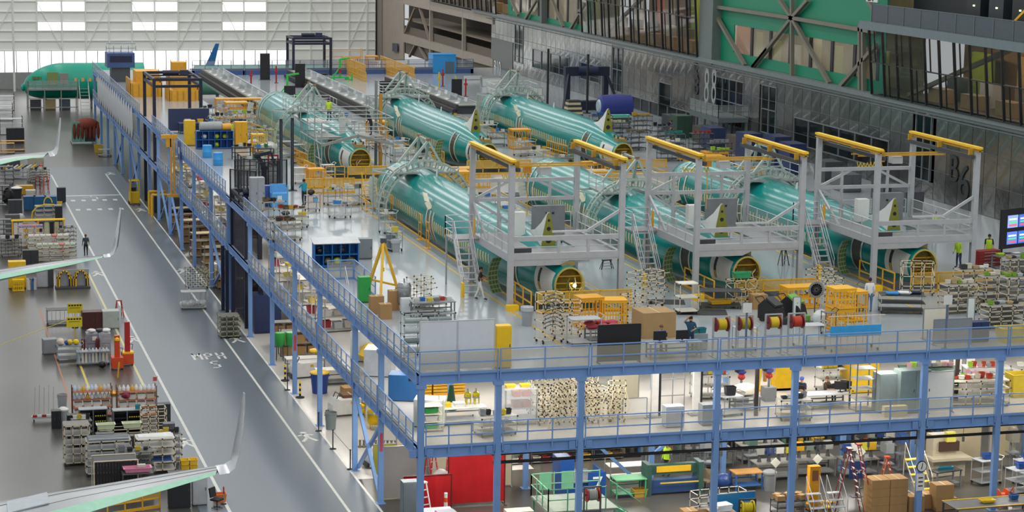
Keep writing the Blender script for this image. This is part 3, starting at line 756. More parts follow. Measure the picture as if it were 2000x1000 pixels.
    for x in (-1.5, 0): MB().bx(x-.04, x+.04, 7.45, 7.55, 0, PZ-.1).build('landing_post', GALU, G)
    pbox('landing_gate', mat('e0a01e', .45), G, -.35, -.3, 5.9, 6.2, PZ+.2, PZ+1.1)
    pbox('stair_foot_guard', YEL2(), G, -1.62, -1.5, 3.5, 3.9, 0, .75)
    # cabinet on the platform
    c = pbox('control_cabinet', mat('7b7f82', .45), G, 3.2, 5.0, d-1.0, d-.6, PZ, PZ+1.55)
    for x in (3.9, 4.25): pbox('cabinet_door_knob', BLACK(), c, x, x+.12, d-1.03, d-1.0, PZ+1.1, PZ+1.2)
    pbox('white_case', WHT(), G, 1.9, 2.6, d-1.5, d-1.0, PZ, PZ+1.3)
    pbox('tool_case', DGREY(), G, .25, 1.2, .3, .7, PZ, PZ+.35)
    return G
gantry(8.15, 14.0, 'grey gantry with yellow rails over the fuselage tail that is lit inside')
gantry(18.65, 15.0, 'grey gantry with yellow rails standing between the two other gantries')
gantry(29.25, 15.6, 'grey gantry with yellow rails nearest the monitors and the silver wall')
# ================================================================== arched crown stands over the fuselages
STAND = mat('a9b8b0', .45, .15)
def arch_stand(i, y, label, rails=True, span=(-8, 188), lo=.75):
    A = thing('arched_access_stand', label, 'access stand', (FX[i]-.2, y, ZT), 0, 'arched stands over the fuselage crowns'); R0, R1, cz = 2.66, 3.14, lo
    N = 24
    for yy in (0, .55):
        for R in (R0, R1):
            mb = MB(); pts = [(R*math.cos(math.radians(span[0]+(span[1]-span[0])*k/N)), yy, cz+R*math.sin(math.radians(span[0]+(span[1]-span[0])*k/N))) for k in range(N+1)]
            for a, b in zip(pts, pts[1:]): mb.bar(a, b, .1, .1, (0, 1, 0))
            mb.build('arch_rib', STAND, A)
    mb = MB()
    for k in range(N+1):
        t = math.radians(span[0]+(span[1]-span[0])*k/N); c, s_ = math.cos(t), math.sin(t)
        for yy in (0, .55): mb.bar((R0*c, yy, cz+R0*s_), (R1*c, yy, cz+R1*s_), .08)
        mb.bar((R1*c, 0, cz+R1*s_), (R1*c, .55, cz+R1*s_), .07)
    mb.build('arch_rungs', STAND, A, kind='stuff')
    for sx in (-1, 1):
        pbox('foot', STAND, A, sx*2.8-.25, sx*2.8+.25, -.1, .65, 0, .08)
        MB().bar((sx*2.8, .27, .05), (sx*2.75, .27, .5), .4, .12).build('foot_post', STAND, A)
    for yy in (.1, 2.6):            # two trestles above
        ap = Vector((.15, yy, 5.2))
        for q in ((-1.25, yy-.1, 3.5), (1.1, yy-.1, 3.5), (.15, yy+.7, 3.6)):
            MB().bar(ap, q, .17, .14).build('trestle_leg', STAND, A)
        pbox('trestle_head', mat('8a6f5a', .5), A, ap.x-.12, ap.x+.12, ap.y-.12, ap.y+.12, 5.18, 5.34)
    MB().bar((.15, .1, 5.2), (.15, 2.6, 5.2), .1).build('ridge_bar', STAND, A)
    for x0, x1 in ((-2.0, -.45), (.7, 2.0)):
        pbox('platform', mat('9aa19e', .4, .3), A, x0, x1, -.15, 2.9, 3.05, 3.15)
    for x0 in (-1.6, 1.6):
        MB().bar((x0, .3, 2.9), (x0, 2.9, 2.9), .08).build('platform_bearer', STAND, A)
    if rails:
        for x in (-2.0, 2.0):
            for z in (3.6, 4.1): MB().tube((x, 0, z), (x, 2.9, z), .03, 6).build('rail', mat('c2c7c6', .35, .4), A)
            for yy in (0, 1.45, 2.9): MB().tube((x, yy, 3.15), (x, yy, 4.1), .028, 6).build('rail_post', mat('c2c7c6', .35, .4), A)
        for z in (3.4, 3.65, 3.9, 4.15): MB().tube((-2, 2.9, z), (2, 2.9, z), .03, 6).build('rail', mat('c2c7c6', .35, .4), A)
    MB().tube((-2.9, 2.9, 0), (-2.9, 2.9, 3.1), .05, 8).build('rear_leg', STAND, A); MB().tube((2.9, 2.9, 0), (2.9, 2.9, 3.1), .05, 8).build('rear_leg', STAND, A)
    MB().bar((-2.9, 2.9, 3.0), (2.9, 2.9, 3.0), .1).build('rear_beam', STAND, A)
    for sx in (-1, 1): MB().bar((sx*2.0, .3, 2.93), (sx*2.9, 2.9, 2.93), .08).build('side_beam', STAND, A)
    return A
arch_stand(0, 44.3, 'grey ladder-like arch with twin trestles over the fuselage by the white wall boards', rails=False)
arch_stand(1, 33.0, 'grey arched stand over the middle front fuselage, behind its gantry')
arch_stand(2, 37.0, 'grey railed arched stand over the fuselage nearest the monitors')
arch_stand(0, 84.2, 'grey arched stand over the scaffolded fuselage in the back row')
arch_stand(1, 95.4, 'grey arched stand with bright rails over the middle fuselage of the back row')
arch_stand(2, 96.4, 'grey arched stand over the back row fuselage beside the silver wall')
# ================================================================== builders for the loose equipment
def V(p, z=None): return (p.x, p.y, p.z if z is None else z)
def casters(t, w, d, m=None, r=.07, in_=.06):
    for sx in (-1, 1):
        for sy in (-1, 1):
            x, y = sx*(w/2-in_), sy*(d/2-in_)
            MB().tube((x-.025, y, r), (x+.025, y, r), r, 10).build('caster', m or RUB(), t)
def cabinet(loc, w, d, h, col, label, rz=0, doors=2, drawers=0, name='storage_cabinet', cat='cabinet', group=None, top=None):
    t = thing(name, label, cat, loc, rz, group); m = mat(col, .45); dk = mat(col, .5, 0, .25, 5)
    pbox('body', m, t, -w/2, w/2, -d/2, d/2, .05, h); pbox('plinth', DGREY(), t, -w/2+.03, w/2-.03, -d/2+.03, d/2-.03, 0, .05)
    if top: pbox('top', mat(top, .45), t, -w/2-.03, w/2+.03, -d/2-.03, d/2+.03, h, h+.04)
    for i in range(doors):
        x0 = -w/2+i*w/doors; o = pbox('door', m, t, x0+.02, x0+w/doors-.02, -d/2-.02, -d/2, .1, h-.05)
        pbox('handle', DGREY(), o, x0+w/doors-.1, x0+w/doors-.07, -d/2-.05, -d/2-.02, h*.5, h*.5+.14)
    for i in range(drawers):
        z0 = .08+i*(h-.12)/drawers; o = pbox('drawer', m, t, -w/2+.02, w/2-.02, -d/2-.02, -d/2, z0+.01, z0+(h-.12)/drawers-.01)
        pbox('handle', LGREY(), o, -w*.25, w*.25, -d/2-.045, -d/2-.02, z0+(h-.12)/drawers*.6, z0+(h-.12)/drawers*.6+.02)
    return t
def crate(loc, w, d, h, col, label, rz=0, group=None, lid=True, n=6):
    t = thing('slatted_crate', label, 'crate', loc, rz, group); m = mat(col, .45)
    for sx in (-1, 1):
        for sy in (-1, 1): pbox('corner_post', m, t, sx*(w/2-.03)-.03, sx*(w/2-.03)+.03, sy*(d/2-.03)-.03, sy*(d/2-.03)+.03, 0, h)
    for z in (.06, h*.5, h-.05):
        for sy in (-1, 1): MB().bx(-w/2, w/2, sy*d/2-.02, sy*d/2+.02, z-.04, z+.04).build('rail', m, t)
        for sx in (-1, 1): MB().bx(sx*w/2-.02, sx*w/2+.02, -d/2, d/2, z-.04, z+.04).build('rail', m, t)
    for i in range(1, n):
        x = -w/2+w*i/n; pbox('slat', m, t, x-.025, x+.025, -d/2-.012, -d/2+.012, .05, h-.03)
        y = -d/2+d*i/n; pbox('slat', m, t, -w/2-.012, -w/2+.012, y-.025, y+.025, .05, h-.03)
    pbox('floor_board', m, t, -w/2, w/2, -d/2, d/2, .04, .08)
    if lid: pbox('lid', m, t, -w/2-.02, w/2+.02, -d/2-.02, d/2+.02, h, h+.05)
    return t
def carton(loc, w, d, h, label, rz=0, group=None, col='a88455'):
    t = thing('cardboard_box', label, 'box', loc, rz, group); m = mat(col, .8, 0, .1, 2)
    pbox('body', m, t, -w/2, w/2, -d/2, d/2, 0, h)
    for sx in (-1, 1): MB().box(sx*w*.25, 0, h+.008, w*.49, d, .012).build('flap', m, t)
    pbox('tape', mat('c9b58a', .4), t, -.03, .03, -d/2-.002, d/2+.002, h+.014, h+.018)
    return t
def tote(loc, w, d, h, col, label, rz=0, group=None, name='plastic_tote', cat='bin'):
    t = MB(); k = .86
    o = [(-w/2*k, -d/2*k, 0), (w/2*k, -d/2*k, 0), (w/2*k, d/2*k, 0), (-w/2*k, d/2*k, 0)]; u = [(-w/2, -d/2, h), (w/2, -d/2, h), (w/2, d/2, h), (-w/2, d/2, h)]
    r = [(a*1.06, b*1.06, h) for a, b, _ in u]; r2 = [(a*1.06, b*1.06, h-.03) for a, b, _ in u]; i_ = [(a*.94, b*.94, h) for a, b, _ in u]; ib = [(a*.9, b*.9, .04) for a, b, _ in o]
    t.loft([o, u, r2, r, i_, ib]); nm = [n for k, n in (('tray', 'parts_tray'), ('bin', 'parts_bin'), ('carton', 'carton'), ('case', 'tool_case'), ('box', 'storage_box'), ('tub', 'tub')) if k in label.split(' on ')[0].split(' behind')[0]]; ob = t.build(nm[0] if nm else name, mat(col, .45)); ob.location = loc; ob.rotation_euler = (0, 0, rz); return tag(ob, label, cat, group)
def cart(loc, w, d, h, label, rz=0, levels=3, fc='a9acb0', sc='9a9d9f', group=None, handle=True, r=.02, name='trolley', cat='cart'):
    t = thing(name, label, cat, loc, rz, group); m = mat(fc, .4, .3)
    for sx in (-1, 1):
        for sy in (-1, 1): MB().tube((sx*(w/2-.03), sy*(d/2-.03), .14), (sx*(w/2-.03), sy*(d/2-.03), h), r, 6).build('post', m, t)
    for i in range(levels):
        z = .16+(h-.2)*i/max(1, levels-1)
        pbox('shelf', mat(sc, .5), t, -w/2, w/2, -d/2, d/2, z-.02, z+.01)
    if handle:
        MB().pipe([(w/2-.03, -d/2+.05, h), (w/2+.12, -d/2+.05, h+.12), (w/2+.12, d/2-.05, h+.12), (w/2-.03, d/2-.05, h)], r, 6).build('handle', m, t)
    casters(t, w, d)
    return t
def piperack(loc, w, d, h, label, rz=0, levels=4, nx=3, group=None, col='d9cdb0', tilt=0, shelf=None, wheels=True, name='pipe_rack', pegs=0, peg_m=None):
    """cream tube rack with black joints"""
    t = thing(name, label, 'rack', loc, rz, group); m = mat(col, .4, 0, .06); z0 = .12 if wheels else 0; jm = BLACK()
    for i in range(nx):
        x = -w/2+w*i/(nx-1)
        for y in (-d/2, d/2): MB().tube((x, y, z0), (x, y, h), .022, 6).build('upright', m, t)
    js = MB()
    for k in range(levels):
        z = z0+.05+(h-z0-.07)*k/(levels-1); dz = tilt if 0 < k < levels-1 else 0
        MB().tube((-w/2, -d/2, z-dz), (w/2, -d/2, z-dz), .02, 6).build('bar', m, t); MB().tube((-w/2, d/2, z+dz), (w/2, d/2, z+dz), .02, 6).build('bar', m, t)
        for x in (-w/2, w/2): MB().tube((x, -d/2, z-dz), (x, d/2, z+dz), .02, 6).build('bar', m, t)
        for i in range(nx):
            x = -w/2+w*i/(nx-1)
            for y, e in ((-d/2, -dz), (d/2, dz)): js.box(x, y, z+e, .062, .062, .07)
        if shelf: MB().add([(-w/2, -d/2, z-dz+.02), (w/2, -d/2, z-dz+.02), (w/2, d/2, z+dz+.02), (-w/2, d/2, z+dz+.02), (-w/2, -d/2, z-dz+.035), (w/2, -d/2, z-dz+.035), (w/2, d/2, z+dz+.035), (-w/2, d/2, z+dz+.035)], MB.BF).build('shelf', mat(shelf, .5), t)
    for k in range(pegs):
        z = h-.15-(k % 5)*.25; x = -w/2+w*(k+.5)/pegs
        MB().tube((x, -d/2, z), (x, -d/2-.45, z+.12), .018, 5).build('peg', m, t); js.box(x, -d/2-.45, z+.12, .05, .05, .05)
    js.build('joints', jm, t, kind='stuff')
    if wheels: casters(t, w, d)
    return t
def bench(loc, w, d, h, label, rz=0, col='9b7a4c', leg='83878a', group=None, shelf=True):
    t = thing('workbench', label, 'workbench', loc, rz, group)
    pbox('bench_top', mat(col, .5), t, -w/2, w/2, -d/2, d/2, h-.05, h)
    for sx in (-1, 1):
        for sy in (-1, 1): pbox('leg', mat(leg, .45), t, sx*(w/2-.06)-.035, sx*(w/2-.06)+.035, sy*(d/2-.06)-.035, sy*(d/2-.06)+.035, 0, h-.05)
    if shelf: pbox('shelf', mat(leg, .5), t, -w/2+.05, w/2-.05, -d/2+.05, d/2-.05, .2, .23)
    MB().bar((-w/2+.06, d/2-.06, h*.5), (w/2-.06, d/2-.06, h*.5), .03, .06).build('stretcher', mat(leg, .45), t)
    return t
def bin_(loc, r, h, col, label, group=None, lid=None, bag=False):
    t = thing('waste_bin', label, 'bin', loc, 0, group)
    MB().lathe([(r*.8, 0), (r, h), (r*1.06, h), (r*1.06, h-.05), (r*.95, h-.02), (r*.75, .05)], 14).build('body', mat(col, .5), t, smooth=True)
    if lid: MB().lathe([(r*1.08, h), (r*1.05, h+.06), (r*.5, h+.16), (.02, h+.18)], 14).build('lid', mat(lid, .45), t, smooth=True)
    if bag: MB().lathe([(r*1.09, h-.2), (r*1.1, h+.01), (r*.9, h+.02), (r*.7, h-.1)], 12).build('bag', mat('b9bcc0', .3, 0, .2, 9), t, smooth=True)
    for s in (-1, 1): MB().bx(s*r*1.02-.03, s*r*1.02+.03, -.06, .06, h*.82, h*.86).build('grip', mat(col, .5), t)
    return t
def aladder(loc, h, label, rz=0, col='b5202a', group=None, w=.5, lean=False):
    t = thing('step_ladder', label, 'ladder', loc, rz, group); m = mat(col, .4); sp = h*.24
    for s in (-1, 1):
        MB().bar((s*w/2, -sp, 0), (s*w*.3, 0, h), .07, .03).build('rail', m, t)
        if not lean: MB().bar((s*w/2, sp, 0), (s*w*.3, .05, h), .06, .03).build('rear_rail', m, t)
    n = max(3, int(h/.3))
    for i in range(1, n):
        f = i/n; ww = w/2*(1-f)+w*.3*f
        MB().bar((-ww, -sp*(1-f), h*f), (ww, -sp*(1-f), h*f), .08, .03).build('step', mat('b9bcbf', .4, .4), t)
        if i % 2 and not lean: MB().bar((-ww, sp*(1-f)+.03, h*f), (ww, sp*(1-f)+.03, h*f), .04, .02).build('rear_bar', mat('b9bcbf', .4, .4), t)
    pbox('top_cap', m, t, -w*.34, w*.34, -.1, .14, h-.02, h+.04)
    return t
def stepstair(loc, w, h, n, label, rz=0, col='c3c6c8', tread='b9bcbf', group=None, rail=True):
    t = thing('rolling_step', label, 'steps', loc, rz, group); m = mat(col, .35, .4); D = n*.26
    for i in range(n):
        z = h*(i+1)/n; y = -D/2+D*(i+.5)/n
        pbox('tread', mat(tread, .5), t, -w/2, w/2, y-.14, y+.14, z-.04, z)
    for s in (-1, 1):
        x = s*w/2; MB().bar((x, -D/2-.1, .05), (x, D/2-.1, h), .04, .06).build('stringer', m, t); MB().bar((x, D/2, 0.05), (x, D/2, h), .04).build('rear_post', m, t)
        MB().bar((x, -D/2, .08), (x, D/2, .08), .04).build('base_rail', m, t)
        if rail: MB().pipe([(x, -D/2+.05, .3), (x, -D/2+.05, .95), (x, D/2-.05, h+.85), (x, D/2-.05, h)], .02, 6).build('handrail', m, t)
    casters(t, w, D, None, .05)
    return t
def hosereel(loc, label, rz=0, group=None, hose='d6b01e', h=1.75, disc='7c1e22', frame='b4b8ba'):
    t = thing('hose_reel', label, 'hose reel', loc, rz, group); m = mat(frame, .4, .3); zc_ = h-.33; w = .62
    for s in (-1, 1):
        MB().tube((s*.26, 0, zc_), (s*.3, 0, zc_), .33, 20).build('reel_disc', mat(disc, .4), t)
        pbox('frame_post', m, t, s*.4-.035, s*.4+.035, -.05, .05, .04, h+.05); pbox('foot', m, t, s*.4-.04, s*.4+.04, -.4, .4, 0, .05)
    for z in (.25, .9, h+.05): pbox('frame_bar', m, t, -.43, .43, -.03, .03, z-.03, z+.03)
    for k in range(7): MB().lathe([(.24, -.21+k*.06), (.265, -.18+k*.06), (.24, -.15+k*.06)], 16, (0, 0, zc_), 'x').build('hose_turn', mat(hose, .5), t, smooth=True)
    MB().tube((-.4, 0, zc_), (.4, 0, zc_), .04, 8).build('axle', DGREY(), t)
    return t
def monitor(loc, label, rz=0, w=.6, h=.36, screen='14161a', group=None, emit=0.):
    t = thing('monitor', label, 'monitor', loc, rz, group)
    pbox('case', BLACK(), t, -w/2, w/2, -.02, .03, .12, .12+h); pbox('screen', mat(screen, .2, 0, 0, 1, 0, None, emit), t, -w/2+.02, w/2-.02, -.023, -.02, .14, .1+h)
    pbox('stand', BLACK(), t, -.03, .03, 0, .05, .01, .14); pbox('stand_foot', BLACK(), t, -.12, .12, -.08, .1, 0, .015)
    return t
def chair(loc, label, rz=0, col='8c7a66', group=None):
    t = thing('office_chair', label, 'chair', loc, rz, group); m = mat(col, .8)
    MB().box(0, 0, .46, .48, .46, .08).build('seat', m, t); MB().bar((0, .22, .55), (0, .3, 1.0), .44, .07, (0, 1, 0)).build('backrest', m, t)
    MB().cyl(0, 0, .08, .43, .03).build('column', BLACK(), t)
    for k in range(5):
        a = k*2*PI/5; MB().bar((0, 0, .1), (.28*math.cos(a), .28*math.sin(a), .05), .04, .03).build('leg', BLACK(), t)
    return t
def stanchion(loc, label, group=None, h=1.0, col='1c1c1f'):
    t = thing('stanchion_post', label, 'stanchion', loc, 0, group)
    MB().lathe([(.18, 0), (.18, .03), (.05, .06), (.02, .07)], 12).build('base', RUB(), t); MB().cyl(0, 0, .05, h, .032).build('post', mat(col, .4), t); MB().cyl(0, 0, h, h+.06, .045).build('cap', mat(col, .4), t)
    return t
def bollard(loc, label, group=None, h=1.0):
    t = thing('striped_post', label, 'post', loc, 0, group)
    MB().lathe([(.26, 0), (.26, .06), (.1, .1)], 12).build('base', RUB(), t)
    for k in range(6): MB().cyl(0, 0, .1+k*h/6.6, .1+(k+1)*h/6.6, .06).build('band', YEL2() if k % 2 else BLACK(), t)
    return t
def extinguisher(loc, label, group=None):
    t = thing('fire_extinguisher', label, 'extinguisher', loc, 0, group)
    MB().lathe([(.08, 0), (.085, .02), (.085, .42), (.05, .5), (.025, .52)], 12).build('cylinder', RED(), t, smooth=True)
    pbox('valve', BLACK(), t, -.03, .03, -.05, .03, .52, .58); MB().pipe([(.03, 0, .54), (.11, 0, .45), (.1, 0, .2)], .012, 5).build('hose', BLACK(), t)
    return t
def board(loc, w, h, col, label, rz=0, name='display_board', group=None, th=.05, frame=None):
    t = thing(name, label, 'board', loc, rz, group)
    pbox('panel', mat(col, .4, 0, .05), t, -w/2, w/2, -th/2, th/2, .06, h)
    f = mat(frame or '8d949a', .4, .3)
    for s in (-1, 1): pbox('side_post', f, t, s*w/2-.02, s*w/2+.02, -th/2-.01, th/2+.01, 0, h); pbox('foot', f, t, s*(w/2-.05)-.03, s*(w/2-.05)+.03, -.25, .25, 0, .04)
    pbox('top_rail', f, t, -w/2, w/2, -th/2-.01, th/2+.01, h, h+.03)
    return t
def bag(loc, s, col, label, group=None, rz=0, cat='bag', name='plastic_bag', flat=1.0):
    mb = MB().blob((0, 0, s*.5*flat), s*.6, s*.5, s*.5*flat, 10, 6, .18); o = mb.build(name, mat(col, .35, 0, .2, 6, .4), None, smooth=True)
    o.location = loc; o.rotation_euler = (0, 0, rz); return tag(o, label, cat, group)
def tank(loc, r, h, label, col='a8adb0', group=None):
    t = thing('pressure_tank', label, 'tank', loc, 0, group); m = mat(col, .25, .8)
    MB().lathe([(r*.2, .25), (r*.8, .3), (r, .45), (r, h-.2), (r*.8, h-.05), (r*.2, h)], 16).build('vessel', m, t, smooth=True)
    for k in range(3): a = k*2*PI/3; MB().tube((r*.8*math.cos(a), r*.8*math.sin(a), 0), (r*.8*math.cos(a), r*.8*math.sin(a), .45), .03).build('leg', m, t)
    MB().lathe([(r*1.03, h-.3), (r*1.06, h-.27), (r*1.03, h-.24)], 16).build('clamp_band', STEEL(), t); MB().cyl(0, 0, h, h+.15, .04).build('valve', STEEL(), t)
    return t
def stacker(loc, label, rz=0, h=2.3, col='d8b31c', group=None):
    t = thing('pallet_stacker', label, 'forklift', loc, rz, group); m = mat(col, .45)
    MB().prism([(-.45, -.5, .12), (-.45, .55, .12), (-.45, .55, .7), (-.45, .25, 1.15), (-.45, -.5, 1.15)], (.9, 0, 0)).build('body', m, t)
    for s in (-1, 1): pbox('mast', m, t, s*.4-.05, s*.4+.05, -.62, -.5, .1, h); pbox('fork', DGREY(), t, s*.25-.06, s*.25+.06, -1.5, -.6, .05, .1); pbox('guard_post', m, t, s*.42-.03, s*.42+.03, .1, .16, 1.0, h-.2)
    pbox('mast_head', m, t, -.45, .45, -.62, -.5, h-.08, h); pbox('overhead_guard', m, t, -.46, .46, -.55, .3, h-.22, h-.16)
    pbox('seat_back', BLACK(), t, -.25, .25, .3, .42, 1.0, 1.5); pbox('battery_cover', mat('a8a040', .5), t, -.4, .4, .15, .56, .3, .75)
    for s in (-1, 1):
        for y in (-.35, .35): MB().tube((s*.44-.05, y, .15), (s*.44+.05, y, .15), .15, 12).build('wheel', RUB(), t)
    pbox('data_plate', WHT(), t, -.12, .12, .56, .57, .85, 1.02)
    return t
def robot_cart(loc, label, rz=0, group=None):
    """white low electric tug with a sloped nose"""
    t = thing('electric_tug', label, 'tug', loc, rz, group); m = mat('d5d6d3', .4)
    MB().prism([(-.95, -.45, .12), (.95, -.45, .12), (.95, -.45, .95), (-.45, -.45, .95), (-.75, -.45, 1.05), (-.95, -.45, .7)], (0, .9, 0)).build('body', m, t)
    pbox('bumper', BLACK(), t, -1.1, -.95, -.4, .4, .1, .28); pbox('data_plate', mat('c9a52a', .5), t, .1, .3, -.46, -.45, .7, .85)
    MB().pipe([(-.7, -.3, 1.0), (-.55, -.3, 1.3), (-.55, .3, 1.3), (-.7, .3, 1.0)], .03, 6).build('steering_handle', DGREY(), t)
    casters(t, 1.8, .85, None, .1)
    return t
def fan(loc, label, h=1.6, r=.38, rz=0):
    t = thing('pedestal_fan', label, 'fan', loc, rz)
    MB().lathe([(.3, 0), (.3, .04), (.05, .1)], 14).build('base', DGREY(), t); MB().cyl(0, 0, .08, h-r, .03).build('pole', DGREY(), t)
    for k in range(4): MB().lathe([(r*(.25+.25*k), -.12), (r*(.25+.25*k)+.012, -.11), (r*(.25+.25*k), -.1)], 20, (0, 0, h), 'y').build('guard_ring', GREY(), t)
    mb = MB()
    for k in range(16): a = k*PI/8; mb.tube((.05*math.cos(a), -.12, h+.05*math.sin(a)), (r*math.cos(a), -.12, h+r*math.sin(a)), .006, 4)
    mb.build('guard_wires', GREY(), t, kind='stuff')
    for k in range(5): a = k*2*PI/5; MB().bar((.04*math.cos(a), -.02, h+.04*math.sin(a)), (r*.85*math.cos(a), .02, h+r*.85*math.sin(a)), .16, .012, (math.cos(a+1.2), .4, math.sin(a+1.2))).build('blade', mat('6f777a', .4), t)
    MB().tube((0, 0, h), (0, .2, h), .1, 12).build('motor', DGREY(), t)
    return t
def scrubber(loc, label, rz=0, col='6fae48'):
    t = thing('floor_scrubber', label, 'cleaning machine', loc, rz); k = BLACK()
    MB().prism([(-.35, -.7, .15), (-.35, .6, .15), (-.35, .6, .8), (-.35, .2, 1.15), (-.35, -.5, .75)], (.7, 0, 0)).build('body', k, t)
    MB().prism([(-.3, -.45, .8), (-.3, .15, 1.15), (-.3, .15, 1.25), (-.3, -.5, .92)], (.6, 0, 0)).build('tank_lid', mat(col, .4), t)
    pbox('side_panel', mat(col, .4), t, .35, .37, -.5, .4, .25, .65); MB().cyl(0, -.75, .03, .3, .3).build('brush_deck', mat(col, .4), t)
    MB().pipe([(-.28, .55, .9), (-.28, .85, 1.15), (.28, .85, 1.15), (.28, .55, .9)], .025, 6).build('handle', k, t)
    for s in (-1, 1): MB().tube((s*.3-.05, .35, .16), (s*.3+.05, .35, .16), .16, 12).build('wheel', RUB(), t)
    return t
def barrier(a, b, label, n=3, group=None, z=ZT, col='e0ab26', screen=True):
    """yellow guard barrier with a net, from a to b on the floor"""
    a = Vector((a[0], a[1], 0)); b = Vector((b[0], b[1], 0)); L = (b-a).length; ang = math.atan2(b.y-a.y, b.x-a.x)
    t = thing('guard_barrier', label, 'barrier', (a.x, a.y, z), ang, group); m = mat(col, .45)
    for i in range(n+1): MB().bx(-.03, .03, -.03, .03, 0, 1.08).build('post', m, t).location = (L*i/n, 0, 0)
    for zz in (.5, 1.08): pbox('rail', m, t, 0, L, -.03, .03, zz-.03, zz+.03)
    pbox('toe_board', m, t, 0, L, -.015, .015, .02, .16)
    if screen:
        for i in range(n): pbox('net_panel', mat('d9b65a', .6, 0, .1, 6, 0, .45), t, L*i/n+.03, L*(i+1)/n-.03, -.006, .006, .52, 1.05)
    return t
def cage_fence(a, b, label, h=2.2, n=4, z=ZT, col='23262e', group=None):
    a = Vector((a[0], a[1], 0)); b = Vector((b[0], b[1], 0)); L = (b-a).length; ang = math.atan2(b.y-a.y, b.x-a.x)
    t = thing('mesh_fence', label, 'fence', (a.x, a.y, z), ang, group); m = mat(col, .5)
    for i in range(n+1): MB().bx(-.04, .04, -.04, .04, 0, h).build('post', m, t).location = (L*i/n, 0, 0)
    for i in range(n):
        g = MB(); x0, x1 = L*i/n+.05, L*(i+1)/n-.05
        pbox('mesh_panel', mat(col, .6, 0, 0, 1, 0, .3), t, x0, x1, -.005, .005, .1, h-.03); pbox('panel_rail', m, t, x0, x1, -.02, .02, h-.06, h); pbox('panel_rail', m, t, x0, x1, -.02, .02, .08, .13)
    return t
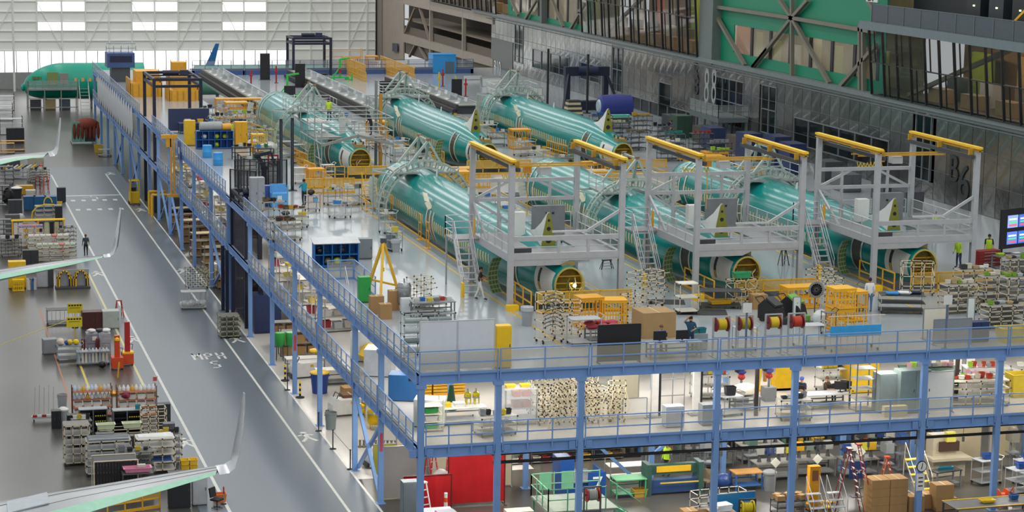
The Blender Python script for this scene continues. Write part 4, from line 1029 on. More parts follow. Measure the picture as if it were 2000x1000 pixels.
# ------------------------------------------------------------------ people
def person(loc, label, rz=0, h=1.74, shirt='1d2024', pants='20242c', skin='b98a6a', hair='2a1d16', pose='stand', hat=None, vest=None, arms=None, lean=0.):
    """one continuous skinned body; local +y is the way the person faces"""
    t = thing('person', label, 'person', loc, rz)
    hp = .52 if pose == 'sit' else .94
    st = .16 if pose == 'walk' else .03
    J = {}
    J['pel'] = (0, 0, hp); J['sp'] = (0, .02+lean*.3, hp+.22); J['ch'] = (0, .02+lean*.7, hp+.42); J['nk'] = (0, .03+lean, hp+.56); J['hd'] = (0, .05+lean, hp+.64); J['tp'] = (0, .05+lean, hp+.8)
    for s, k in ((-1, 'l'), (1, 'r')):
        dy = st*s
        if pose == 'sit': J[k+'hip'] = (s*.1, .02, hp-.02); J[k+'kn'] = (s*.12, .44, hp-.02); J[k+'an'] = (s*.12, .46, .08); J[k+'to'] = (s*.12, .64, .04)
        else: J[k+'hip'] = (s*.1, 0, hp-.06); J[k+'kn'] = (s*.11, dy*.7+.03, .5); J[k+'an'] = (s*.11, dy*1.6-.02, .08); J[k+'to'] = (s*.12, dy*1.6+.15, .04)
        J[k+'sh'] = (s*.19, .02+lean*.9, hp+.5)
        a = (arms or {}).get(k)
        if a is None: a = ((s*.24, -.03-dy*.5+lean, hp+.22), (s*.25, .1-dy*.8+lean, hp-.02))
        J[k+'el'], J[k+'wr'] = a
        w0 = Vector(J[k+'wr']); e0 = Vector(J[k+'el']); d = (w0-e0).normalized(); J[k+'pm'] = tuple(w0+d*.07)
        side = d.cross(Vector((s, .2, .1))).normalized(); pl = d.cross(side).normalized()
        for f, (off, ln) in enumerate(((.032, .075), (.011, .085), (-.011, .08), (-.03, .06))):
            b0 = w0+d*.075+side*off; J[k+'f%da' % f] = tuple(b0); J[k+'f%db' % f] = tuple(b0+d*ln*.55+pl*.01); J[k+'f%dc' % f] = tuple(b0+d*ln+pl*.03)
        J[k+'ta'] = tuple(w0+d*.03+side*.04); J[k+'tb'] = tuple(w0+d*.07+side*.065)
    E_ = [('pel', 'sp', 's'), ('sp', 'ch', 's'), ('ch', 'nk', 's'), ('nk', 'hd', 'k'), ('hd', 'tp', 'k')]
    for k in 'lr':
        E_ += [('pel', k+'hip', 'p'), (k+'hip', k+'kn', 'p'), (k+'kn', k+'an', 'p'), (k+'an', k+'to', 'b'), ('ch', k+'sh', 's'), (k+'sh', k+'el', 's'), (k+'el', k+'wr', 's' if h > 1.741 else 'k'), (k+'wr', k+'pm', 'k'), (k+'wr', k+'ta', 'k'), (k+'ta', k+'tb', 'k')]
        for f in range(4): E_ += [(k+'pm', k+'f%da' % f, 'k'), (k+'f%da' % f, k+'f%db' % f, 'k'), (k+'f%db' % f, k+'f%dc' % f, 'k')]
    RAD = {'pel': .15, 'sp': .135, 'ch': .15, 'nk': .055, 'hd': .085, 'tp': .075, 'hip': .095, 'kn': .065, 'an': .045, 'to': .04, 'sh': .07, 'el': .045, 'wr': .032, 'pm': .03, 'ta': .013, 'tb': .01}
    names = list(J); idx = {n: i for i, n in enumerate(names)}
    me = bpy.data.meshes.new('tmp'); me.from_pydata([J[n] for n in names], [(idx[a], idx[b]) for a, b, _ in E_], [])
    ob = bpy.data.objects.new('tmp', me); sk = ob.modifiers.new('s', 'SKIN'); sk.use_smooth_shade = True; ob.modifiers.new('u', 'SUBSURF').levels = 1
    for n in names:
        r = RAD.get(n) or RAD.get(n[1:]) or .0095
        me.skin_vertices[0].data[idx[n]].radius = (r, r); me.skin_vertices[0].data[idx[n]].use_root = n == 'pel'
    bm = bake(ob)
    bm.materials.clear()
    for c, r in ((shirt, .8), (pants, .8), (skin, .5), ('1a1a1c', .5)): bm.materials.append(mat(c, r))
    code = {'s': 0, 'p': 1, 'k': 2, 'b': 3}; segs = [(Vector(J[a]), Vector(J[b]), code[c]) for a, b, c in E_]
    for f in bm.polygons:
        c = f.center; best = 9; bi = 0
        for a, b, m_ in segs:
            ab = b-a; u = max(0, min(1, (c-a).dot(ab)/max(1e-9, ab.length_squared))); dd = (c-a-ab*u).length
            if dd < best: best = dd; bi = m_
        f.material_index = bi
    k_ = h/1.74; body = put('body', bm, None, t); body.scale = (k_, k_, k_)
    hd = Vector(J['hd'])+Vector((0, 0, .07))
    def pc(nm, mb, m_, sm=True): o = mb.build(nm, m_, t, smooth=sm); o.scale = (k_, k_, k_); return o
    pc('hair', MB().blob(hd+Vector((0, -.025, .04)), .1, .108, .105, 10, 6), mat(hair, .7))
    for s in (-1, 1):
        pc('eye', MB().blob(hd+Vector((s*.032, .083, .0)), .012, .01, .009, 6, 4), mat('201814', .3)); pc('ear', MB().blob(hd+Vector((s*.086, 0, -.01)), .014, .025, .035, 6, 4), mat(skin, .5))
    pc('nose', MB().blob(hd+Vector((0, .098, -.025)), .013, .02, .022, 6, 4), mat(skin, .5)); pc('mouth', MB().blob(hd+Vector((0, .085, -.062)), .025, .008, .007, 6, 4), mat('8a4a42', .5))
    if hat: pc('cap', MB().lathe([(.108, hd.z+.03), (.112, hd.z+.08), (.07, hd.z+.14), (.01, hd.z+.155)], 12, (hd.x, hd.y-.015, 0)), mat(hat, .6)); pc('cap_peak', MB().box(hd.x, hd.y+.13, hd.z+.045, .14, .1, .015), mat(hat, .6), False)
    if vest:
        v = []
        for z, a, b in ((hp-.05, .185, .15), (hp+.22, .17, .15), (hp+.42, .2, .165), (hp+.53, .17, .12)):
            u = (z-hp)/.56; v.append([(a*math.cos(2*PI*i/14), b*math.sin(2*PI*i/14)+.02+lean*max(0, u), z) for i in range(14)])
        pc('hi_vis_vest', MB().loft(v, caps=False), mat(vest, .6, 0, 0, 1))
    return t
# ================================================================== upper deck, front strip
def T(x, y): return V(P(x, y, ZT), ZT)
def Mi(x, y): return V(P(x, y, ZM), ZM)
def G0(x, y): return V(P(x, y, 0), 0)
def D(x, y): return (x, y, ZT)
def on(loc, dx, dy, h): return (loc[0]+dx, loc[1]+dy, loc[2]+h)
board(D(1.04, .6), 1.7, 2.25, 'd3d9de', 'pale grey wall board at the deck corner, touching its twin', frame='c3c8cc')
board(D(2.78, .6), 1.7, 2.25, 'd3d9de', 'pale grey wall board between its twin and the yellow locker', frame='c3c8cc')
cabinet(D(4.05, .75), .7, .5, 1.95, 'f0c41a', 'bright yellow locker beside the pale wall boards', doors=1)
# roll rack behind the boards
r_ = piperack(D(1.3, 3.6), 2.4, .7, 2.1, 'grey rack of rolled material behind the pale wall boards', levels=5, nx=4, col='a7b0ae', wheels=False)
for k in range(4):
    for j in range(2):
        o = MB().tube((-1.1+j*1.15, 0, 0), (-.05+j*1.15, 0, 0), .13, 12).build('material_roll', mat(('9aa5a4', '7f8c8c', 'b9c2c0')[(k+j) % 3], .6)); o.location = D(1.3, 3.6)[:2]+(ZT+.32+k*.47,)
        tag(o, 'grey roll of sheet material lying in the roll rack', 'roll', 'rolls in the grey rack')
carton(T(892, 640), .9, .5, .3, 'low brown carton behind the pale wall boards')
bench(T(845, 620), 2.2, .8, .85, 'steel bench with small parts beside the pressure tank', 0, '8c9194')
for k in range(6): tote(on(T(845, 620), -.85+k*.34, random.uniform(-.2, .2), .85), .26, .3, .16, ('c9cac4', '2f6db0', 'd8c23a', '7b7f80', 'b23a32', 'dfe0da')[k], '%s parts tray on the steel bench beside the pressure tank' % ('white', 'blue', 'yellow', 'grey', 'red', 'pale')[k], group='parts trays on the steel bench')
# tripod hoist, green cabinet, tank
q = T(748, 585); t = thing('tripod_hoist', 'yellow A-frame hoist leaning over the bench by the left guard rail', 'hoist', q)
yl = mat('e3b42a', .45)
MB().bar((0, 0, 3.1), (-.75, .9, .05), .13).build('leg', yl, t); MB().bar((0, 0, 3.1), (.85, -.4, .05), .13).build('leg', yl, t); MB().bar((0, 0, 3.1), (-.5, -1.6, .05), .13).build('leg', yl, t)
MB().bar((-.75, .9, 1.0), (.85, -.4, .75), .1).build('tie', yl, t); pbox('head', DGREY(), t, -.14, .14, -.12, .12, 3.0, 3.25); pbox('winch', mat('c28b12', .5), t, .6, 1.0, -.6, -.2, .2, .7)
MB().tube((0, 0, 3.0), (0, 0, 1.7), .02).build('chain', DGREY(), t); pbox('hook_block', YEL2(), t, -.06, .06, -.06, .06, 1.5, 1.7)
cabinet(T(711, 590), .62, .5, 1.35, '2fa04a', 'green machine cabinet beside the left guard rail', doors=1)
tank(T(789, 606), .36, 1.5, 'steel pressure tank beside the yellow hoist')
cabinet(T(792, 612), .5, .3, .8, 'd9dee2', 'small white notice cabinet in front of the pressure tank', doors=1)
for i, (x, y, w, d, h) in enumerate(((735, 612, .7, .5, .9), (752, 622, .6, .5, .75), (768, 605, .5, .5, 1.0))):
    carton(T(x, y), w, d, h, ('brown carton beside the green machine cabinet', 'brown carton between two others by the left guard rail', 'tall brown carton under the yellow hoist')[i])
piperack(T(818, 596), 1.1, .7, 1.5, 'rack of black-tipped pegs beside the pressure tank', .6, 5, 3, pegs=8)
piperack(T(838, 612), 1.6, .7, .8, 'low pipe rack of trimmed parts in front of the yellow hoist', .3, 3, 3, shelf='8f9496')
# blue cubby cabinet with steel roof
q = T(655, 520); t = thing('cubby_cabinet', 'blue cubby cabinet with sloping steel roof by the left guard rail', 'cabinet', q); bl = mat('1f6fb5', .45)
W, Dp, Hh = 2.5, .8, 1.35
pbox('back', bl, t, -W/2, W/2, Dp/2-.03, Dp/2, .1, Hh); pbox('base', bl, t, -W/2, W/2, -Dp/2, Dp/2, .05, .12); pbox('shelf', bl, t, -W/2, W/2, -Dp/2, Dp/2, .7, .74)
for k in range(6): pbox('divider', bl, t, -W/2+W*k/5-.02, -W/2+W*k/5+.02, -Dp/2, Dp/2, .1, Hh)
MB().prism([(-W/2-.1, -Dp/2-.1, Hh), (-W/2-.1, Dp/2+.1, Hh+.22), (-W/2-.1, Dp/2+.1, Hh+.26), (-W/2-.1, -Dp/2-.1, Hh+.04)], (W+.2, 0, 0)).build('roof', mat('a9adb0', .3, .6), t)
for k, (x, z, c, l) in enumerate(((-.9, .74, '15171c', 'black backpack in an upper compartment of the blue cubby cabinet'), (.35, .74, '1c1c22', 'dark jacket bundled in the blue cubby cabinet'), (-.45, .12, '6b6a3a', 'olive bag in a lower compartment of the blue cubby cabinet'), (.1, .12, 'b9d13a', 'lime green bag in the blue cubby cabinet'), (.85, .12, '8a7a2a', 'tan bag in the blue cubby cabinet'))):
    bag(on(q, x, -.1, z), .42, c, l, name='bag')
cabinet(T(712, 505), .8, .6, 1.2, '7e868a', 'grey steel cabinet beside the blue cubby cabinet', doors=1)
bin_(T(763, 488), .3, .85, '848c90', 'grey waste bin on the deck beside its wrapped twin'); bin_(T(773, 492), .28, .75, 'a3a9ac', 'pale grey waste bin next to the darker one on the open deck', bag=True)
railing(T(640, 547), T(690, 545), 2, parent=MZ); railing(T(692, 545), T(733, 580), 2, parent=MZ)
# carts along the open deck, left side
k = 0
for (x, y, w, d, h, lv, fc, sc, l) in ((664, 425, 1.3, .8, .95, 2, 'b4b8ba', '9da2a4', 'grey two-shelf trolley on the open deck with blue tool case'), (648, 400, 1.0, .7, 1.1, 3, '8b9296', '7c8386', 'grey mesh trolley left of the two-shelf trolley'), (690, 400, 1.4, .8, 1.2, 3, '9aa0a2', '8d9090', 'grey three-shelf trolley with yellow tools'), (757, 455, .9, .8, 1.3, 3, 'a7adb0', '9aa0a2', 'tall trolley of wrapped white parts beside the arch foot'), (770, 490, .8, .7, 1.2, 3, '8f979b', '9aa0a2', 'grey equipment trolley beside the grey bins')):
    t = cart(T(x, y), w, d, h, l, .3, lv, fc, sc)
    for j in range(4):
        c, cn = random.choice((('d8d9d4', 'white'), ('3b3d40', 'black'), ('7c8386', 'grey'), ('d9c13a', 'yellow')))
        tote(on(T(x, y), random.uniform(-w/3, w/3), random.uniform(-d/4, d/4), h-.03), .3, .25, random.uniform(.12, .3), c, '%s tray on top of the %s' % (cn, l.split(' with')[0].split(' on')[0].split(' left')[0].split(' of')[0].split(' beside')[0]), group='trays on deck trolleys')
tote(on(T(664, 425), -.2, 0, .92), .5, .4, .22, '3a86c8', 'blue tool case on the two-shelf trolley')
# workbench frames behind guard rail
for i, (x, y, w, l) in enumerate(((555, 470, 1.9, 'bench of brown tool trays behind the left guard rail, nearest the cubby cabinet'), (568, 445, 2.0, 'bench of brown tool trays between the machine and the cubby cabinet'), (530, 430, 1.6, 'bench with coiled hoses beside the pale blue machine'))):
    q = T(x, y); piperack(q, w, .9, 1.25, l, .25, 3, 3, shelf='6e6a5e', col='c4bfa8')
    for j in range(7):
        c, cn = random.choice((('4a3f30', 'brown'), ('6b5d45', 'tan'), ('2b2d30', 'black'), ('c8a21e', 'yellow'), ('a33b28', 'red')))
        tote(on(q, random.uniform(-w*.42, w*.42), random.uniform(-.3, .3), 1.26), .32, .26, random.uniform(.1, .25), c, '%s tool tray on the %s' % (cn, ' '.join(l.split()[:5])), .25, 'tool trays behind the left guard rail')
# pale blue machine, grey locker, robot and lift posts
q = T(545, 405); t = thing('test_machine', 'pale blue test machine with open top behind the left guard rail', 'machine', q); pm_ = mat('5fa6de', .45)
pbox('body', pm_, t, -.55, .55, -.45, .45, .05, 1.0); pbox('back_panel', pm_, t, -.55, .55, .35, .45, 1.0, 1.55); pbox('front_panel', mat('d5e2ea', .4), t, -.18, .12, -.47, -.45, .5, .85); pbox('plinth', DGREY(), t, -.5, .5, -.4, .4, 0, .05)
for s in (-1, 1): pbox('side_post', pm_, t, s*.52-.04, s*.52+.04, -.4, -.3, 1.0, 1.55)
cabinet(T(502, 410), .95, .7, 2.2, '9b9fa6', 'tall grey locker with green end beside the left guard rail', doors=2)
cabinet(T(520, 402), .9, .6, 1.4, '3c57a0', 'blue steel cabinet between grey locker and pale blue machine', doors=1)
q = T(516, 365); t = thing('handling_robot', 'dark navy handling arm on a post beside the lift cage', 'machine', q); nv = mat('1e2537', .5)
MB().lathe([(.4, 0), (.35, .1), (.22, .2), (.2, 1.2), (.26, 1.3), (.24, 1.5)], 12).build('pedestal', nv, t, smooth=True)
MB().bar((0, 0, 1.4), (-.5, 0, 2.3), .3, .3).build('lower_arm', nv, t); MB().bar((-.5, 0, 2.3), (.5, -.1, 2.5), .24, .26).build('upper_arm', nv, t); MB().blob((-.5, 0, 2.3), .26, .26, .26).build('elbow', nv, t); MB().bar((.5, -.1, 2.5), (.7, -.1, 1.7), .16).build('wrist', nv, t); pbox('gripper', DGREY(), t, .5, .9, -.3, .1, 1.55, 1.7)
for x, y, l in ((549, 375, 'tall dark navy mast beside the yellow slatted crate'), (571, 372, 'second dark navy mast nearest the yellow slatted crate')):
    q = T(x, y); t = thing('mast', l, 'mast', q); pbox('post', nv, t, -.1, .1, -.1, .1, 0, 5.2); pbox('base_plate', nv, t, -.3, .3, -.3, .3, 0, .05); pbox('guide_rail', DGREY(), t, -.03, .03, -.14, -.1, .3, 5.0)
cage_fence(T(450, 395), T(500, 400), 'black mesh fence along the left lift bay', 2.3, 3); cage_fence(T(506, 372), T(560, 365), 'black mesh fence around the handling arm', 2.0, 3)
person(T(594, 402), 'person in a teal t-shirt and dark trousers working at a trolley', .4, 1.8, '1593a8', '1c2230', 'a87a5c', '1e1612', arms={'r': ((.26, .18, 1.2), (.12, .4, 1.25)), 'l': ((-.26, .16, 1.2), (-.1, .42, 1.22))})
cart(T(610, 412), .9, .7, 1.1, 'trolley of black cases in front of the person in teal', .2, 3, '6f7578', '8d9294')
bag(on(T(610, 412), -.1, 0, 1.07), .42, '222226', 'black bag on the trolley in front of the person in teal', name='bag'); tote(on(T(610, 412), .2, -.1, .6), .3, .3, .3, '6fb2e0', 'pale blue box on the trolley in front of the person in teal')
bag(T(558, 420), .5, '1b1b1d', 'black coil of cable heaped beside the pale blue machine', name='cable_heap', flat=.6); tote(T(590, 422), .5, .4, .25, 'd9b81e', 'yellow tray on the floor by the person in teal')
crate(T(616, 366), 1.15, 1.0, 1.35, 'e3a01f', 'amber crate standing on the deck beside the lower lift mast', .05)
for (x, y, l) in ((585, 358, 'white wire trolley left of the amber crate'), (640, 352, 'white tool trolley right of the amber crate')):
    cart(T(x, y), .9, .7, 1.2, l, .1, 3, 'd4d6d4', 'c2c5c4')
# yellow barriers along the fuselages and tail ends
B_ = [((FX[0]-2.0, 12.5), (FX[0]+3.0, 12.5), 'yellow netted barrier closing the slot under the lit fuselage tail', 3), ((FX[1]-1.2, 13.7), (FX[1]+3.6, 13.7), 'yellow netted barrier closing the middle fuselage slot', 3), ((FX[2]-1.4, 14.1), (FX[2]+3.4, 14.1), 'yellow netted barrier closing the slot nearest the monitors', 3)]
for a, b, l, n in B_: barrier(a, b, l, n)
for i, l in enumerate(('yellow side rail between the gantry leg and the lit tail', 'yellow side rail beside the middle fuselage tail', 'yellow side rail beside the foil-wrapped fuselage tail')):
    y0 = (13.6, 14.8, 15.2)[i]; barrier((FX[i]-2.3, y0-.9), (FX[i]-2.35, y0+3.4), l, 3, screen=False)
for x, y, w, l in ((585, 322, 2.4, 'yellow slatted barrier panel along the left of the scaffolded fuselage'), (605, 345, 1.6, 'short yellow barrier panel at the scaffolded tail'), (500, 268, 2.2, 'yellow barrier panel beside the nose of the scaffolded fuselage'), (1090, 306, 2.6, 'yellow slatted barrier beside the back row fuselage near the silver wall'), (850, 318, 2.2, 'yellow slatted barrier beside the middle back row fuselage')):
    q = T(x, y); t = barrier((q[0]-w*.1, q[1]+w*.9), (q[0]+w*.1, q[1]-w*.9), l, 2, screen=False)
    for k in range(1, 12): pbox('slat', mat('e0a01e', .45), t, k*w*.15-.03, k*w*.15+.03, -.02, .02, .05, 1.05)
# the long yellow fence rows behind the front fuselages
for (xa, xb, y, l, n) in ((5.4, 9.0, 57.5, 'yellow rail fence behind the arch stand on the left', 5), (13.2, 19.2, 58.5, 'yellow rail fence between the front and back fuselage rows', 7), (24.0, 29.6, 58.5, 'yellow rail fence behind the middle fuselage nose', 7), (34.8, 41, 59.5, 'yellow rail fence behind the fuselage nearest the monitors', 7)):
    t = barrier((xa, y), (xb, y), l, n, screen=True)
    for k in range(int((xb-xa)/.3)): pbox('slat', mat('e0a01e', .45), t, k*.3+.1, k*.3+.15, -.02, .02, .05, 1.05)
# ------------------------------------------------------------------ front strip, centre
def rackgoods(q, w, h, n, names, where, rz=0, d=.5):
    for j in range(n):
        c, cn = random.choice(names); s = min(random.uniform(.2, .38), w*.85/n)
        tote(on(q, -w*.44+w*.88*(j+.5)/n, random.uniform(-d*.15, d*.15), h+.04), s, s*.9, random.uniform(.1, .28), c, '%s tray on %s' % (cn, where), rz, 'trays on '+where)
PALE = [('d8d4c4', 'cream'), ('b9bcbf', 'grey'), ('e3e3de', 'white'), ('3b3b3d', 'black'), ('b9a27a', 'tan')]
q = T(1072, 668); piperack(q, 1.1, .8, 2.4, 'tall cream pipe rack hung with dark curved parts in front of the lit tail', .2, 6, 3, pegs=10)
for k in range(9):
    a = MB(); pts = [(-.45+.9*j/6, -.25-.12*math.sin(j*PI/6), .2*math.sin(j*PI/6)) for j in range(7)]
    for u, w_ in zip(pts, pts[1:]): a.bar(u, w_, .12, .02)
    o = a.build('curved_part', mat('2c2d30', .5)); o.location = on(q, 0, -.3, .8+k*.18); tag(o, 'black curved trim part hung on the tall cream pipe rack', 'trim part', 'curved parts on the tall cream rack')
piperack(T(1105, 655), 1.4, .9, 1.7, 'cream pipe rack of short tubes beside the two amber crates', -.2, 5, 4, pegs=12)
piperack(T(1260, 600), 1.9, .9, 1.9, 'cream rack bristling with black-tipped pegs behind the large carton', .5, 6, 4, pegs=16)
piperack(T(1232, 633), .8, .7, 1.5, 'cream rack of small fittings between amber crate and large carton', .2, 5, 3, pegs=9)
crate(T(1149, 638), 1.2, 1.0, 1.5, 'e6a41c', 'amber slatted crate with paper labels left of its slatted twin', .1); crate(T(1196, 637), 1.25, 1.05, 1.35, 'eeb01c', 'amber slatted crate between the labelled crate and the large carton', -.15, n=9)
cart(T(1140, 672), 1.5, .9, 1.3, 'wire trolley carrying red cushions in front of the amber crates', 0, 2, 'b9bcc0', 'a9adb0')
for k in range(6):
    mb = MB().blob((0, 0, .12), .32, .2, .13, 10, 6, .05); o = mb.build('red_cushion', mat('b03a44', .6), None, smooth=True); p_ = T(1188, 668); o.location = on(p_, -.9+(k % 3)*.55, -.2+(k//3)*.35, .72+.1*(k//3)); tag(o, 'dusty red padded cushion on the low grey stand', 'cushion', 'red cushions on the grey stand')
bench(T(1188, 668), 2.2, 1.0, .72, 'low grey stand carrying red cushions behind the black board', 0, '8f9496')
bin_(T(1029, 636), .3, .95, '9b9fa3', 'grey bagged waste bin beside the lit fuselage tail', bag=True); 
board(D(9.55, .7), 2.05, 1.75, '1d1e20', 'black board facing the front guard rail beside the desk', frame='2c2d30')
carton(T(1276, 655), 1.7, 1.5, 1.25, 'very large brown carton behind the computer desk', .05, col='a98a5e')
q = D(12.4, 1.2); t = bench(q, 2.6, .7, .75, 'computer desk behind the front guard rail with two black monitors', 0, '9aa0a4')
monitor(on(q, -.75, -.1, .75), 'black monitor on the desk left of the person in blue', PI, .6, .42); monitor(on(q, .35, -.1, .75), 'black monitor on the desk right of the person in blue', PI, .6, .42)
person(D(12.15, 2.3), 'person in a blue shirt seated at the computer desk', PI, 1.72, '2a62b8', '2a2d36', 'c09474', '6b4a30', 'sit', arms={'r': ((.26, .15, .75), (.15, .4, .78)), 'l': ((-.26, .15, .75), (-.15, .4, .78))})
chair(D(12.15, 2.35), 'office chair under the person in blue', PI, '33363a')
person(D(13.5, 2.0), 'person in dark teal overalls raising one arm to the face', PI-.3, 1.72, '234a66', '27405a', 'b98a6a', '2a1a14', arms={'r': ((.3, .05, 1.5), (.12, .12, 1.72)), 'l': ((-.26, .12, 1.2), (-.1, .34, 1.15))})
cabinet(D(14.1, 2.6), .8, .6, .8, '9aa4a6', 'low cabinet with teal cases behind the front guard rail', doors=1)
for x, l in ((13.9, 'teal tool case nearest the person in overalls'), (14.3, 'teal tool case nearest the hose reels')): tote((x, 2.6, ZT+.8), .35, .3, .25, '1d7d84', l)
for k, (x, hc, l) in enumerate(((14.6, 'c9b01e', 'hose reel with yellow hose nearest the teal tool cases'), (15.75, 'b6a024', 'hose reel with olive hose, second from the tool cases'), (17.2, 'd8bc2a', 'hose reel with yellow hose, third from the tool cases'), (18.35, 'c2452a', 'hose reel with red hose nearest the blue tray'))):
    hosereel(D(x, .9), l, 0, 'hose reels behind the front guard rail', hc, 1.85)
for (x, w_) in ((16.3, 1.0), (19.6, 1.4)): cart(D(x, 2.2), w_, .8, 1.1, 'empty tube trolley behind the front rail beside the hose reels' if x < 17 else 'empty tube trolley between the red hose reel and the blue tray', 0, 2, 'a4a8aa', 'b9bcbf')
q = D(21.3, 1.1); t = thing('tray_rack', 'long sky blue tray on a cream pipe frame behind the front guard rail', 'rack', q)
pbox('tray_front', mat('38a3e0', .45), t, -1.3, 1.3, -.42, -.38, .75, 1.25); pbox('tray_bottom', mat('38a3e0', .45), t, -1.3, 1.3, -.4, .4, .72, .76)
for x in (-1.25, -.4, .4, 1.25): MB().tube((x, -.36, 0), (x, -.36, 1.75), .022).build('upright', CREAM(), t); MB().tube((x, .36, 0), (x, .36, 1.3), .022).build('upright', CREAM(), t)
MB().tube((-1.4, -.36, 1.7), (1.5, -.36, 1.7), .022).build('bar', CREAM(), t); casters(t, 2.5, .8)
# floor mats, carts near the middle fuselage tail
for (x, y, w, d, l) in ((1405, 600, 2.2, 1.1, 'dark grey table trolley with yellow tray under it, beside the middle fuselage tail'),):
    q = T(x, y); cart(q, w, d, .95, l, -.25, 2, 'c9c2ac', '3d4043', handle=False); tote(on(q, 0, 0, .2), 1.2, .6, .2, 'e0b020', 'yellow tray under the dark grey table trolley')
fl_ = [(1370, 610, 2.6, 1.6, 'black rubber mat beside the teal overalls person'), (1300, 590, 2.0, 1.3, 'black rubber mat near the cream peg rack'), (820, 605, 1.4, 1.6, 'grey wedge mat on the open deck by the peg rack')]
for x, y, w, d, l in fl_:
    o = MB().bx(-w/2, w/2, -d/2, d/2, 0, .02).build('rubber_mat', mat('303335', .7)); o.location = T(x, y); o.rotation_euler = (0, 0, -.3); tag(o, l, 'mat')
piperack(T(1340, 612), 1.0, .8, 1.6, 'cream pipe frame with white trays behind the raised arm', 0, 3, 2, shelf='dcd9cc'); piperack(T(1447, 592), 1.5, .7, 1.3, 'cream tilted peg rack with green part beside the yellow barrier', .3, 4, 3, pegs=8, tilt=.12)
tote(on(T(1447, 592), 0, 0, 1.36), .9, .5, .3, '35a06a', 'green plastic part on the tilted cream peg rack')
carton(T(1480, 602), .8, .7, .75, 'brown carton on end behind the olive hose reel')
piperack(T(1620, 598), 1.2, .7, 1.5, 'cream peg rack beside the person in white', .4, 5, 3, pegs=10); piperack(T(1600, 575), 1.3, .8, 1.4, 'cream peg rack left of the last gantry stair', .4, 5, 4, pegs=12)
scrubber(T(1548, 622), 'green and black floor scrubber in front of the amber bins', .5); scrubber(T(1506, 628), 'black floor scrubber beside the green one', .5, '2c2f31')
fan(T(1590, 630), 'grey pedestal fan in front of the amber bins', 1.7, .42)
for k, (x, y, w, h, l) in enumerate(((1560, 600, 1.8, 1.1, 'amber crate with white lid behind the pedestal fan'), (1640, 642, 1.15, 1.0, 'amber crate at the foot of the stack beside the push cart'), (1665, 625, 1.1, 1.5, 'tall amber crate behind the stack near the person in white'))):
    crate(T(x, y), w, 1.0, h, 'ecae1a', l, .05)
crate(on(T(1640, 642), 0, 0, 1.06), 1.15, 1.0, 1.0, 'f0b41c', 'amber crate on top of the stack beside the push cart', .05)
bag(T(1604, 637), .85, 'd5dada', 'large clear plastic sack beside the amber crate stack'); cart(T(1672, 606), .6, .8, 1.3, 'dark folding push cart next to the person in white', .2, 2, '3c4650', '4a5258'); cart(T(1617, 655), .6, .6, 1.2, 'black wire trolley in front of the amber crate stack', 0, 2, '2b2d30', '6a6d70')
person(T(1697, 610), 'person with dark hair in a white coat and jeans, seen from behind', -.15, 1.78, 'dde0e0', '5a7ba8', 'b08466', '2b1a14')
# right end
q = T(1760, 610); cart(q, 2.3, 1.1, 1.0, 'long cream trolley with charcoal top beside the last fuselage tail', -.3, 3, 'cfc8b0', '3d4246', handle=False)
for (dx, c, l) in ((-.6, '2f8fd0', 'blue foam tray on the charcoal trolley'), (.1, 'e4e6e6', 'white paper folder on the charcoal trolley'), (.7, '1f2a44', 'navy jacket hung over the charcoal trolley')): tote(on(q, dx, -.1, 1.0), .6, .5, .1, c, l, -.3)
piperack(T(1790, 575), 1.7, .8, 1.8, 'cream tilted frame with black joints above the charcoal trolley', -.3, 4, 4, tilt=.2, pegs=6)
RG = [(1870, 610, 1.8, 1.5, 'cream pipe rack of black cases behind the grey screen board'), (1900, 590, 2.0, 1.8, 'cream pipe rack against the yellow barrier at the monitor end'), (1945, 600, 1.9, 1.7, 'cream pipe rack hung with white parts and a fan'), (1985, 610, 1.7, 1.9, 'cream pipe rack at the end of the deck with grey sheets'), (1955, 640, 2.0, 1.2, 'low cream pipe rack with lime bag behind the front rail'), (1985, 560, 1.6, 1.6, 'cream pipe rack below the monitors')]
for x, y, w, h, l in RG:
    q = T(x, y); piperack(q, w, .9, h, l, .1, 5, 4, pegs=9, shelf='8f8f86'); rackgoods(q, w, h, 5, PALE+[('7aa828', 'lime')], 'the '+l.split(' behind')[0].split(' against')[0].split(' with')[0].split(' below')[0], 0, .7)
board(D(26.6, 1.2), 2.0, 1.25, '8b9296', 'grey screen board behind the front guard rail near the end', frame='8d949a'); board(D(26.4, 2.6), 1.3, 1.5, 'e2dcc8', 'cream notice board behind the grey screen board')
tote(D(30, 1.4), 1.6, .9, .7, 'd8c01e', 'yellow bin with loose parts behind the front guard rail'); cabinet(D(28.2, 1.6), .9, .5, 1.0, '23395e', 'navy cabinet with white labels near the yellow bin')
for x, y, l in ((1555, 626, 'white and teal notice on a stand beside the floor scrubber'), (1895, 628, 'white and teal notice on a stand near the navy cabinet')): board(T(x, y), .4, 1.2, 'e3ece8', l, name='notice_stand')
for x, l in ((1888, 'tall grey flag pole at the front guard rail beside the grey screen board'), (1478, 'tall grey pole at the front guard rail beside the third hose reel')):
    q = P(x, 700 if x > 1800 else 712, ZT); t = thing('sign_pole', l, 'pole', (q.x, .35, ZT)); MB().cyl(0, 0, 0, 2.6, .05).build('post', mat('5c6c86', .45), t); pbox('plate', WHT(), t, -.22, .22, -.07, -.05, 2.15, 2.6); pbox('base_plate', DGREY(), t, -.15, .15, -.15, .15, 0, .02)
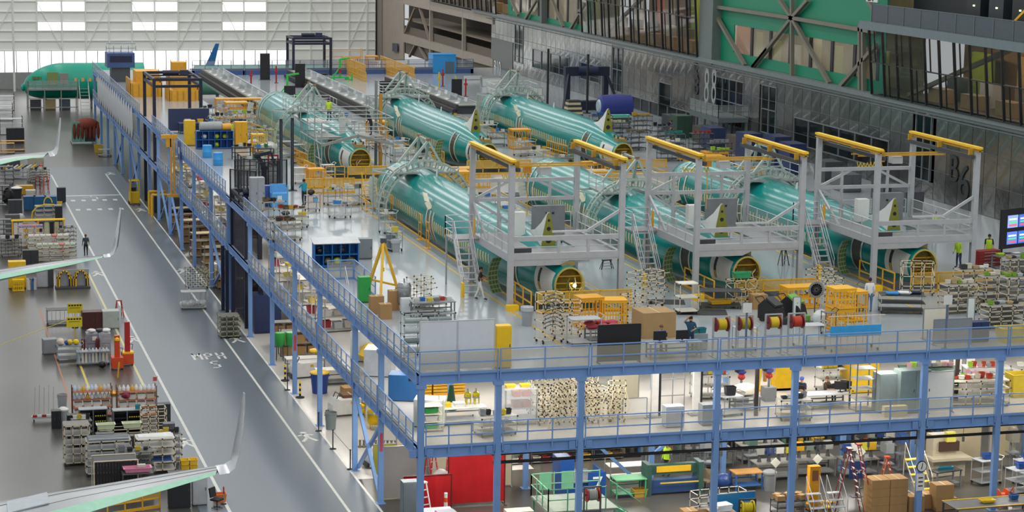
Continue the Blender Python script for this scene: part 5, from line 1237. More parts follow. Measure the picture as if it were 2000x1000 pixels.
# people and monitors at the silver wall
person(T(1872, 523), 'person in a lime hi-vis top and jeans bending beside the last gantry', PI*.6, 1.76, 'b8e02a', '2c3f63', 'b08466', '2a1c14', vest='c3ea2e', lean=.12)
person(T(1930, 515), 'person in dark clothes with lime vest at the red tool chest', 2.6, 1.74, '25282c', '22262c', 'a87a5c', '1d1512', vest='bfe62c', lean=.08)
q = T(1975, 500); t = thing('video_wall', 'black video wall of four screens at the silver wall', 'display', q, PI*.47+PI)
t.rotation_euler = (0, 0, .35)
pbox('frame', BLACK(), t, -1.1, 1.6, -.06, .06, .5, 2.9)
for i in range(2):
    for j in range(2):
        s = pbox('screen', mat(('5a78d8', '88a0e8', '3a6ed0', '4a66c8')[i*2+j], .3, 0, 0, 1, 0, None, 1.0), t, -.55+i*1.0, .35+i*1.0, -.08, -.06, .75+j*1.0, 1.5+j*1.0)
        for r in range(3): pbox('chart_row', mat(('e25a5a', '56d080', 'e8e8f0')[r], .3, 0, 0, 1, 0, None, 1.0), s, -.45+i*1.0, .25+i*1.0, -.085, -.08, .85+j*1.0+r*.18, .95+j*1.0+r*.18)
for s_ in (-.9, 1.4): pbox('post', BLACK(), t, s_-.05, s_+.05, -.05, .05, 0, .5); pbox('foot', BLACK(), t, s_-.08, s_+.08, -.35, .35, 0, .05)
cabinet(T(1925, 523), 1.6, .6, 1.05, '8c2a28', 'dark red tool chest below the video wall', .2, doors=0, drawers=5)
bench(T(1970, 528), 2.0, .9, .9, 'workbench cluttered with lime cloths under the video wall', .2, '6e7376')
for k, c, l in ((0, 'b4d82a', 'lime cloth on the bench under the video wall'), (1, '2c2e31', 'black case on the bench under the video wall'), (2, 'e3e4e0', 'white papers on the bench under the video wall')): tote(on(T(1970, 528), -.6+k*.55, 0, .9), .4, .4, .12, c, l)
piperack(T(1990, 545), 1.5, .8, 1.4, 'cream pipe rack under the video wall bench', .2, 4, 3, shelf='6a6d70')
aladder(T(1530, 518), .9, 'small dark step ladder between the middle and last gantries', .3, '3c4043'); aladder(T(1185, 525), .5, 'low black folding step on the open deck beside the gantry', .2, '26282a', w=.8)
# the person at the first stair
person(T(937, 585), 'person in a dark shirt and white trousers walking past the first stair', -1.9, 1.72, '2a2018', 'dfe0dc', 'a87a5c', '14100e', 'walk', arms={'l': ((-.24, .06, 1.2), (-.12, .3, 1.15)), 'r': ((.24, .06, 1.2), (.12, .3, 1.15))})
# yellow access frames beside the front fuselage
for x, y, l in ((820, 468, 'yellow tube frame at the forward windows of the lit fuselage'), (835, 485, 'yellow tube frame at the overwing hatches of the lit fuselage'), (765, 428, 'yellow tube frame just inside the ladder-like arch')):
    q = T(x, y); t = thing('access_frame', l, 'frame', q, PI/2); m_ = mat('d69a1a', .45)
    for sx in (-.3, .3): MB().tube((sx, 0, 0), (sx, 0, 1.6), .03).build('post', m_, t)
    for z in (.5, 1.05, 1.58): MB().tube((-.3, 0, z), (.3, 0, z), .026).build('bar', m_, t)
    pbox('foot', m_, t, -.35, .35, -.2, .2, 0, .03)
stepstair(T(722, 410), .8, 1.6, 6, 'yellow stair at the forward door of the lit fuselage', 0, 'e8b322', 'd8a01e'); stepstair(T(868, 415), .9, 1.2, 4, 'grey step stand on the far side of the lit fuselage', .2) if False else None
# ================================================================== finished wings reaching in over the aisle
def wing(up, lo, label, z=5.0, seam=True):
    """up / lo: pixel polylines of the far and near edge, from the tip inwards, lying at height z"""
    U = [P(a, b, z) for a, b in up]; Lo = [P(a, b, z) for a, b in lo]; base = Vector((U[0].x, (U[0].y+Lo[0].y)/2, z))
    t = thing('aircraft_wing', label, 'aircraft wing', base, 0, 'wings reaching over the aisle'); sk = []
    for k, (a, b) in enumerate(zip(U, Lo)):
        a = a-base; b = b-base; th = .05+.07*k
        sk.append([a, a*.7+b*.3+Vector((0, 0, th)), a*.3+b*.7+Vector((0, 0, th)), b, a*.3+b*.7-Vector((0, 0, th)), a*.7+b*.3-Vector((0, 0, th))])
    MB().loft(sk).build('skin', mat('a5a9ac', .3, .55, .06, 1), t, smooth=True)
    mb = MB(); e = []
    for k, (a, b) in enumerate(zip(U, Lo)):
        a = a-base; b = b-base; d = (b-a); w_ = .22+.03*k
        e.append([b-d*.2*(1 if d.length < 2 else .9)+Vector((0, 0, .05+.05*k)), b+d.normalized()*.06, b-d*.14-Vector((0, 0, .03+.05*k)), b-d*.17])
    mb.loft(e).build('leading_edge', mat('93c9ae', .35, .1), t, smooth=True)
    for f in (.35, .62):
        mb = MB()
        for (a, b), (a2, b2), k in zip(zip(U, Lo), zip(U[1:], Lo[1:]), range(9)):
            p0 = a*(1-f)+b*f-base+Vector((0, 0, .055+.07*k)); p1 = a2*(1-f)+b2*f-base+Vector((0, 0, .055+.07*(k+1))); mb.bar(p0, p1, .03, .012)
        mb.build('skin_seam', mat('6f7476', .4, .3), t)
    # blended winglet, chord along y
    c0 = (U[0]-Lo[0]).length; yb = (U[0].y-base.y); rings = []
    for x, zz, c, sy, th in ((-.25, 0, c0, 0, .08), (.15, .03, c0*.98, .0, .12), (.42, .2, c0*.9, .05, .17), (.62, .7, c0*.75, .15, .18), (.78, 1.6, c0*.58, .3, .15), (.92, 2.6, c0*.42, .5, .11), (.98, 3.15, c0*.28, .65, .05)):
        n_ = Vector((-.9, 0, .4)) if zz > .2 else Vector((0, 0, 1))
        y1 = yb+sy*0; p0 = Vector((x, yb-sy*.2, zz)); p1 = Vector((x, yb-sy*.2-c, zz)); rings.append([p0, p0*.6+p1*.4+n_*th, p1, p0*.6+p1*.4-n_*th])
    MB().loft(rings).build('winglet', mat('d2d5da', .22, .5, .04), t, smooth=True)
    MB().bx(-.05, .12, yb-.2, yb-.05, -.08, .02).build('tip_lamp', mat('5a2f8a', .2), t)
    return t
w3 = wing([(430, 908), (300, 929), (180, 949), (95, 963), (-80, 992)], [(421, 927), (330, 954), (245, 978), (172, 1000), (-80, 1074)], 'silver aircraft wing with upturned tip over the black racks')
wing([(207, 497), (150, 505), (90, 514), (0, 529), (-80, 543)], [(200, 503), (140, 517), (80, 529), (0, 545), (-80, 561)], 'silver aircraft wing with upturned tip over the yellow hose pallet')
wing([(97, 296), (60, 299), (30, 302), (0, 306), (-60, 314)], [(86, 306), (60, 309), (30, 314), (0, 321), (-60, 332)], 'silver aircraft wing with upturned tip above the pedestrian crossing')
q = P(50, 985, 5.3); o = MB().prism([P(13, 982, 5.3)-q, P(92, 963, 5.3)-q, P(96, 984, 5.3)-q, P(15, 1004, 5.3)-q], (0, 0, .05)).build('flap_panel', mat('aab2b8', .4)); o.location = q
o.parent = w3; o.location = q-Vector(w3.location)
# ================================================================== the finished nose section by the far doors
q = P(185, 157, 3.6); YN = q.y
nz = PY(115, 158, YN).z; R_ = 2.35; x0 = PY(44, 160, YN).x; Ln = 16
t = thing('aircraft_nose', 'green aircraft nose section standing by the hangar doors, pointing away from the mezzanine', 'aircraft nose', (x0, YN, 0)); rg = []
for k in range(13):
    s = k/12; xx = 5.2*s; r = R_*math.sqrt(1-(1-s)**2.0)*.98+.05; drop = -.75*(1-s)**1.6
    rg.append([(xx, r*math.cos(2*PI*i/28), nz+drop+r*1.03*math.sin(2*PI*i/28)) for i in range(28)])
rg += [[(xx, R_*math.cos(2*PI*i/28), nz+R_*1.03*math.sin(2*PI*i/28)) for i in range(28)] for xx in (8, 12, Ln)]
MB().loft(rg).build('skin', mat('009a80', .3, 0, .08, .4), t, smooth=True)
for i in range(6):
    pbox('window_cover', mat('d8a870', .5), t, 6.6+i*.95, 6.95+i*.95, -R_-.04, -R_*.93, nz+.1, nz+.55)
for i in range(3): MB().box(1.35+i*.42, -1.55-i*.12, nz+.55, .36, .12, .42, -.5).build('cockpit_window', mat('6b7a4a', .3), t)
pbox('door_opening', mat('7c8a52', .5), t, 3.1, 4.5, -R_-.03, -R_*.86, nz-.3, nz+1.35); pbox('service_panel', mat('8a8580', .5), t, 4.7, 5.8, -R_-.05, -R_*.9, nz-.2, nz+1.2)
MB().blob((.05, 0, nz-.85), .3, .5, .5).build('radome_cap', mat('00a58a', .35), t)
for xx in (3.0, 9.0, 13.0):
    MB().bar((xx, 0, 0), (xx, 0, nz-R_*.9), .3).build('support_jack', GREY(), t)
# stand in front of it
st = P(103, 214, 0); S = thing('nose_work_stand', 'grey railed work stand with stair in front of the green nose', 'work stand', (st.x, st.y, 0)); m_ = mat('8f9290', .45, .3)
W_ = 6.4; Hs = PY(103, 172, st.y).z
pbox('platform', m_, S, -W_/2, W_/2, -1.2, 1.6, Hs-.2, Hs)
for x in (-W_/2, -W_/6, W_/6, W_/2):
    for y in (-1.1, 1.5): MB().bx(x-.06, x+.06, y-.06, y+.06, 0, Hs-.2).build('post', m_, S)
grail(S, (-W_/2, -1.2, Hs), (W_/2, -1.2, Hs), 7, m_, 1.1); grail(S, (-W_/2, -1.2, Hs), (-W_/2, 1.6, Hs), 2, m_, 1.1)
for z in (.4, Hs*.55): MB().bar((-W_/2, -1.1, z), (W_/2, -1.1, z), .1).build('bracing', m_, S)
stairs(S, W_/2+.3, W_/2+1.5, -2.8, 0, 1.2, Hs+.8, 9, mat('b9b48a', .45))
for i, (x, c, l) in enumerate(((-2.2, '3a3d44', 'dark equipment case under the nose work stand'), (-.3, '9a8a5a', 'tan equipment case under the nose work stand'), (1.6, '44505a', 'slate equipment case under the nose work stand'))):
    cabinet((st.x+x, st.y+.3, 0), 1.4, .9, 1.3, c, l, doors=1)
# a second aircraft far behind the back walkway
ax = P(390, 150, 3.5); YB = 200.0; xA = PY(380, 130, YB).x; xB = PY(640, 130, YB).x; zA = PY(500, 137, YB).z
t = thing('distant_aircraft', 'pale green aircraft with a blue tail blade far behind the back walkway', 'aircraft', ((xA+xB)/2, YB, 0)); L_ = xB-xA
MB().tube((-L_/2, 0, zA-1.3), (L_/2, 0, zA-1.3), 2.0, 20).build('body', mat('6fb5a0', .35), t, smooth=True)
a = PY(398, 124, YB).x-(xA+xB)/2; b = PY(417, 124, YB).x-(xA+xB)/2; c = PY(428, 85, YB).x-(xA+xB)/2; z1 = PY(425, 85, YB).z
MB().prism([(a, .1, zA+.2), (b, .1, zA+.2), (c, .1, z1), (c-.5, .1, z1)], (0, -.2, 0)).build('tail_blade', mat('1f6ba8', .35), t)
for xx in (-L_/3, L_/3): MB().bar((xx, 0, 0), (xx, 0, zA-3.2), .4).build('support_jack', GREY(), t)
# ================================================================== aisle: clutter on the left, front cluster
def bottles(q, w, n, z, where, rz=0):
    for j in range(n):
        c, cn = random.choice((('e6e6e2', 'white'), ('dfe4ea', 'white'), ('bcd6ea', 'pale blue'), ('d8a93a', 'yellow'), ('c9c9c4', 'grey')))
        o = MB().lathe([(.09, 0), (.1, .02), (.1, .2), (.05, .26), (.035, .33)], 8).build('bottle', mat(c, .4), None, smooth=True)
        o.location = on(q, -w*.46+w*.92*j/max(1, n-1), random.uniform(-.1, .1), z); tag(o, '%s bottle on %s' % (cn, where), 'bottle', 'bottles on '+where)
def shelving(loc, w, d, h, lv, label, col='a8623a', frame='6b4a3a', rz=0):
    t = thing('shelf_unit', label, 'shelves', loc, rz); m = mat(frame, .5)
    for sx in (-1, 1):
        for sy in (-1, 1): pbox('post', m, t, sx*w/2-.025, sx*w/2+.025, sy*d/2-.025, sy*d/2+.025, 0, h)
    for k in range(lv): z = .1+(h-.4)*k/(lv-1); pbox('shelf', mat(col, .6), t, -w/2, w/2, -d/2, d/2, z-.03, z)
    return t
for x, l in ((180, 'rust shelf unit of bottles nearest the broom cart'), (267, 'rust shelf unit of white bags beside the aisle line')):
    q = G0(x, 812); shelving(q, 2.15, .7, 1.75, 4, l)
    for k in range(4):
        z = .1+1.35*k/3
        if k >= 2 and x < 200 or k == 3: bottles(q, 2.0, 9, z, 'the '+' '.join(l.split()[:5]))
        else:
            for j in range(4): tote(on(q, -.75+j*.5, 0, z), .42, .42, .28, ('e4e2dc', 'd9d6cc', 'e9e9e4', 'cfc4b4')[j], '%s bag-lined box on the %s' % (('white', 'cream', 'bright white', 'beige')[j], ' '.join(l.split()[:5])), 0, 'boxes on the rust shelf units')
bag(on(G0(267, 812), -.6, -.2, 1.05), .45, '8a2440', 'crimson bag on the rust shelf unit beside the aisle line')
tote(G0(258, 768), 2.6, .7, .12, 'e0a41e', 'flat amber tray behind the rust shelf unit of white bags')
# broom cart and drums
q = G0(86, 822); t = thing('broom_cart', 'cart of push brooms with red and white heads', 'cart', q)
pbox('tray', mat('c9cdd0', .4), t, -.65, .65, -.2, .2, .15, .3); casters(t, 1.2, .4, None, .06)
for k in range(5):
    x = -.5+k*.25; MB().tube((x, 0, .3), (x+.05, .05, 1.9+.1*(k % 2)), .015, 6).build('broom_handle', mat('9a9a94', .5), t); pbox('broom_head', mat('d6d8da' if k % 2 else 'a3202c', .6), t, x-.12, x+.12, -.25, -.15, .28, .4)
for x, y, l in ((122, 800, 'galvanised drum with rolled sheets behind the broom cart'), (124, 832, 'galvanised drum beside the tall cream rack')):
    q = G0(x, y); bin_(q, .28, .9, 'a3a7a9', l, lid='d0d0cc' if y > 810 else None)
# black display cabinets, racks
def black_cab(x, y, l, rz=0):
    q = G0(x, y); t = thing('parts_cabinet', l, 'cabinet', q, rz)
    pbox('back', BLACK(), t, -.72, .72, .25, .3, .05, 1.4)
    for s in (-.72, 0, .72): pbox('divider', mat('6d7175', .4, .3), t, s-.03, s+.03, -.3, .3, 0, 1.4)
    for k in range(5): pbox('shelf', mat('25272a', .5), t, -.72, .72, -.28, .25, .1+k*.3, .13+k*.3)
    pbox('top', mat('8b9094', .4, .3), t, -.76, .76, -.33, .33, 1.4, 1.45)
    for k in range(10): pbox('tag', mat('d8c93a', .5), t, .1+(k % 5)*.12, .17+(k % 5)*.12, -.3, -.28, .75+(k//5)*.3, .8+(k//5)*.3)
black_cab(182, 848, 'black open parts cabinet nearest the tall cream rack'); black_cab(248, 850, 'black open parts cabinet with teal box on top')
tote(on(G0(248, 850), .6, 0, 1.45), .3, .25, .2, '128a94', 'teal box on the black open parts cabinet')
RL = [(300, 855, 1.3, .9, 1.7, 'cream pipe rack with dark uprights beside the aisle line', None, 0), (150, 905, 1.25, 1.1, 2.1, 'tall cream shelf rack standing apart nearest the broom cart', '77746a', 0), (212, 925, 2.2, 1.0, 1.8, 'cream rack of grey sheet rolls behind the big black rack', '8e9498', 0), (303, 920, 1.9, 1.1, 1.8, 'cream rack of white tubes beside the yellow trays', 'c9c8c0', 5), (235, 868, 2.3, .7, .9, 'low cream rack carrying pale green boxes', None, 0)]
for x, y, w, d, h, l, sh, pg in RL: piperack(G0(x, y), w, d, h, l, 0, 5, 4, shelf=sh, pegs=pg)
for k in range(2): tote(on(G0(235, 868), -.75+k*1.35, 0, .9), .95, .5, .28, 'cdd6b4', 'pale green box on the low cream rack, %s' % ('nearest the broom cart' if k == 0 else 'nearest the aisle line'))
for k in range(5):
    o = MB().tube((-.85, 0, 0), (.85, 0, 0), .075, 10).build('white_tube', mat('dedfda', .4)); o.location = on(G0(303, 920), 0, -.3+.15*k, 1.83); o.rotation_euler = (0, 0, .05*k-.1); tag(o, 'white tube lying on the cream rack beside the yellow trays', 'tube', 'white tubes on the cream rack')
for k in range(6):
    o = MB().tube((-1.0, 0, 0), (1.0, 0, 0), .07, 8).build('sheet_roll', mat(('9aa0a4', '2f3236')[k % 2], .5)); o.location = on(G0(212, 925), 0, -.35+.14*k, 1.88); tag(o, '%s sheet roll on the cream rack of grey rolls' % ('grey', 'black')[k % 2], 'roll', 'sheet rolls on the cream rack')
for k in range(3):
    o = MB().bx(-.8, .8, -.2, .2, 0, .05).build('blue_board', mat('4460a8', .5)); o.location = on(G0(303, 920), 0, -.2+.15*k, .62+k*.05); tag(o, 'blue board stacked in the cream rack of white tubes', 'board', 'blue boards in the cream rack')
# the big black rack with pink box
q = G0(225, 962); t = thing('curtained_rack', 'big black curtained rack with cream frame under the silver wing', 'rack', q)
for sx in (-1.05, 1.05):
    for sy in (-.6, .6): MB().tube((sx, sy, 0), (sx, sy, 1.75), .03).build('upright', CREAM(), t)
for sy in (-.6, .6): MB().tube((-1.05, sy, 1.75), (1.05, sy, 1.75), .03).build('bar', CREAM(), t)
for k in range(14): pbox('curtain_strip', mat('17181b', .5), t, -1.0+k*.143, -.87+k*.143, -.58, -.56, .1, 1.68)
pbox('top_sheet', mat('2a2c2f', .5), t, -1.02, 1.02, -.58, .58, 1.7, 1.74); casters(t, 2.1, 1.2)
q2 = G0(252, 958); cart((q2[0]+.3, q2[1]-1.1, 0), 1.5, .8, 1.25, 'mesh trolley carrying a pink box in front of the black curtained rack', 0, 3, '77787c', '5d5e62'); tote((q2[0]+.3, q2[1]-1.1, 1.25), 1.3, .6, .22, 'd98aa8', 'pink box on the mesh trolley'); carton((q2[0]+.5, q2[1]-1.1, 1.47), .4, .25, .1, 'small pale carton on the pink box', col='c9c4bc')
for k, (dx, z) in enumerate(((-.22, 0), (.22, 0), (-.22, .3), (.22, .3))):
    q = G0(369, 918); tote(on(q, dx, 0, z), .4, .5, .28, 'e8be28', 'yellow tray in the little stack beside the aisle line', 0, 'yellow trays beside the aisle line')
# machine under the wing tip
q = G0(350, 990); cabinet(q, 1.0, .8, 1.7, '23252a', 'black control cabinet under the silver wing tip', doors=1); cabinet(on(q, 1.0, .3, 0), .7, .6, 1.5, 'b9bcbf', 'pale grey control cabinet beside the black one under the wing tip', doors=1)
chair(on(q, 1.7, -.7, 0), 'black office chair beside the aisle line', .8, '1c1d1f'); tote(on(q, 2.0, .5, 0), .6, .5, .4, 'd8752a', 'orange tray behind the black office chair')
barrier(G0(210, 1008)[:2], G0(312, 992)[:2], 'yellow barrier rail under the near silver wing', 3, z=0)
q = G0(303, 775); t = thing('sign_stand', 'small white sign on a post on the aisle line', 'sign', q); MB().cyl(0, 0, 0, 1.1, .025).build('post', GREY(), t); pbox('sign_face', mat('d8d4d0', .5), t, -.16, .16, -.03, -.01, .75, 1.25); pbox('sign_mark', mat('b84a4a', .5), t, -.11, .11, -.035, -.03, .95, 1.18); MB().cyl(0, 0, 0, .04, .2).build('base', RUB(), t)
q = G0(437, 985); t = thing('flag_post', 'thin post with a red marker on the aisle line', 'post', q); MB().cyl(0, 0, 0, .9, .02).build('post', GREY(), t); MB().cyl(0, 0, .55, .85, .035).build('marker', RED(), t); MB().cyl(0, 0, 0, .03, .14).build('base', RUB(), t)
# ------------------------------------------------------------------ second cluster
q = G0(125, 632); t = cart(q, 2.3, 1.0, 1.05, 'wire sided trolley beside the upper yellow notice', 0, 2, '7d8184', '45484b', handle=False)
for k in range(9): MB().tube((-1.1+k*.275, -.5, .2), (-1.1+k*.275, -.5, 1.02), .012, 5).build('wire', mat('8d9194', .4, .3), t)
for x, y, l in ((147, 640, 'upper yellow notice board standing beside the wire sided trolley'), (146, 668, 'lower yellow notice board where the yellow tape ends')):
    q = G0(x, y); t = thing('notice_board', l, 'sign', q); pbox('face', mat('d9c51e', .5), t, -.5, .5, -.02, .02, 1.0, 1.65); MB().cyl(0, .03, 0, 1.0, .025).build('post', YEL(), t); MB().cyl(0, .03, 0, .04, .22).build('base', RUB(), t)
    for k in range(5): pbox('lettering', BLACK(), t, -.42+k*.18, -.29+k*.18, -.025, -.02, 1.47, 1.57)
    pbox('lettering_line', BLACK(), t, -.35, .35, -.025, -.02, 1.33, 1.36)
a = P(0, 674, .9); b = P(146, 620, 1.2)
MB().tube(a+(a-b)*.25, b, .022, 5).build('barrier_tape', mat('dccb2a', .5)); tag(bpy.context.scene.objects['barrier_tape'], 'yellow barrier tape stretched to the lower yellow notice', 'tape')
cabinet(G0(185, 640), 1.7, .9, 1.15, '4a2320', 'dark maroon cabinet behind the wrapped pallet', doors=2); cabinet(G0(216, 640), 1.1, .9, 1.2, 'aeb3ae', 'pale grey cabinet with folded sheet beside the aisle line', doors=1)
aladder(G0(233, 618), 1.1, 'red folding ladder behind the pale grey cabinet', .2, 'b8423a')
q = G0(192, 690); t = thing('wrapped_pallet', 'pallet of goods wrapped in grey film', 'pallet', q)
for k in range(4): pbox('bale', mat(('8d8d98', '9d9da6', '858592', 'a5a5ac')[k], .3, 0, .25, 7, .4), t, -.75+(k % 2)*.76, -.01+(k % 2)*.76, -.5, .5, .12+(k//2)*.62, .72+(k//2)*.62)
for k in range(3): pbox('pallet_runner', WOOD(), t, -.75+k*.65, -.55+k*.65, -.5, .5, 0, .12)
pbox('label', mat('e4d8c0', .5), t, -.4, -.12, -.52, -.5, .95, 1.2)
for dx, c, l in ((-.4, 'dcdcda', 'white folded cover on the wrapped pallet'), (.1, '1d1e22', 'black bag on the wrapped pallet'), (.5, 'e6e6e4', 'white soft case on the wrapped pallet')): bag(on(q, dx, 0, 1.36), .5, c, l, name='bag', flat=.5)
cabinet(G0(97, 690), .85, .7, .95, '8b8d92', 'small grey cabinet with white label at the edge of the open floor', .1, doors=1)
q = G0(135, 702); cart(q, 1.5, .9, .95, 'trolley of yellow and blue tools beside the small grey cabinet', 0, 3, 'a4a8ac', '6f7a86')
for dx, c, l, s in ((-.5, 'd8c9b8', 'pale crumpled sack on the tool trolley', .45), (.05, 'e0bc1e', 'yellow roll on the tool trolley', .35), (.45, 'e8c81a', 'yellow canister on the tool trolley', .35), (-.1, '2a4c86', 'blue pouch on the tool trolley', .3)): bag(on(q, dx, .05, .92), s, c, l, name='bag')
q = G0(182, 712); t = cart(q, 2.0, .7, .9, 'trolley of upright white cylinders beside the red lifts', 0, 2, '9aa2aa', '7f8a98', handle=False)
for k in range(9):
    o = MB().lathe([(.08, 0), (.08, .75), (.05, .85), (.03, .9)], 8).build('gas_cylinder', mat('d6d4c8' if k % 3 else 'a8b4c0', .4), None, smooth=True); o.location = on(q, -.85+k*.21, -.1, .17); tag(o, 'white cylinder standing on the trolley beside the red lifts' if k % 3 else 'pale blue cylinder standing on the trolley beside the red lifts', 'cylinder', 'cylinders on the trolley')
for k in range(4):
    o = MB().lathe([(.06, 0), (.06, 1.0), (.03, 1.1)], 8).build('maroon_bottle', mat('5a1620', .4), None, smooth=True); o.location = on(G0(170, 690), -.35+(k//2)*.9+(k % 2)*.14, -.75, 0); tag(o, 'tall maroon cylinder in front of the wrapped pallet', 'cylinder', 'maroon cylinders')
def red_lift(x, y, l, h, c):
    q = G0(x, y); t = thing('mast_lift', l, 'lift', q); m = mat(c, .4); pbox('base', mat('c8481e', .45), t, -.35, .35, -.4, .4, .1, .75); casters(t, .7, .8)
    for k in range(3): pbox('mast_section', mat('a81f1f' if k % 2 else c, .4), t, -.16+.03*k, .16-.03*k, -.2+.06*k, .05-.02*k, .3, h-.25*k)
    MB().lathe([(.19, h-.32), (.2, h-.2), (.12, h-.1)], 12, (0, -.08, 0)).build('mast_cap', YEL2(), t) if h < 2.2 else pbox('battery_lid', YEL2(), t, -.36, .36, -.41, .41, .75, .85)
    MB().pipe([(.3, .3, .7), (.38, .38, 1.2), (.1, .4, 1.2)], .02).build('push_handle', DGREY(), t)
red_lift(229, 720, 'orange red mast lift with yellow cap beside the white cylinders', 2.1, 'c8421e'); red_lift(249, 712, 'tall red mast lift with yellow lid beside the aisle line', 2.7, 'a82024')
MB().bar((0, 0, 0), (.1, .05, .95), .09, .03).build('folded_sign', mat('caa01e', .5)); o = bpy.context.scene.objects['folded_sign']; o.location = G0(230, 738); tag(o, 'folded yellow floor sign in front of the mast lifts', 'sign')
bag(G0(200, 718), .4, '1c1c1e', 'black wheel-like roll under the white cylinders', name='roll')
# ------------------------------------------------------------------ third cluster: rows of racks under the second wing
q = G0(142, 562); t = thing('hose_pallet', 'grey rack draped with yellow and black striped hoses', 'rack', q)
pbox('base', DGREY(), t, -1.25, 1.25, -.5, .5, .02, .15); pbox('panel', mat('9a9ca0', .5), t, -1.2, 1.2, .05, .12, .15, 1.35)
for s in (-.6, .6):
    for k in range(3):
        pts = [(s+(.52-.07*k)*math.cos(a_), -.1-.06*k, max(.12, .55+.75*math.sin(a_)) if 0 < a_ < PI else .12) for a_ in [PI*j/14 for j in range(15)]]
        for j, (u, w_) in enumerate(zip(pts, pts[1:])): MB().tube(u, w_, .055, 7).build('hose_band', YEL2() if (j+k) % 2 else BLACK(), t)
cabinet(G0(34, 562), 1.25, .8, 2.0, 'e6bb1c', 'tall yellow cabinet under the second wing', doors=1); crate(G0(36, 568), .8, .6, .8, 'e6bb1c', 'small yellow crate in front of the tall yellow cabinet'); cabinet(G0(84, 560), .9, .8, 1.6, 'a9abb0', 'grey control cabinet between yellow cabinet and hose rack', doors=1); cabinet(G0(99, 560), .4, .8, 1.5, '3c3d42', 'dark narrow cabinet next to the hose rack', doors=1)
for k, c in enumerate(('d9d7ce', '3a6aa8', 'b8bcc0')): tote(on(G0(62, 565), k*.2-.2, 0, 0), .3, .5, .8, c, '%s upright case beside the tall yellow cabinet' % ('cream', 'blue', 'grey')[k])
# long racks of white tubes and boxes
for (x, y, w, h, l, goods) in ((110, 510, 3.0, 1.2, 'long cream rack of pale green tubes nearest the walking person', ('c4cdb8', 'pale green')), (95, 497, 3.2, 1.4, 'long cream rack of white wrapped tubes', ('dcdbd2', 'white')), (60, 482, 2.0, 1.6, 'cream rack of white panels with purple boxes', ('a98fb8', 'purple'))):
    q = G0(x, y); piperack(q, w, .8, h, l, 0, 4, 4, shelf='b9b8ac')
    for k in range(7):
        for z in (h+.02, h*.6):
            if z < h and k % 2: continue
            o = MB().tube((-w/2+.02+k*w/7, 0, 0), (-w/2+(k+.95)*w/7, 0, 0), .13, 10).build('wrapped_tube', mat(goods[0] if k != 4 else 'd98a80', .5, 0, .15, 6)); o.location = on(q, 0, -.15, z+.14); tag(o, '%s wrapped tube on the %s' % (goods[1] if k != 4 else 'pink', l.split(' nearest')[0]), 'tube', 'wrapped tubes on long racks')
    red_ = None
tote(G0(100, 520), 2.6, .6, .2, 'b8322c', 'long red tray behind the second wing')
q = G0(75, 470); t = thing('panel_rack', 'row of tall panels hung under yellow rails', 'rack', q)
for s in (-.25, .25): MB().tube((-2.2, s, 1.75), (2.2, s, 1.75), .06, 8).build('hanging_rail', YEL2(), t)
for x in (-2.1, 0, 2.1): MB().bx(x-.05, x+.05, -.3, .3, 0, 1.75).build('post', YEL(), t)
for k in range(10):
    c = ('dcdcd6', 'dcdcd6', 'e0a81e', 'c9bfa2', 'd4d4ce', '2c2d30', 'c9c3a0', '1f2022', 'c4b98e', '9aa2a8')[k]; pbox('panel', mat(c, .5), t, -2.0+k*.42, -1.66+k*.42, -.12+.03*(k % 3), -.06+.03*(k % 3), .15, 1.55)
casters(t, 4.2, .6)
q = G0(95, 432); piperack(q, 2.3, .9, 1.4, 'cream rack of pale parts with yellow hose looped over it', 0, 4, 4, shelf='a39c86', pegs=6)
o = MB().pipe([(-1.5, -.4, .1), (-1.4, -.4, .9), (-1.0, -.4, 1.35), (-.3, -.4, 1.55), (.5, -.4, 1.5)], .07, 8).build('yellow_hose', mat('d6b924', .5)); o.location = q; tag(o, 'thick yellow hose looped over the cream rack', 'hose')
o = MB().pipe([(-.35, .3, 1.45)]+[(-.35+.35*(1-math.cos(a_)), .3, 1.6+.5*math.sin(a_)) for a_ in [PI*j/8 for j in range(9)]], .05, 6).build('hose_loop', mat('e0c42c', .5)); o.location = q; tag(o, 'small yellow hose loop standing on the cream rack', 'hose')
cabinet(G0(115, 435), .6, .7, 1.5, '222326', 'black upright cabinet beside the cream rack with yellow hose', doors=1); bag(G0(40, 435), .7, 'b4b4ae', 'grey covered barrel beside the yellow hose', name='covered_barrel', flat=1.2)
for k, (x, l) in enumerate(((58, 'dark blue equipment cart nearest the open floor'), (78, 'dark blue equipment cart between its two neighbours'), (99, 'dark blue equipment cart nearest the aisle line'))):
    q = G0(x, 410); cabinet(q, 1.05, .9, 1.25, '1f5c8c', l, doors=2, top='2a6a9a')
tote(G0(117, 415), .4, .4, 1.0, 'd8bc2a', 'upright yellow case beside the dark blue cart at the aisle line')
for k, (x, c, l) in enumerate(((74, '7a1c20', 'dark red frame ladder behind the dark blue carts'), (90, 'c84a24', 'orange red frame ladder behind the dark blue carts'))):
    aladder(G0(x, 378), 1.7, l, .1, c)
cabinet(G0(48, 380), 1.6, .8, .9, 'c99b24', 'low amber chest behind the dark blue carts', doors=2); cabinet(G0(60, 385), .9, .7, .7, 'cfcabb', 'low cream chest beside the amber chest', doors=1)
t = bin_(G0(33, 388), .5, 1.0, '2f3338', 'dark drum with white lid among the racks', lid='dfe3e6'); bag(G0(16, 400), .9, '1e1f22', 'tall black covered stand at the left of the racks', name='covered_stand', flat=1.8)
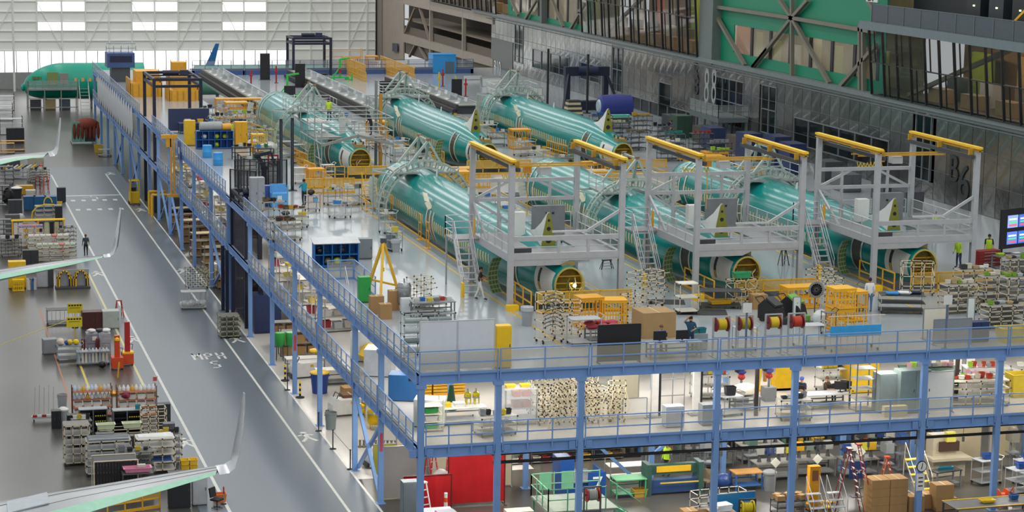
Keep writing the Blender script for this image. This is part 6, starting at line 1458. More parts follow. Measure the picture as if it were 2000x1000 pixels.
for (x, y, w, h, l) in ((10, 360, 1.6, 1.8, 'grey wire rack at the edge below the far wing'), (8, 470, 1.2, 1.8, 'dark frame rack left of the hanging panels'), (5, 400, 1.3, 1.8, 'dark frame rack beside the tall black covered stand')): piperack(G0(x, y), w, .8, h, l, 0, 5, 3, col='4a4c4e', shelf='6a6b6c')
q = G0(45, 348); piperack(q, 3.6, .9, 1.0, 'long low rack of yellow and black tubes under the far wing', 0, 3, 5, shelf='7d8a94', col='b9bcbf')
for k in range(8):
    c, cn = (('e0b01e', 'yellow'), ('26282b', 'black'), ('c9cbc8', 'white'))[k % 3]; o = MB().bar((-.3, -.3, 0), (.25, .3, .25), .12, .12).build('bundle', mat(c, .5)); o.location = on(q, -1.6+k*.45, 0, 1.05); tag(o, '%s bundle lying on the long low rack under the far wing' % cn, 'bundle', 'bundles under the far wing')
bag(on(q, 1.75, 0, 1.05), .35, 'c83028', 'red pouch at the end of the long low rack', name='pouch')
for (y, x, l) in ((295, 25, 'amber topped trolley just beyond the far wing'), (300, 5, 'second amber topped trolley beyond the far wing')): cart(G0(x, y), 2.6, .9, 1.2, l, 0, 2, 'd0a23a', 'c8922e', handle=False)
for k, (x, y, l) in enumerate(((22, 262, 'dark frame trolley with white trays, third row beyond the far wing'), (4, 235, 'shelf trolley with white boxes near the hangar doors'), (8, 215, 'small shelf trolley nearest the hangar doors'))): shelving(G0(x, y), 2.6, 1.2, 2.2, 4, l, 'c9cbce', '2b2d30')
person(G0(168, 500), 'person with long hair in dark green top and black trousers on the aisle edge', .1, 1.72, '2f4248', '171a20', 'a87a5c', '5b3d28')
# ================================================================== aisle: right side
stacker(G0(262, 398), 'yellow pallet stacker parked against the mezzanine', .05, 2.4)
q = G0(160, 280); t = thing('covered_rack', 'rack draped with rust red cloth beside the mezzanine', 'rack', q)
pbox('frame_panel', mat('6fae98', .5), t, -1.2, -.2, -.8, -.7, .3, 2.6); pbox('frame_panel', mat('6fae98', .5), t, -.15, .3, -.8, -.7, .3, 2.6); casters(t, 2.6, 1.6, None, .12)
MB().blob((.55, 0, 2.2), 1.5, 1.1, .75, 14, 7, .06).build('draped_cloth', mat('8a3f30', .8, 0, .3, 2), t, smooth=True)
for k in range(7): MB().blob((-.9+k*.45, -.9+.1*(k % 2), 1.5), .2, .14, .95, 8, 5, .1).build('cloth_fold', mat('7c382c', .8, 0, .3, 2), t, smooth=True)
pbox('inner_frame', mat('3c3f42', .6), t, -1.1, 1.5, -.6, .7, .25, 1.9)
cart(G0(205, 305), 1.4, .9, .8, 'small trolley with yellow hood beside the covered rack', 0, 2); tote(on(G0(192, 298), 0, 0, 0), .9, .6, .9, 'c9a82a', 'yellow hood box behind the small trolley')
# wire carts by the aisle
q = G0(378, 603); t = cart(q, 1.75, .9, 1.3, 'white wire trolley of plastic-wrapped parts standing on the aisle line', -.05, 2, 'c9cac8', 'b9bab8', handle=False)
for k in range(8):
    MB().tube((-.8+k*.23, -.44, .2), (-.8+k*.23, -.44, 1.28), .012, 5).build('wire', mat('d0d1cf', .4, .3), t); o = bag(on(q, -.75+k*.2, random.uniform(-.2, .2), .2), random.uniform(.35, .5), 'd6d8d8', 'clear plastic bag heaped in the white wire trolley', 'bags in the white wire trolley')
piperack(G0(384, 562), 1.5, .9, 1.5, 'netted cream rack behind the white wire trolley', .1, 5, 5, pegs=8, col='9aa08a'); piperack(G0(405, 560), .6, 1.6, 1.2, 'cream hand rail stair frame beside the netted rack', .2, 3, 2)
q = G0(447, 658); piperack(q, 1.3, 1.2, 1.5, 'olive tube step rack with mesh standing on the walkway', 0, 5, 4, col='b0ae86', pegs=4, shelf='77786a')
# ------------------------------------------------------------------ lift towers in navy steel
def lift(x0, x1, y0, y1, z1, label, panels=True, base=0.):
    t = thing('goods_lift', label, 'lift', ((x0+x1)/2, (y0+y1)/2, base)); a, b = (x1-x0)/2, (y1-y0)/2; m = mat('1a2036', .5); h = z1-base
    for sx in (-1, 1):
        for sy in (-1, 1): pbox('mast', m, t, sx*a-.14, sx*a+.14, sy*b-.14, sy*b+.14, 0, h)
    zz = [h] + [k for k in (4.4, 7.7, 1.2) if k-base > .5 and k < z1-.5]
    for z in [h-.1, h-.7]+[k-base for k in (4.4, 7.7) if .5 < k-base < h-1]:
        for sy in (-1, 1): pbox('cross_beam', m, t, -a, a, sy*b-.1, sy*b+.1, z-.12, z+.12)
        for sx in (-1, 1): pbox('cross_beam', m, t, sx*a-.1, sx*a+.1, -b, b, z-.12, z+.12)
    MB().tube((-a*.4, 0, h+.2), (a*.3, 0, h+.2), .22, 12).build('hoist_motor', m, t); pbox('motor_bed', m, t, -a, a, -.2, .2, h-.1, h+.02); pbox('gear_box', mat('23304e', .5), t, a*.35, a*.7, -.25, .25, h, h+.45)
    if panels:
        for sx in (-1, 1): pbox('mesh_panel', mat('20263a', .6, 0, 0, 1, 0, .6), t, sx*a-.02, sx*a+.02, -b+.14, b-.14, .2, h-.8)
        pbox('back_panel', mat('20263a', .6, 0, 0, 1, 0, .55), t, -a+.14, a-.14, b-.02, b+.02, .2, h-.8)
    pbox('car_floor', DGREY(), t, -a+.2, a-.2, -b+.2, b-.2, .1, .2)
    return t
lift(.2, 4.4, 104, 112, 12.2, 'dark navy goods lift tower at the left edge of the decks', False); lift(.2, 1.1, 50.4, 56.6, 8.6, 'dark navy goods lift in the gap of the left guard rail', True)
for y, l in ((52.3, 'navy lift guide post on the walkway beside the step rack'), (55, 'navy lift guide post behind the wire trolley'), (57.0, 'navy lift guide post nearest the netted rack')):
    t = thing('lift_post', l, 'post', (-.45, y, 0)); pbox('post', mat('1f2942', .5), t, -.12, .12, -.12, .12, 0, 4.6); pbox('base_plate', DGREY(), t, -.25, .25, -.25, .25, 0, .03)
bl_ = P(605, 145, ZT)
lift(bl_.x-2.2, bl_.x+2.2, bl_.y-1.5, bl_.y+2.5, PY(605, 72, bl_.y).z, 'dark navy goods lift tower at the far end of the back walkway', False, ZT)
# yellow pillar jib on the mezzanine side
q = V(P(354, 388, ZM), ZM); t = thing('pillar_jib', 'amber pillar jib standing at the mezzanine edge with blue sign', 'jib crane', (-.55, 84.6, 4.3)); m_ = mat('e0a21c', .45)
for s in (-.12, .12): pbox('pillar', m_, t, s-.07, s+.07, -.1, .1, 0, 5.0)
pbox('arm', m_, t, -.9, .4, -.15, .15, 4.7, 5.0); pbox('foot', m_, t, -.4, .5, -.2, .2, -.1, .1); pbox('bracket', m_, t, -.5, -.1, -.1, .1, 4.0, 4.7)
t2 = thing('rail_sign', 'blue sign hung on the guard rail beside the amber jib', 'sign', (-.25, 82.5, ZT)); MB().bx(-.02, .02, -.8, .8, -.5, 1.0).build('face', mat('2b4e90', .5), t2); pbox('mark', WHT(), t2, -.03, -.02, -.3, .3, 0, .5)
# yellow guard at the lift foot
t = thing('wheel_guard', 'yellow bent-pipe guard beside the lift tower foot', 'guard', (-.4, 101.5, 0)); m_ = YEL()
MB().pipe([(0, 0, 0), (0, 0, 2.0), (1.5, 0, 2.0)], .12, 8).build('hoop', m_, t); MB().pipe([(0, 2.2, 0), (0, 2.2, 2.0), (1.5, 2.2, 2.0)], .12, 8).build('hoop', m_, t)
# ================================================================== ground floor bay along the mezzanine
for x, y, l in ((557, 738, 'white electric tug nearest the green bins'), (632, 812, 'white electric tug behind the galvanised bin'), (702, 912, 'white electric tug behind the crossed braces')): robot_cart(V(P(x, y, 0)+Vector((1.3, 0, 0)), 0), l, .15)
for x, y, l in ((567, 722, 'yellow tarpaulin heaped on the white tug nearest the green bins'), (648, 792, 'yellow tarpaulin on the white tug behind the galvanised bin')): 
    q = P(x, y, 0); bag((q.x+1.6, q.y, .95), .75, 'e8c01a', l, name='tarpaulin', flat=.45)
bin_(V(P(608, 768, 0)+Vector((.5, 0, 0)), 0), .55, 1.2, '22408c', 'large blue bin with a yellow cover on the bright floor', lid='e6bd1c')
for dx, l in ((0, 'green bin on legs nearest the aisle'), (.7, 'green bin on legs next to its twin')):
    q = P(533, 712, 0); t = thing('hopper', l, 'bin', (q.x+.6+dx, q.y+1, 0)); MB().lathe([(.2, .9), (.32, 1.1), (.33, 1.75), (.3, 1.8)], 14).build('tub', mat('2c9a42', .4), t, smooth=True)
    for k in range(4): a_ = k*PI/2+.7; MB().tube((.3*math.cos(a_), .3*math.sin(a_), 0), (.26*math.cos(a_), .26*math.sin(a_), 1.2), .02).build('leg', DGREY(), t)
for x, y, l in ((553, 744, 'striped post beside the white tug nearest the green bins'), (582, 777, 'striped post in front of the blue bin with yellow cover')): bollard(V(P(x, y, 0)+Vector((.12, 0, 0)), 0), l)
for x, y, l in ((563, 762, 'black belt post between the two striped posts'), (624, 842, 'black belt post beside the galvanised bin'), (652, 877, 'black belt post between two others along the walkway'), (686, 917, 'black belt post nearest the crossed braces')): stanchion(V(P(x, y, 0)+Vector((-.05, 0, 0)), 0), l)
a = P(652, 877, 0); b = P(686, 917, 0); o = MB().tube((a.x-.05, a.y, .97), (b.x-.05, b.y, .97), .012, 5).build('belt', BLACK()); tag(o, 'black belt stretched between two posts along the walkway', 'belt')
bin_(V(P(646, 838, 0), 0), .33, .95, '7c8687', 'galvanised bin with green label by the belt posts', bag=False); tank(V(P(672, 822, 0)+Vector((1.2, -2.2, 0)), 0), .35, 1.2, 'yellow barrel on the floor behind the galvanised bin', 'd8b01e'); tank(V(P(676, 818, 0)+Vector((.9, 0, 0)), 0), .22, .9, 'small yellow bottle beside the yellow barrel', 'e0bc24')
bench((1.6, 36.5, 0), 2.4, .9, .95, 'white topped table between the green bins and the braces', 0, 'e4e2dc'); bench((2.6, 33, 0), 2.0, .9, .95, 'white topped table behind the blue bin', 0, 'e8e6e0')
for k, (x, y, l) in enumerate(((2.2, 25.8, 'brown framed window crate on the bright floor'), (2.6, 27.5, 'brown carton stack beside the framed crate'))): carton((x, y, 0), 1.0, .8, 1.1, l, .1, col='6a4a34' if k == 0 else 'a88455')
bag((3.6, 28.5, 0), 1.0, 'dadbd6', 'white dust sheet heaped beside the brown crate', name='dust_sheet')
for k, (y, l) in enumerate(((41.5, 'shelf of brown cartons behind the green bins'), (44.5, 'second shelf of brown cartons beyond the green bins'))):
    q = (2.2, y, 0); shelving(q, 2.6, .9, 1.9, 3, l, '8d8d88', '3c3f42')
    for j in range(6): carton(on(q, -.9+(j % 3)*.85, 0, .1+(j//3)*.75), .65, .6, .5, 'brown carton on the %s' % l.split(' behind')[0].split(' beyond')[0], 0, 'cartons on the ground floor shelves')
for k in range(12):      # pipe fittings row behind the belt posts
    o = MB().lathe([(.1, 0), (.12, .05), (.06, .12), (.06, .35), (.09, .4)], 8).build('pipe_fitting', mat('7c7668', .4, .5)); o.location = (1.0+k*.2, 18.2-k*.06, 0); tag(o, 'dull metal fitting standing in a row on the bright floor', 'fitting', 'fittings in a row')
# under the corner
aladder((2.5, 7.6, 0), 2.6, 'red A-frame ladder under the mezzanine corner', .3); aladder((3.6, 8.2, 0), 1.8, 'shorter red ladder beside the orange striped post', -.2, 'c23a24')
t = thing('traffic_post', 'orange and white striped traffic post under the mezzanine corner', 'traffic cone', (2.3, 3.9, 0)); MB().lathe([(.28, 0), (.28, .05), (.1, .08)], 10).build('base', RUB(), t)
for k in range(6): MB().cyl(0, 0, .08+k*.22, .3+k*.22, .11-.006*k).build('band', mat('e2541e', .4) if k % 2 == 0 else WHT(), t)
cabinet((1.5, .7, 0), .85, .6, 1.5, 'a4a8b2', 'grey steel cabinet just inside the corner column', .1, doors=1); cabinet((.8, 4.6, 0), .9, .6, 1.9, '6f7a80', 'dull grey cabinet beside the leaning white ladder', 0, doors=1)
aladder((.9, 2.7, 0), 2.3, 'white ladder leaning inside the crossed braces', .4, 'd4d2c8', lean=True, w=.6)
extinguisher((.55, 1.1, 0), 'red fire extinguisher at the foot of the braced column'); carton((.8, 1.5, 0), .5, .4, .4, 'small brown box below the fire extinguisher')
bag((2.9, 7.4, .9), .7, 'd9dbd8', 'white bundle hung on the shorter red ladder', name='bundle'); cart((4.6, 8.6, 0), 1.3, .8, 1.0, 'dark trolley of hoses under the corner', .2, 3, '3a3c40', '55585c')
bag((4.6, 8.6, .98), .6, '1c1d20', 'black hose heap on the dark trolley under the corner', name='hose_heap'); board((1.4, 12.5, 0), 1.4, 1.6, '9a9a2a', 'olive board leaning under the mezzanine beyond the tug')
carton((2.2, 12.0, 0), .3, .3, 1.0, 'thin tan roll box in front of the olive board')
# ------------------------------------------------------------------ middle deck along the left side
zz = ZM
for k, (y, w, h, c, l) in enumerate(((3.9, 1.0, 1.3, 'd3d8d0', 'white cabinet with pale top on the middle deck near the corner'), (9.2, 1.1, 1.3, '2a6aa8', 'blue cubby cabinet on the middle deck between two white ones'), (14.8, 1.4, 1.4, 'dfe4ea', 'white workbench cabinet on the middle deck with blue top'), (18.3, 1.2, 1.6, 'c4ccd2', 'pale tall cabinet on the middle deck beside the yellow tarpaulin'))):
    cabinet((1.5, y, zz), w, 1.4, h, c, l, 1.2, doors=2)
bag((1.7, 17, zz), 1.5, 'e8bc18', 'yellow tarpaulin heap on the middle deck beside the pale tall cabinet', name='tarpaulin', flat=.8)
stairs_t = thing('deck_stair', 'dark steel stair rising from the middle deck to the upper deck', 'stairs', (1.9, 19.6, zz)); stairs(stairs_t, -.5, .5, 0, 0, 3.6, 3.2, 13, mat('2d3f66', .5))
WB = [('e6e3da', 'white'), ('d9d4c8', 'cream'), ('e9e7e2', 'white'), ('c23a4a', 'red'), ('cfd3d6', 'grey'), ('e2c84a', 'yellow')]
for k, y in enumerate((26.5, 30.5, 34.5, 38.5, 42.5, 60, 63.5, 67, 71, 75, 79, 83, 87, 91, 95)):
    q = (1.7, y, zz); nth = ('first', 'second', 'third', 'fourth', 'fifth', 'sixth', 'seventh', 'eighth', 'ninth', 'tenth', 'eleventh', 'twelfth', 'thirteenth', 'fourteenth', 'fifteenth')[k]
    shelving(q, 2.2, 1.6, 1.9, 3, 'white shelf of boxes on the middle deck, %s shelf from the dark steel stair' % nth, 'd6d3cb', 'b4b6b8', .15)
    for j in range(7):
        c, cn = random.choice(WB); z_ = (.1, .85, 1.6)[j % 3]
        tote(on(q, -.75+(j//3)*.65+random.uniform(-.1, .1), random.uniform(-.4, .4), z_), .5, .45, random.uniform(.2, .45), c, '%s box on the %s middle deck shelf from the stair' % (cn, nth), .15, 'boxes on the middle deck shelves')
for k, y in enumerate((29, 34, 59, 66, 73, 80, 87, 94)):
    q = (1.5, y, 0); nth = ('first', 'second', 'third', 'fourth', 'fifth', 'sixth', 'seventh', 'eighth')[k]
    if k > 1:
        shelving(q, 2.4, 1.2, 2.2, 4, 'ground floor shelf of brown goods, %s from the mezzanine corner' % nth, 'b9a888', '5a6a86', .1)
        for j in range(6): carton(on(q, -.8+(j % 3)*.8, 0, .1+(j//3)*.62), .6, .7, .42, 'brown carton on the %s ground floor shelf' % nth, .1, 'cartons on the ground floor shelves')
cabinet((1.2, 69.5, 0), 1.6, 1.0, 1.2, 'd9d6cf', 'white chest with fire extinguisher on the ground floor', .1, doors=2); extinguisher((.5, 68.8, 0), 'red fire extinguisher beside the white chest')
cabinet((1.3, 49.2, 0), 1.8, 1.5, 2.6, '24345e', 'navy machine housing on the ground floor beside the lift', doors=1)
person((1.5, 46.6, zz), 'person in a red and white top sitting among boxes on the middle deck', 2.5, 1.7, 'c2505a', '20242c', 'b98a6a', '2a1c14', 'sit')
chair((1.5, 46.5, zz), 'dark chair under the person in red and white', 2.5, '26282c')
person((1.6, 21.2, zz+1.2), 'person in navy with a lime band climbing the dark steel stair', PI, 1.72, '20283c', '1d2230', 'b08466', '20160f', 'walk', vest='2a3350')
# ================================================================== back of the upper deck
def D8(x, y, z=0): return (x, y, ZT+z)
for i, (x, y0, y1, l) in enumerate(((12.4, 112, 154, 'long dark conveyor line leading to the scaffolded fuselage'), (22.0, 107, 152, 'long dark conveyor line leading to the middle back fuselage'), (31.2, 110, 142, 'long dark conveyor line nearest the silver wall'))):
    t = thing('conveyor_line', l, 'conveyor', D8(x, y0), 0, 'conveyor lines at the back of the deck'); L = y1-y0
    pbox('belt', mat('8d9088', .5, 0, .15, .6), t, -1.1, 1.1, 0, L, .8, .9); pbox('side_beam', mat('37332f', .5), t, -1.35, -1.1, 0, L, .45, .95); pbox('side_beam', mat('9aa0a4', .4, .3), t, 1.1, 1.3, 0, L, .5, 1.0); pbox('lower_beam', mat('2a2826', .6), t, -1.7, -1.35, 0, L, .1, .5)
    for k in range(int(L/3)): pbox('leg', DGREY(), t, -1.2, 1.2, k*3+.4, k*3+.6, 0, .8)
    for k in range(int(L/4)):
        o = MB().prism([(-.9, 0, 0), (.9, 0, 0), (.75, 0, .12), (.2, 0, .55), (.1, 0, .15), (-.5, 0, .5), (-.6, 0, .1)], (0, 1.1, 0)).build('formed_panel', mat(('b9bfc2', 'a3aaae', 'c9ced0')[k % 3], .4, .2)); o.location = D8(x, y0+1.5+k*4, .9)
        tag(o, '%s formed metal panel lying on the %s' % (('pale', 'grey', 'bright')[k % 3], l.split(' leading')[0].split(' nearest')[0]+(' of the scaffolded fuselage', ' of the middle fuselage', ' by the silver wall')[i]), 'metal panel', 'panels on the conveyor lines')
# blue back walkway with rails
BW = thing('back_walkway', 'blue steel walkway with guard rails crossing the back of the deck', 'walkway', D8(0, 157)); 
for (a, b) in ((10.5, 16.5), (16.6, 23), (23.1, 29.5), (29.6, 36), (36.1, 44)):
    pbox('beam', mat('3f5a8e', .5), BW, a, b, -.15, .15, -.0, .55); pbox('deck', mat('8b9296', .5), BW, a, b, -.1, 2.4, .5, .6)
    railing((a, 0, .6), (b, 0, .6), 4, m=mat('4f5a70', .5), mp=mesh_screen('9aa2ac', .35), parent=BW, drop=0)
for x in (10.6, 16.5, 23, 29.5, 36, 43.8): pbox('post', mat('2c3b5e', .5), BW, x-.15, x+.15, -.15, .15, -.0, .5)
for x, y, h, l in ((15.0, 118, 2.2, 'black panel post beside the first conveyor line'), (20.0, 140, 2.6, 'black panel post between the first two conveyor lines'), (24.6, 120, 2.4, 'black panel post beside the second conveyor line'), (33.5, 124, 2.2, 'black panel post beside the last conveyor line'), (17.8, 150, 3.0, 'tall dark post beside the back walkway')):
    t = thing('dark_post', l, 'post', D8(x+(.4 if x == 24.6 else 0), y)); pbox('panel', BLACK(), t, -.55, .55, -.08, .08, .05, h); pbox('foot', DGREY(), t, -.6, .6, -.3, .3, 0, .05)
def green_stand(q, l, rz=0):
    t = thing('engine_stand', l, 'stand', q, rz); m = mat('22c044', .45)
    for s in (-1, 1):
        MB().bar((s*1.1, -1, .12), (s*1.1, 1, .12), .14).build('base_rail', m, t)
        for y in (-.9, .9): MB().tube((s*1.1-.05, y, .1), (s*1.1+.05, y, .1), .1, 10).build('wheel', RUB(), t)
    MB().bar((-1.1, 0, .3), (1.1, 0, .3), .16).build('cross_rail', m, t); MB().bar((0, 0, .2), (0, 0, 2.4), .2).build('column', m, t); MB().bar((0, 0, 2.35), (1.2, 0, 2.5), .16).build('arm', m, t); MB().bar((-.9, 0, .3), (0, 0, 1.4), .1).build('stay', m, t)
    for x in (-1.1, 1.1): MB().bar((x, -.9, .2), (x, -.9, .8), .12).build('bracket', m, t)
    pbox('red_clamp', RED(), t, -.2, .1, -.2, .2, .8, 1.3)
green_stand(D8(16.6, 128.5), 'bright green stand with red clamps behind the scaffolded fuselage'); green_stand(D8(26.2, 149), 'bright green stand beside the amber slatted ramp', .2)
for (x, y0, y1, l) in ((28.6, 146, 160, 'amber slatted fence running back beside the green stand'), (33.3, 142, 160, 'amber slatted fence running back towards the blue box')):
    t = barrier((x, y1), (x, y0), l, 6, screen=False)
    for k in range(int((y1-y0)/.5)): pbox('slat', mat('e0a82a', .45), t, k*.5, k*.5+.2, -.02, .02, .05, 1.9)
    pbox('rail', mat('e0a82a', .45), t, 0, y1-y0, -.03, .03, 1.85, 1.95)
t = thing('blue_enclosure', 'large sky blue box enclosure at the back of the deck', 'enclosure', D8(40.4, 158)); bm_ = mat('2f95d8', .45)
pbox('shell', bm_, t, -1.4, 1.4, -1.2, 1.2, .05, 2.2); pbox('roof', bm_, t, -1.45, 1.45, -1.25, 1.25, 2.2, 2.28); pbox('door', mat('5a6a78', .5), t, .1, 1.2, -1.22, -1.2, .1, 1.4); pbox('plinth', DGREY(), t, -1.4, 1.4, -1.2, 1.2, 0, .05)
for x, y, w, h, c, l in ((30.5, 163, 1.6, 1.5, 'e09a1e', 'amber crate left of its twin before the far lift tower'), (33.0, 163.5, 1.4, 1.6, 'e39a22', 'amber crate right of its twin near the tan wall')): crate(D8(x, y), w, 1.4, h, c, l)
shelving(D8(29.5, 168-4.5), 4.5, .9, 2.6, 4, 'long amber shelving against the far wall', 'c9952e', 'd8a22a')
for k in range(7): board(D8(41.5+(k % 2), 148-k*4.2), 2.4, .5+.2*(k % 3), ('d9dbd8', 'c4c9cb', 'e2e3e0')[k % 3], '%s sheet leaning in the row along the silver wall, %s from the blue box' % (('white', 'grey', 'bright white')[k % 3], ('first', 'second', 'third', 'fourth', 'fifth', 'sixth', 'seventh')[k]), .2, th=.2)
for k, (x, y, c) in enumerate(((35.5, 128, 'b02028'), (36, 140, 'b02028'), (37, 118, 'b02028'), (34.6, 136, 'd8b422'), (35.2, 131, 'd8b422'), (38, 112, 'd8b422'), (18.4, 146, 'b02028'), (14.8, 141, 'b02028'))):
    t = thing('hydrant_post', '%s service post %s' % ('red' if c[0] == 'b' else 'yellow', ('beside the last conveyor line', 'near the blue enclosure', 'close to the last arched stand', 'in front of the leaning sheets', 'between two red posts', 'behind the last fuselage', 'before the back walkway', 'beside the first conveyor line')[k]), 'post', D8(x, y)); MB().cyl(0, 0, 0, 1.9, .09).build('pipe', mat(c, .45), t); pbox('valve', mat(c, .45), t, -.18, .18, -.12, .12, 1.2, 1.4); MB().cyl(0, 0, 0, .05, .25).build('flange', DGREY(), t)
# left back: amber jigs, cabin, worker
for (x, y, w, d, h, l) in ((2.4, 133, 3.2, 4, 2.6, 'large amber assembly jig beside the guard rail'), (5.7, 128, 3.0, 3.5, 2.0, 'amber assembly jig behind the goods lift tower'), (6.2, 136, 2.0, 2.2, 3.2, 'tall amber jig tower next to the hi-vis worker')):
    t = thing('assembly_jig', l, 'jig', D8(x, y)); m = mat('d9a026', .5, 0, .15)
    pbox('base_block', m, t, -w/2, w/2, -d/2, d/2, 0, h*.55); pbox('upper_block', m, t, -w*.3, w*.45, -d*.4, d*.4, h*.55, h)
    for s in (-1, 1): pbox('side_panel', mat('c08a1c', .5), t, s*w/2-.06, s*w/2+.06, -d/2, d/2, 0, h*.7); MB().tube((s*w*.4, -d/2, h*.6), (s*w*.4, -d/2, h*1.1), .05).build('guide_post', m, t)
    for k in range(5): pbox('rib', mat('b98318', .5), t, -w/2+(k+.3)*w/5, -w/2+(k+.45)*w/5, -d/2-.05, -d/2, .1, h*.5)
q = P(222, 132, ZT); t = thing('control_cabin', 'dark blue control cabin with flat roof at the far guard rail', 'cabin', (1.6, 150, ZT)); m = mat('3c5582', .5)
pbox('plinth_tower', DGREY(), t, -1.0, 1.0, -1.2, 1.2, 0, 1.6); pbox('cabin', m, t, -1.5, 1.5, -1.5, 1.5, 1.6, 3.2); pbox('window', mat('23324e', .15), t, -1.2, 1.2, -1.53, -1.5, 2.2, 2.9); grail(t, (-1.6, -1.6, 3.2), (1.6, -1.6, 3.2), 4, m, .8, mp=False)
person(D8(4.6, 139), 'person in lime hi-vis beside the tall amber jig', .3, 1.76, 'b8e02a', '23262c', vest='c6f02e')
# rail tarpaulin draped on the far guard rail
t = thing('dust_curtain', 'pale dust curtain hung below the far guard rail', 'curtain', (-.25, 140, ZT))
for k in range(16): MB().blob((0, -20+k*2.4, -1.4), .1, 1.3, 1.6, 8, 5, .08).build('curtain_fold', mat('c3c8cc', .5, 0, .15, 1.5), t, smooth=True)
# workshop beside the left guard rail, Y 60..110
q = D8(3.2, 97); t = bench(q, 3.4, 1.2, .95, 'navy workbench with yellow tools behind the goods lift', 0, '39476a', '2c3854')
for k, (dx, c, l) in enumerate(((-.9, 'c9d2d8', 'grey tool case on the navy workbench'), (.2, 'e3bb22', 'yellow tool case on the navy workbench'), (1.0, '2d6db0', 'blue tool case on the navy workbench'))): tote(on(q, dx, 0, .95), .5, .4, .3, c, l)
board(D8(2.6, 98.6), 3.6, 2.0, '2f3a5c', 'navy panel standing behind the navy workbench')
q = D8(3.0, 85.5); t = thing('cubby_cabinet', 'blue cubby cabinet with a long grey roll on top', 'cabinet', q); bl = mat('1d5fa8', .45); W = 3.0
pbox('back', bl, t, -W/2, W/2, .35, .4, .05, 1.5); pbox('top', bl, t, -W/2, W/2, -.4, .4, 1.45, 1.5); pbox('base', bl, t, -W/2, W/2, -.4, .4, .05, .12); pbox('shelf', bl, t, -W/2, W/2, -.4, .4, .75, .8)
for k in range(7): pbox('divider', bl, t, -W/2+W*k/6-.02, -W/2+W*k/6+.02, -.4, .4, .1, 1.45)
for k, (dx, z, c, l) in enumerate(((-.8, .8, 'dfe0dc', 'white helmet in the blue cubby under the roll'), (.2, .8, 'b6d42c', 'lime vest in the blue cubby under the roll'), (.9, .8, '9aae2a', 'olive vest in the blue cubby under the roll'), (.2, .12, 'c2dc30', 'bright lime vest low in the blue cubby under the roll'))): bag(on(q, dx, 0, z), .4, c, l, name='bundle')
o = MB().tube((-1.2, 0, 0), (.6, 0, 0), .36, 14).build('grey_roll', mat('9fa3a4', .45, 0, .15, 3), None, smooth=True); o.location = on(q, 0, 0, 1.86); tag(o, 'long grey wrapped roll lying on the blue cubby cabinet', 'roll')
o = MB().tube((.65, 0, 0), (1.4, 0, 0), .28, 14).build('amber_roll', mat('e0a42a', .45), None, smooth=True); o.location = on(q, 0, 0, 1.78); tag(o, 'short amber roll beside the long grey roll', 'roll')
cabinet(D8(1.3, 88), .9, .7, 2.1, 'e6b91e', 'yellow cabinet with round badge beside the blue cubby', doors=1); cabinet(D8(5.2, 85.5), 1.0, .9, 2.2, 'dba41e', 'amber open cabinet on the far side of the blue cubby', doors=2); crate(D8(6.2, 83), 1.0, 1.0, 1.4, 'e0ab20', 'amber crate beside the amber open cabinet')
for y, x, l in ((79.5, 1.6, 'light blue drum nearest the blue cubby'), (74.5, 1.75, 'light blue drum second from the blue cubby')): 
    t = thing('drum', l, 'drum', D8(x, y)); MB().lathe([(.36, 0), (.38, .03), (.38, .45), (.4, .47), (.38, .5), (.38, .98), (.36, 1.0), (.3, .98)], 16).build('barrel', mat('3a9be0', .4), t, smooth=True); MB().cyl(.15, 0, .99, 1.03, .04).build('bung', WHT(), t)
for k, (x, y, w, h, c, l) in enumerate(((4.2, 78, 1.6, 1.0, '26282b', 'black machine beyond the light blue drums'), (5.6, 76, 1.4, 1.1, '2c2f33', 'black machine with green box behind the red framed sign'), (3.3, 70, 1.8, .9, '6f7478', 'grey machine table beside the guard rail'), (4.4, 66, 1.6, 1.0, '8a8f92', 'pale machine table beside the mesh cage'))):
    bench(D8(x, y), w, 1.0, h, l, .1, c, c); rackgoods(D8(x, y), w, h, 4, [('1f2124', 'black'), ('c4c8ca', 'grey'), ('2f7a4a', 'green'), ('d8d8d2', 'white'), ('3a8ad0', 'blue')], 'the '+' '.join(l.split()[:3])+' by the '+l.split()[-1], .1, .8)
t = thing('red_frame_sign', 'red framed sign on a post behind the left guard rail', 'sign', D8(4.2, 63.5)); MB().cyl(0, 0, 0, 1.6, .05).build('post', DGREY(), t); pbox('frame', mat('8a1f2c', .5), t, -.4, .4, -.05, .05, 1.4, 2.1); pbox('face', WHT(), t, -.28, .28, -.06, -.05, 1.52, 1.98); pbox('mark', BLACK(), t, -.2, .2, -.065, -.06, 1.68, 1.8); MB().cyl(0, 0, 0, .04, .3).build('base', DGREY(), t)
cage_fence((1.2, 62), (1.2, 57.8), 'dark mesh cage side beside the left guard rail', 2.6, 3); cage_fence((1.2, 62), (4.4, 62), 'dark mesh cage end behind the red framed sign', 2.0, 3)
person(D8(3.6, 93), 'person in black bending over parts behind the navy workbench', 1.2, 1.75, '17181b', '1b1d22', lean=.15); person(D8(5.2, 90.5), 'person in lime hi-vis beside the grey parts racks', 2.0, 1.72, 'a8d42a', '262a30', vest='b6e42a')
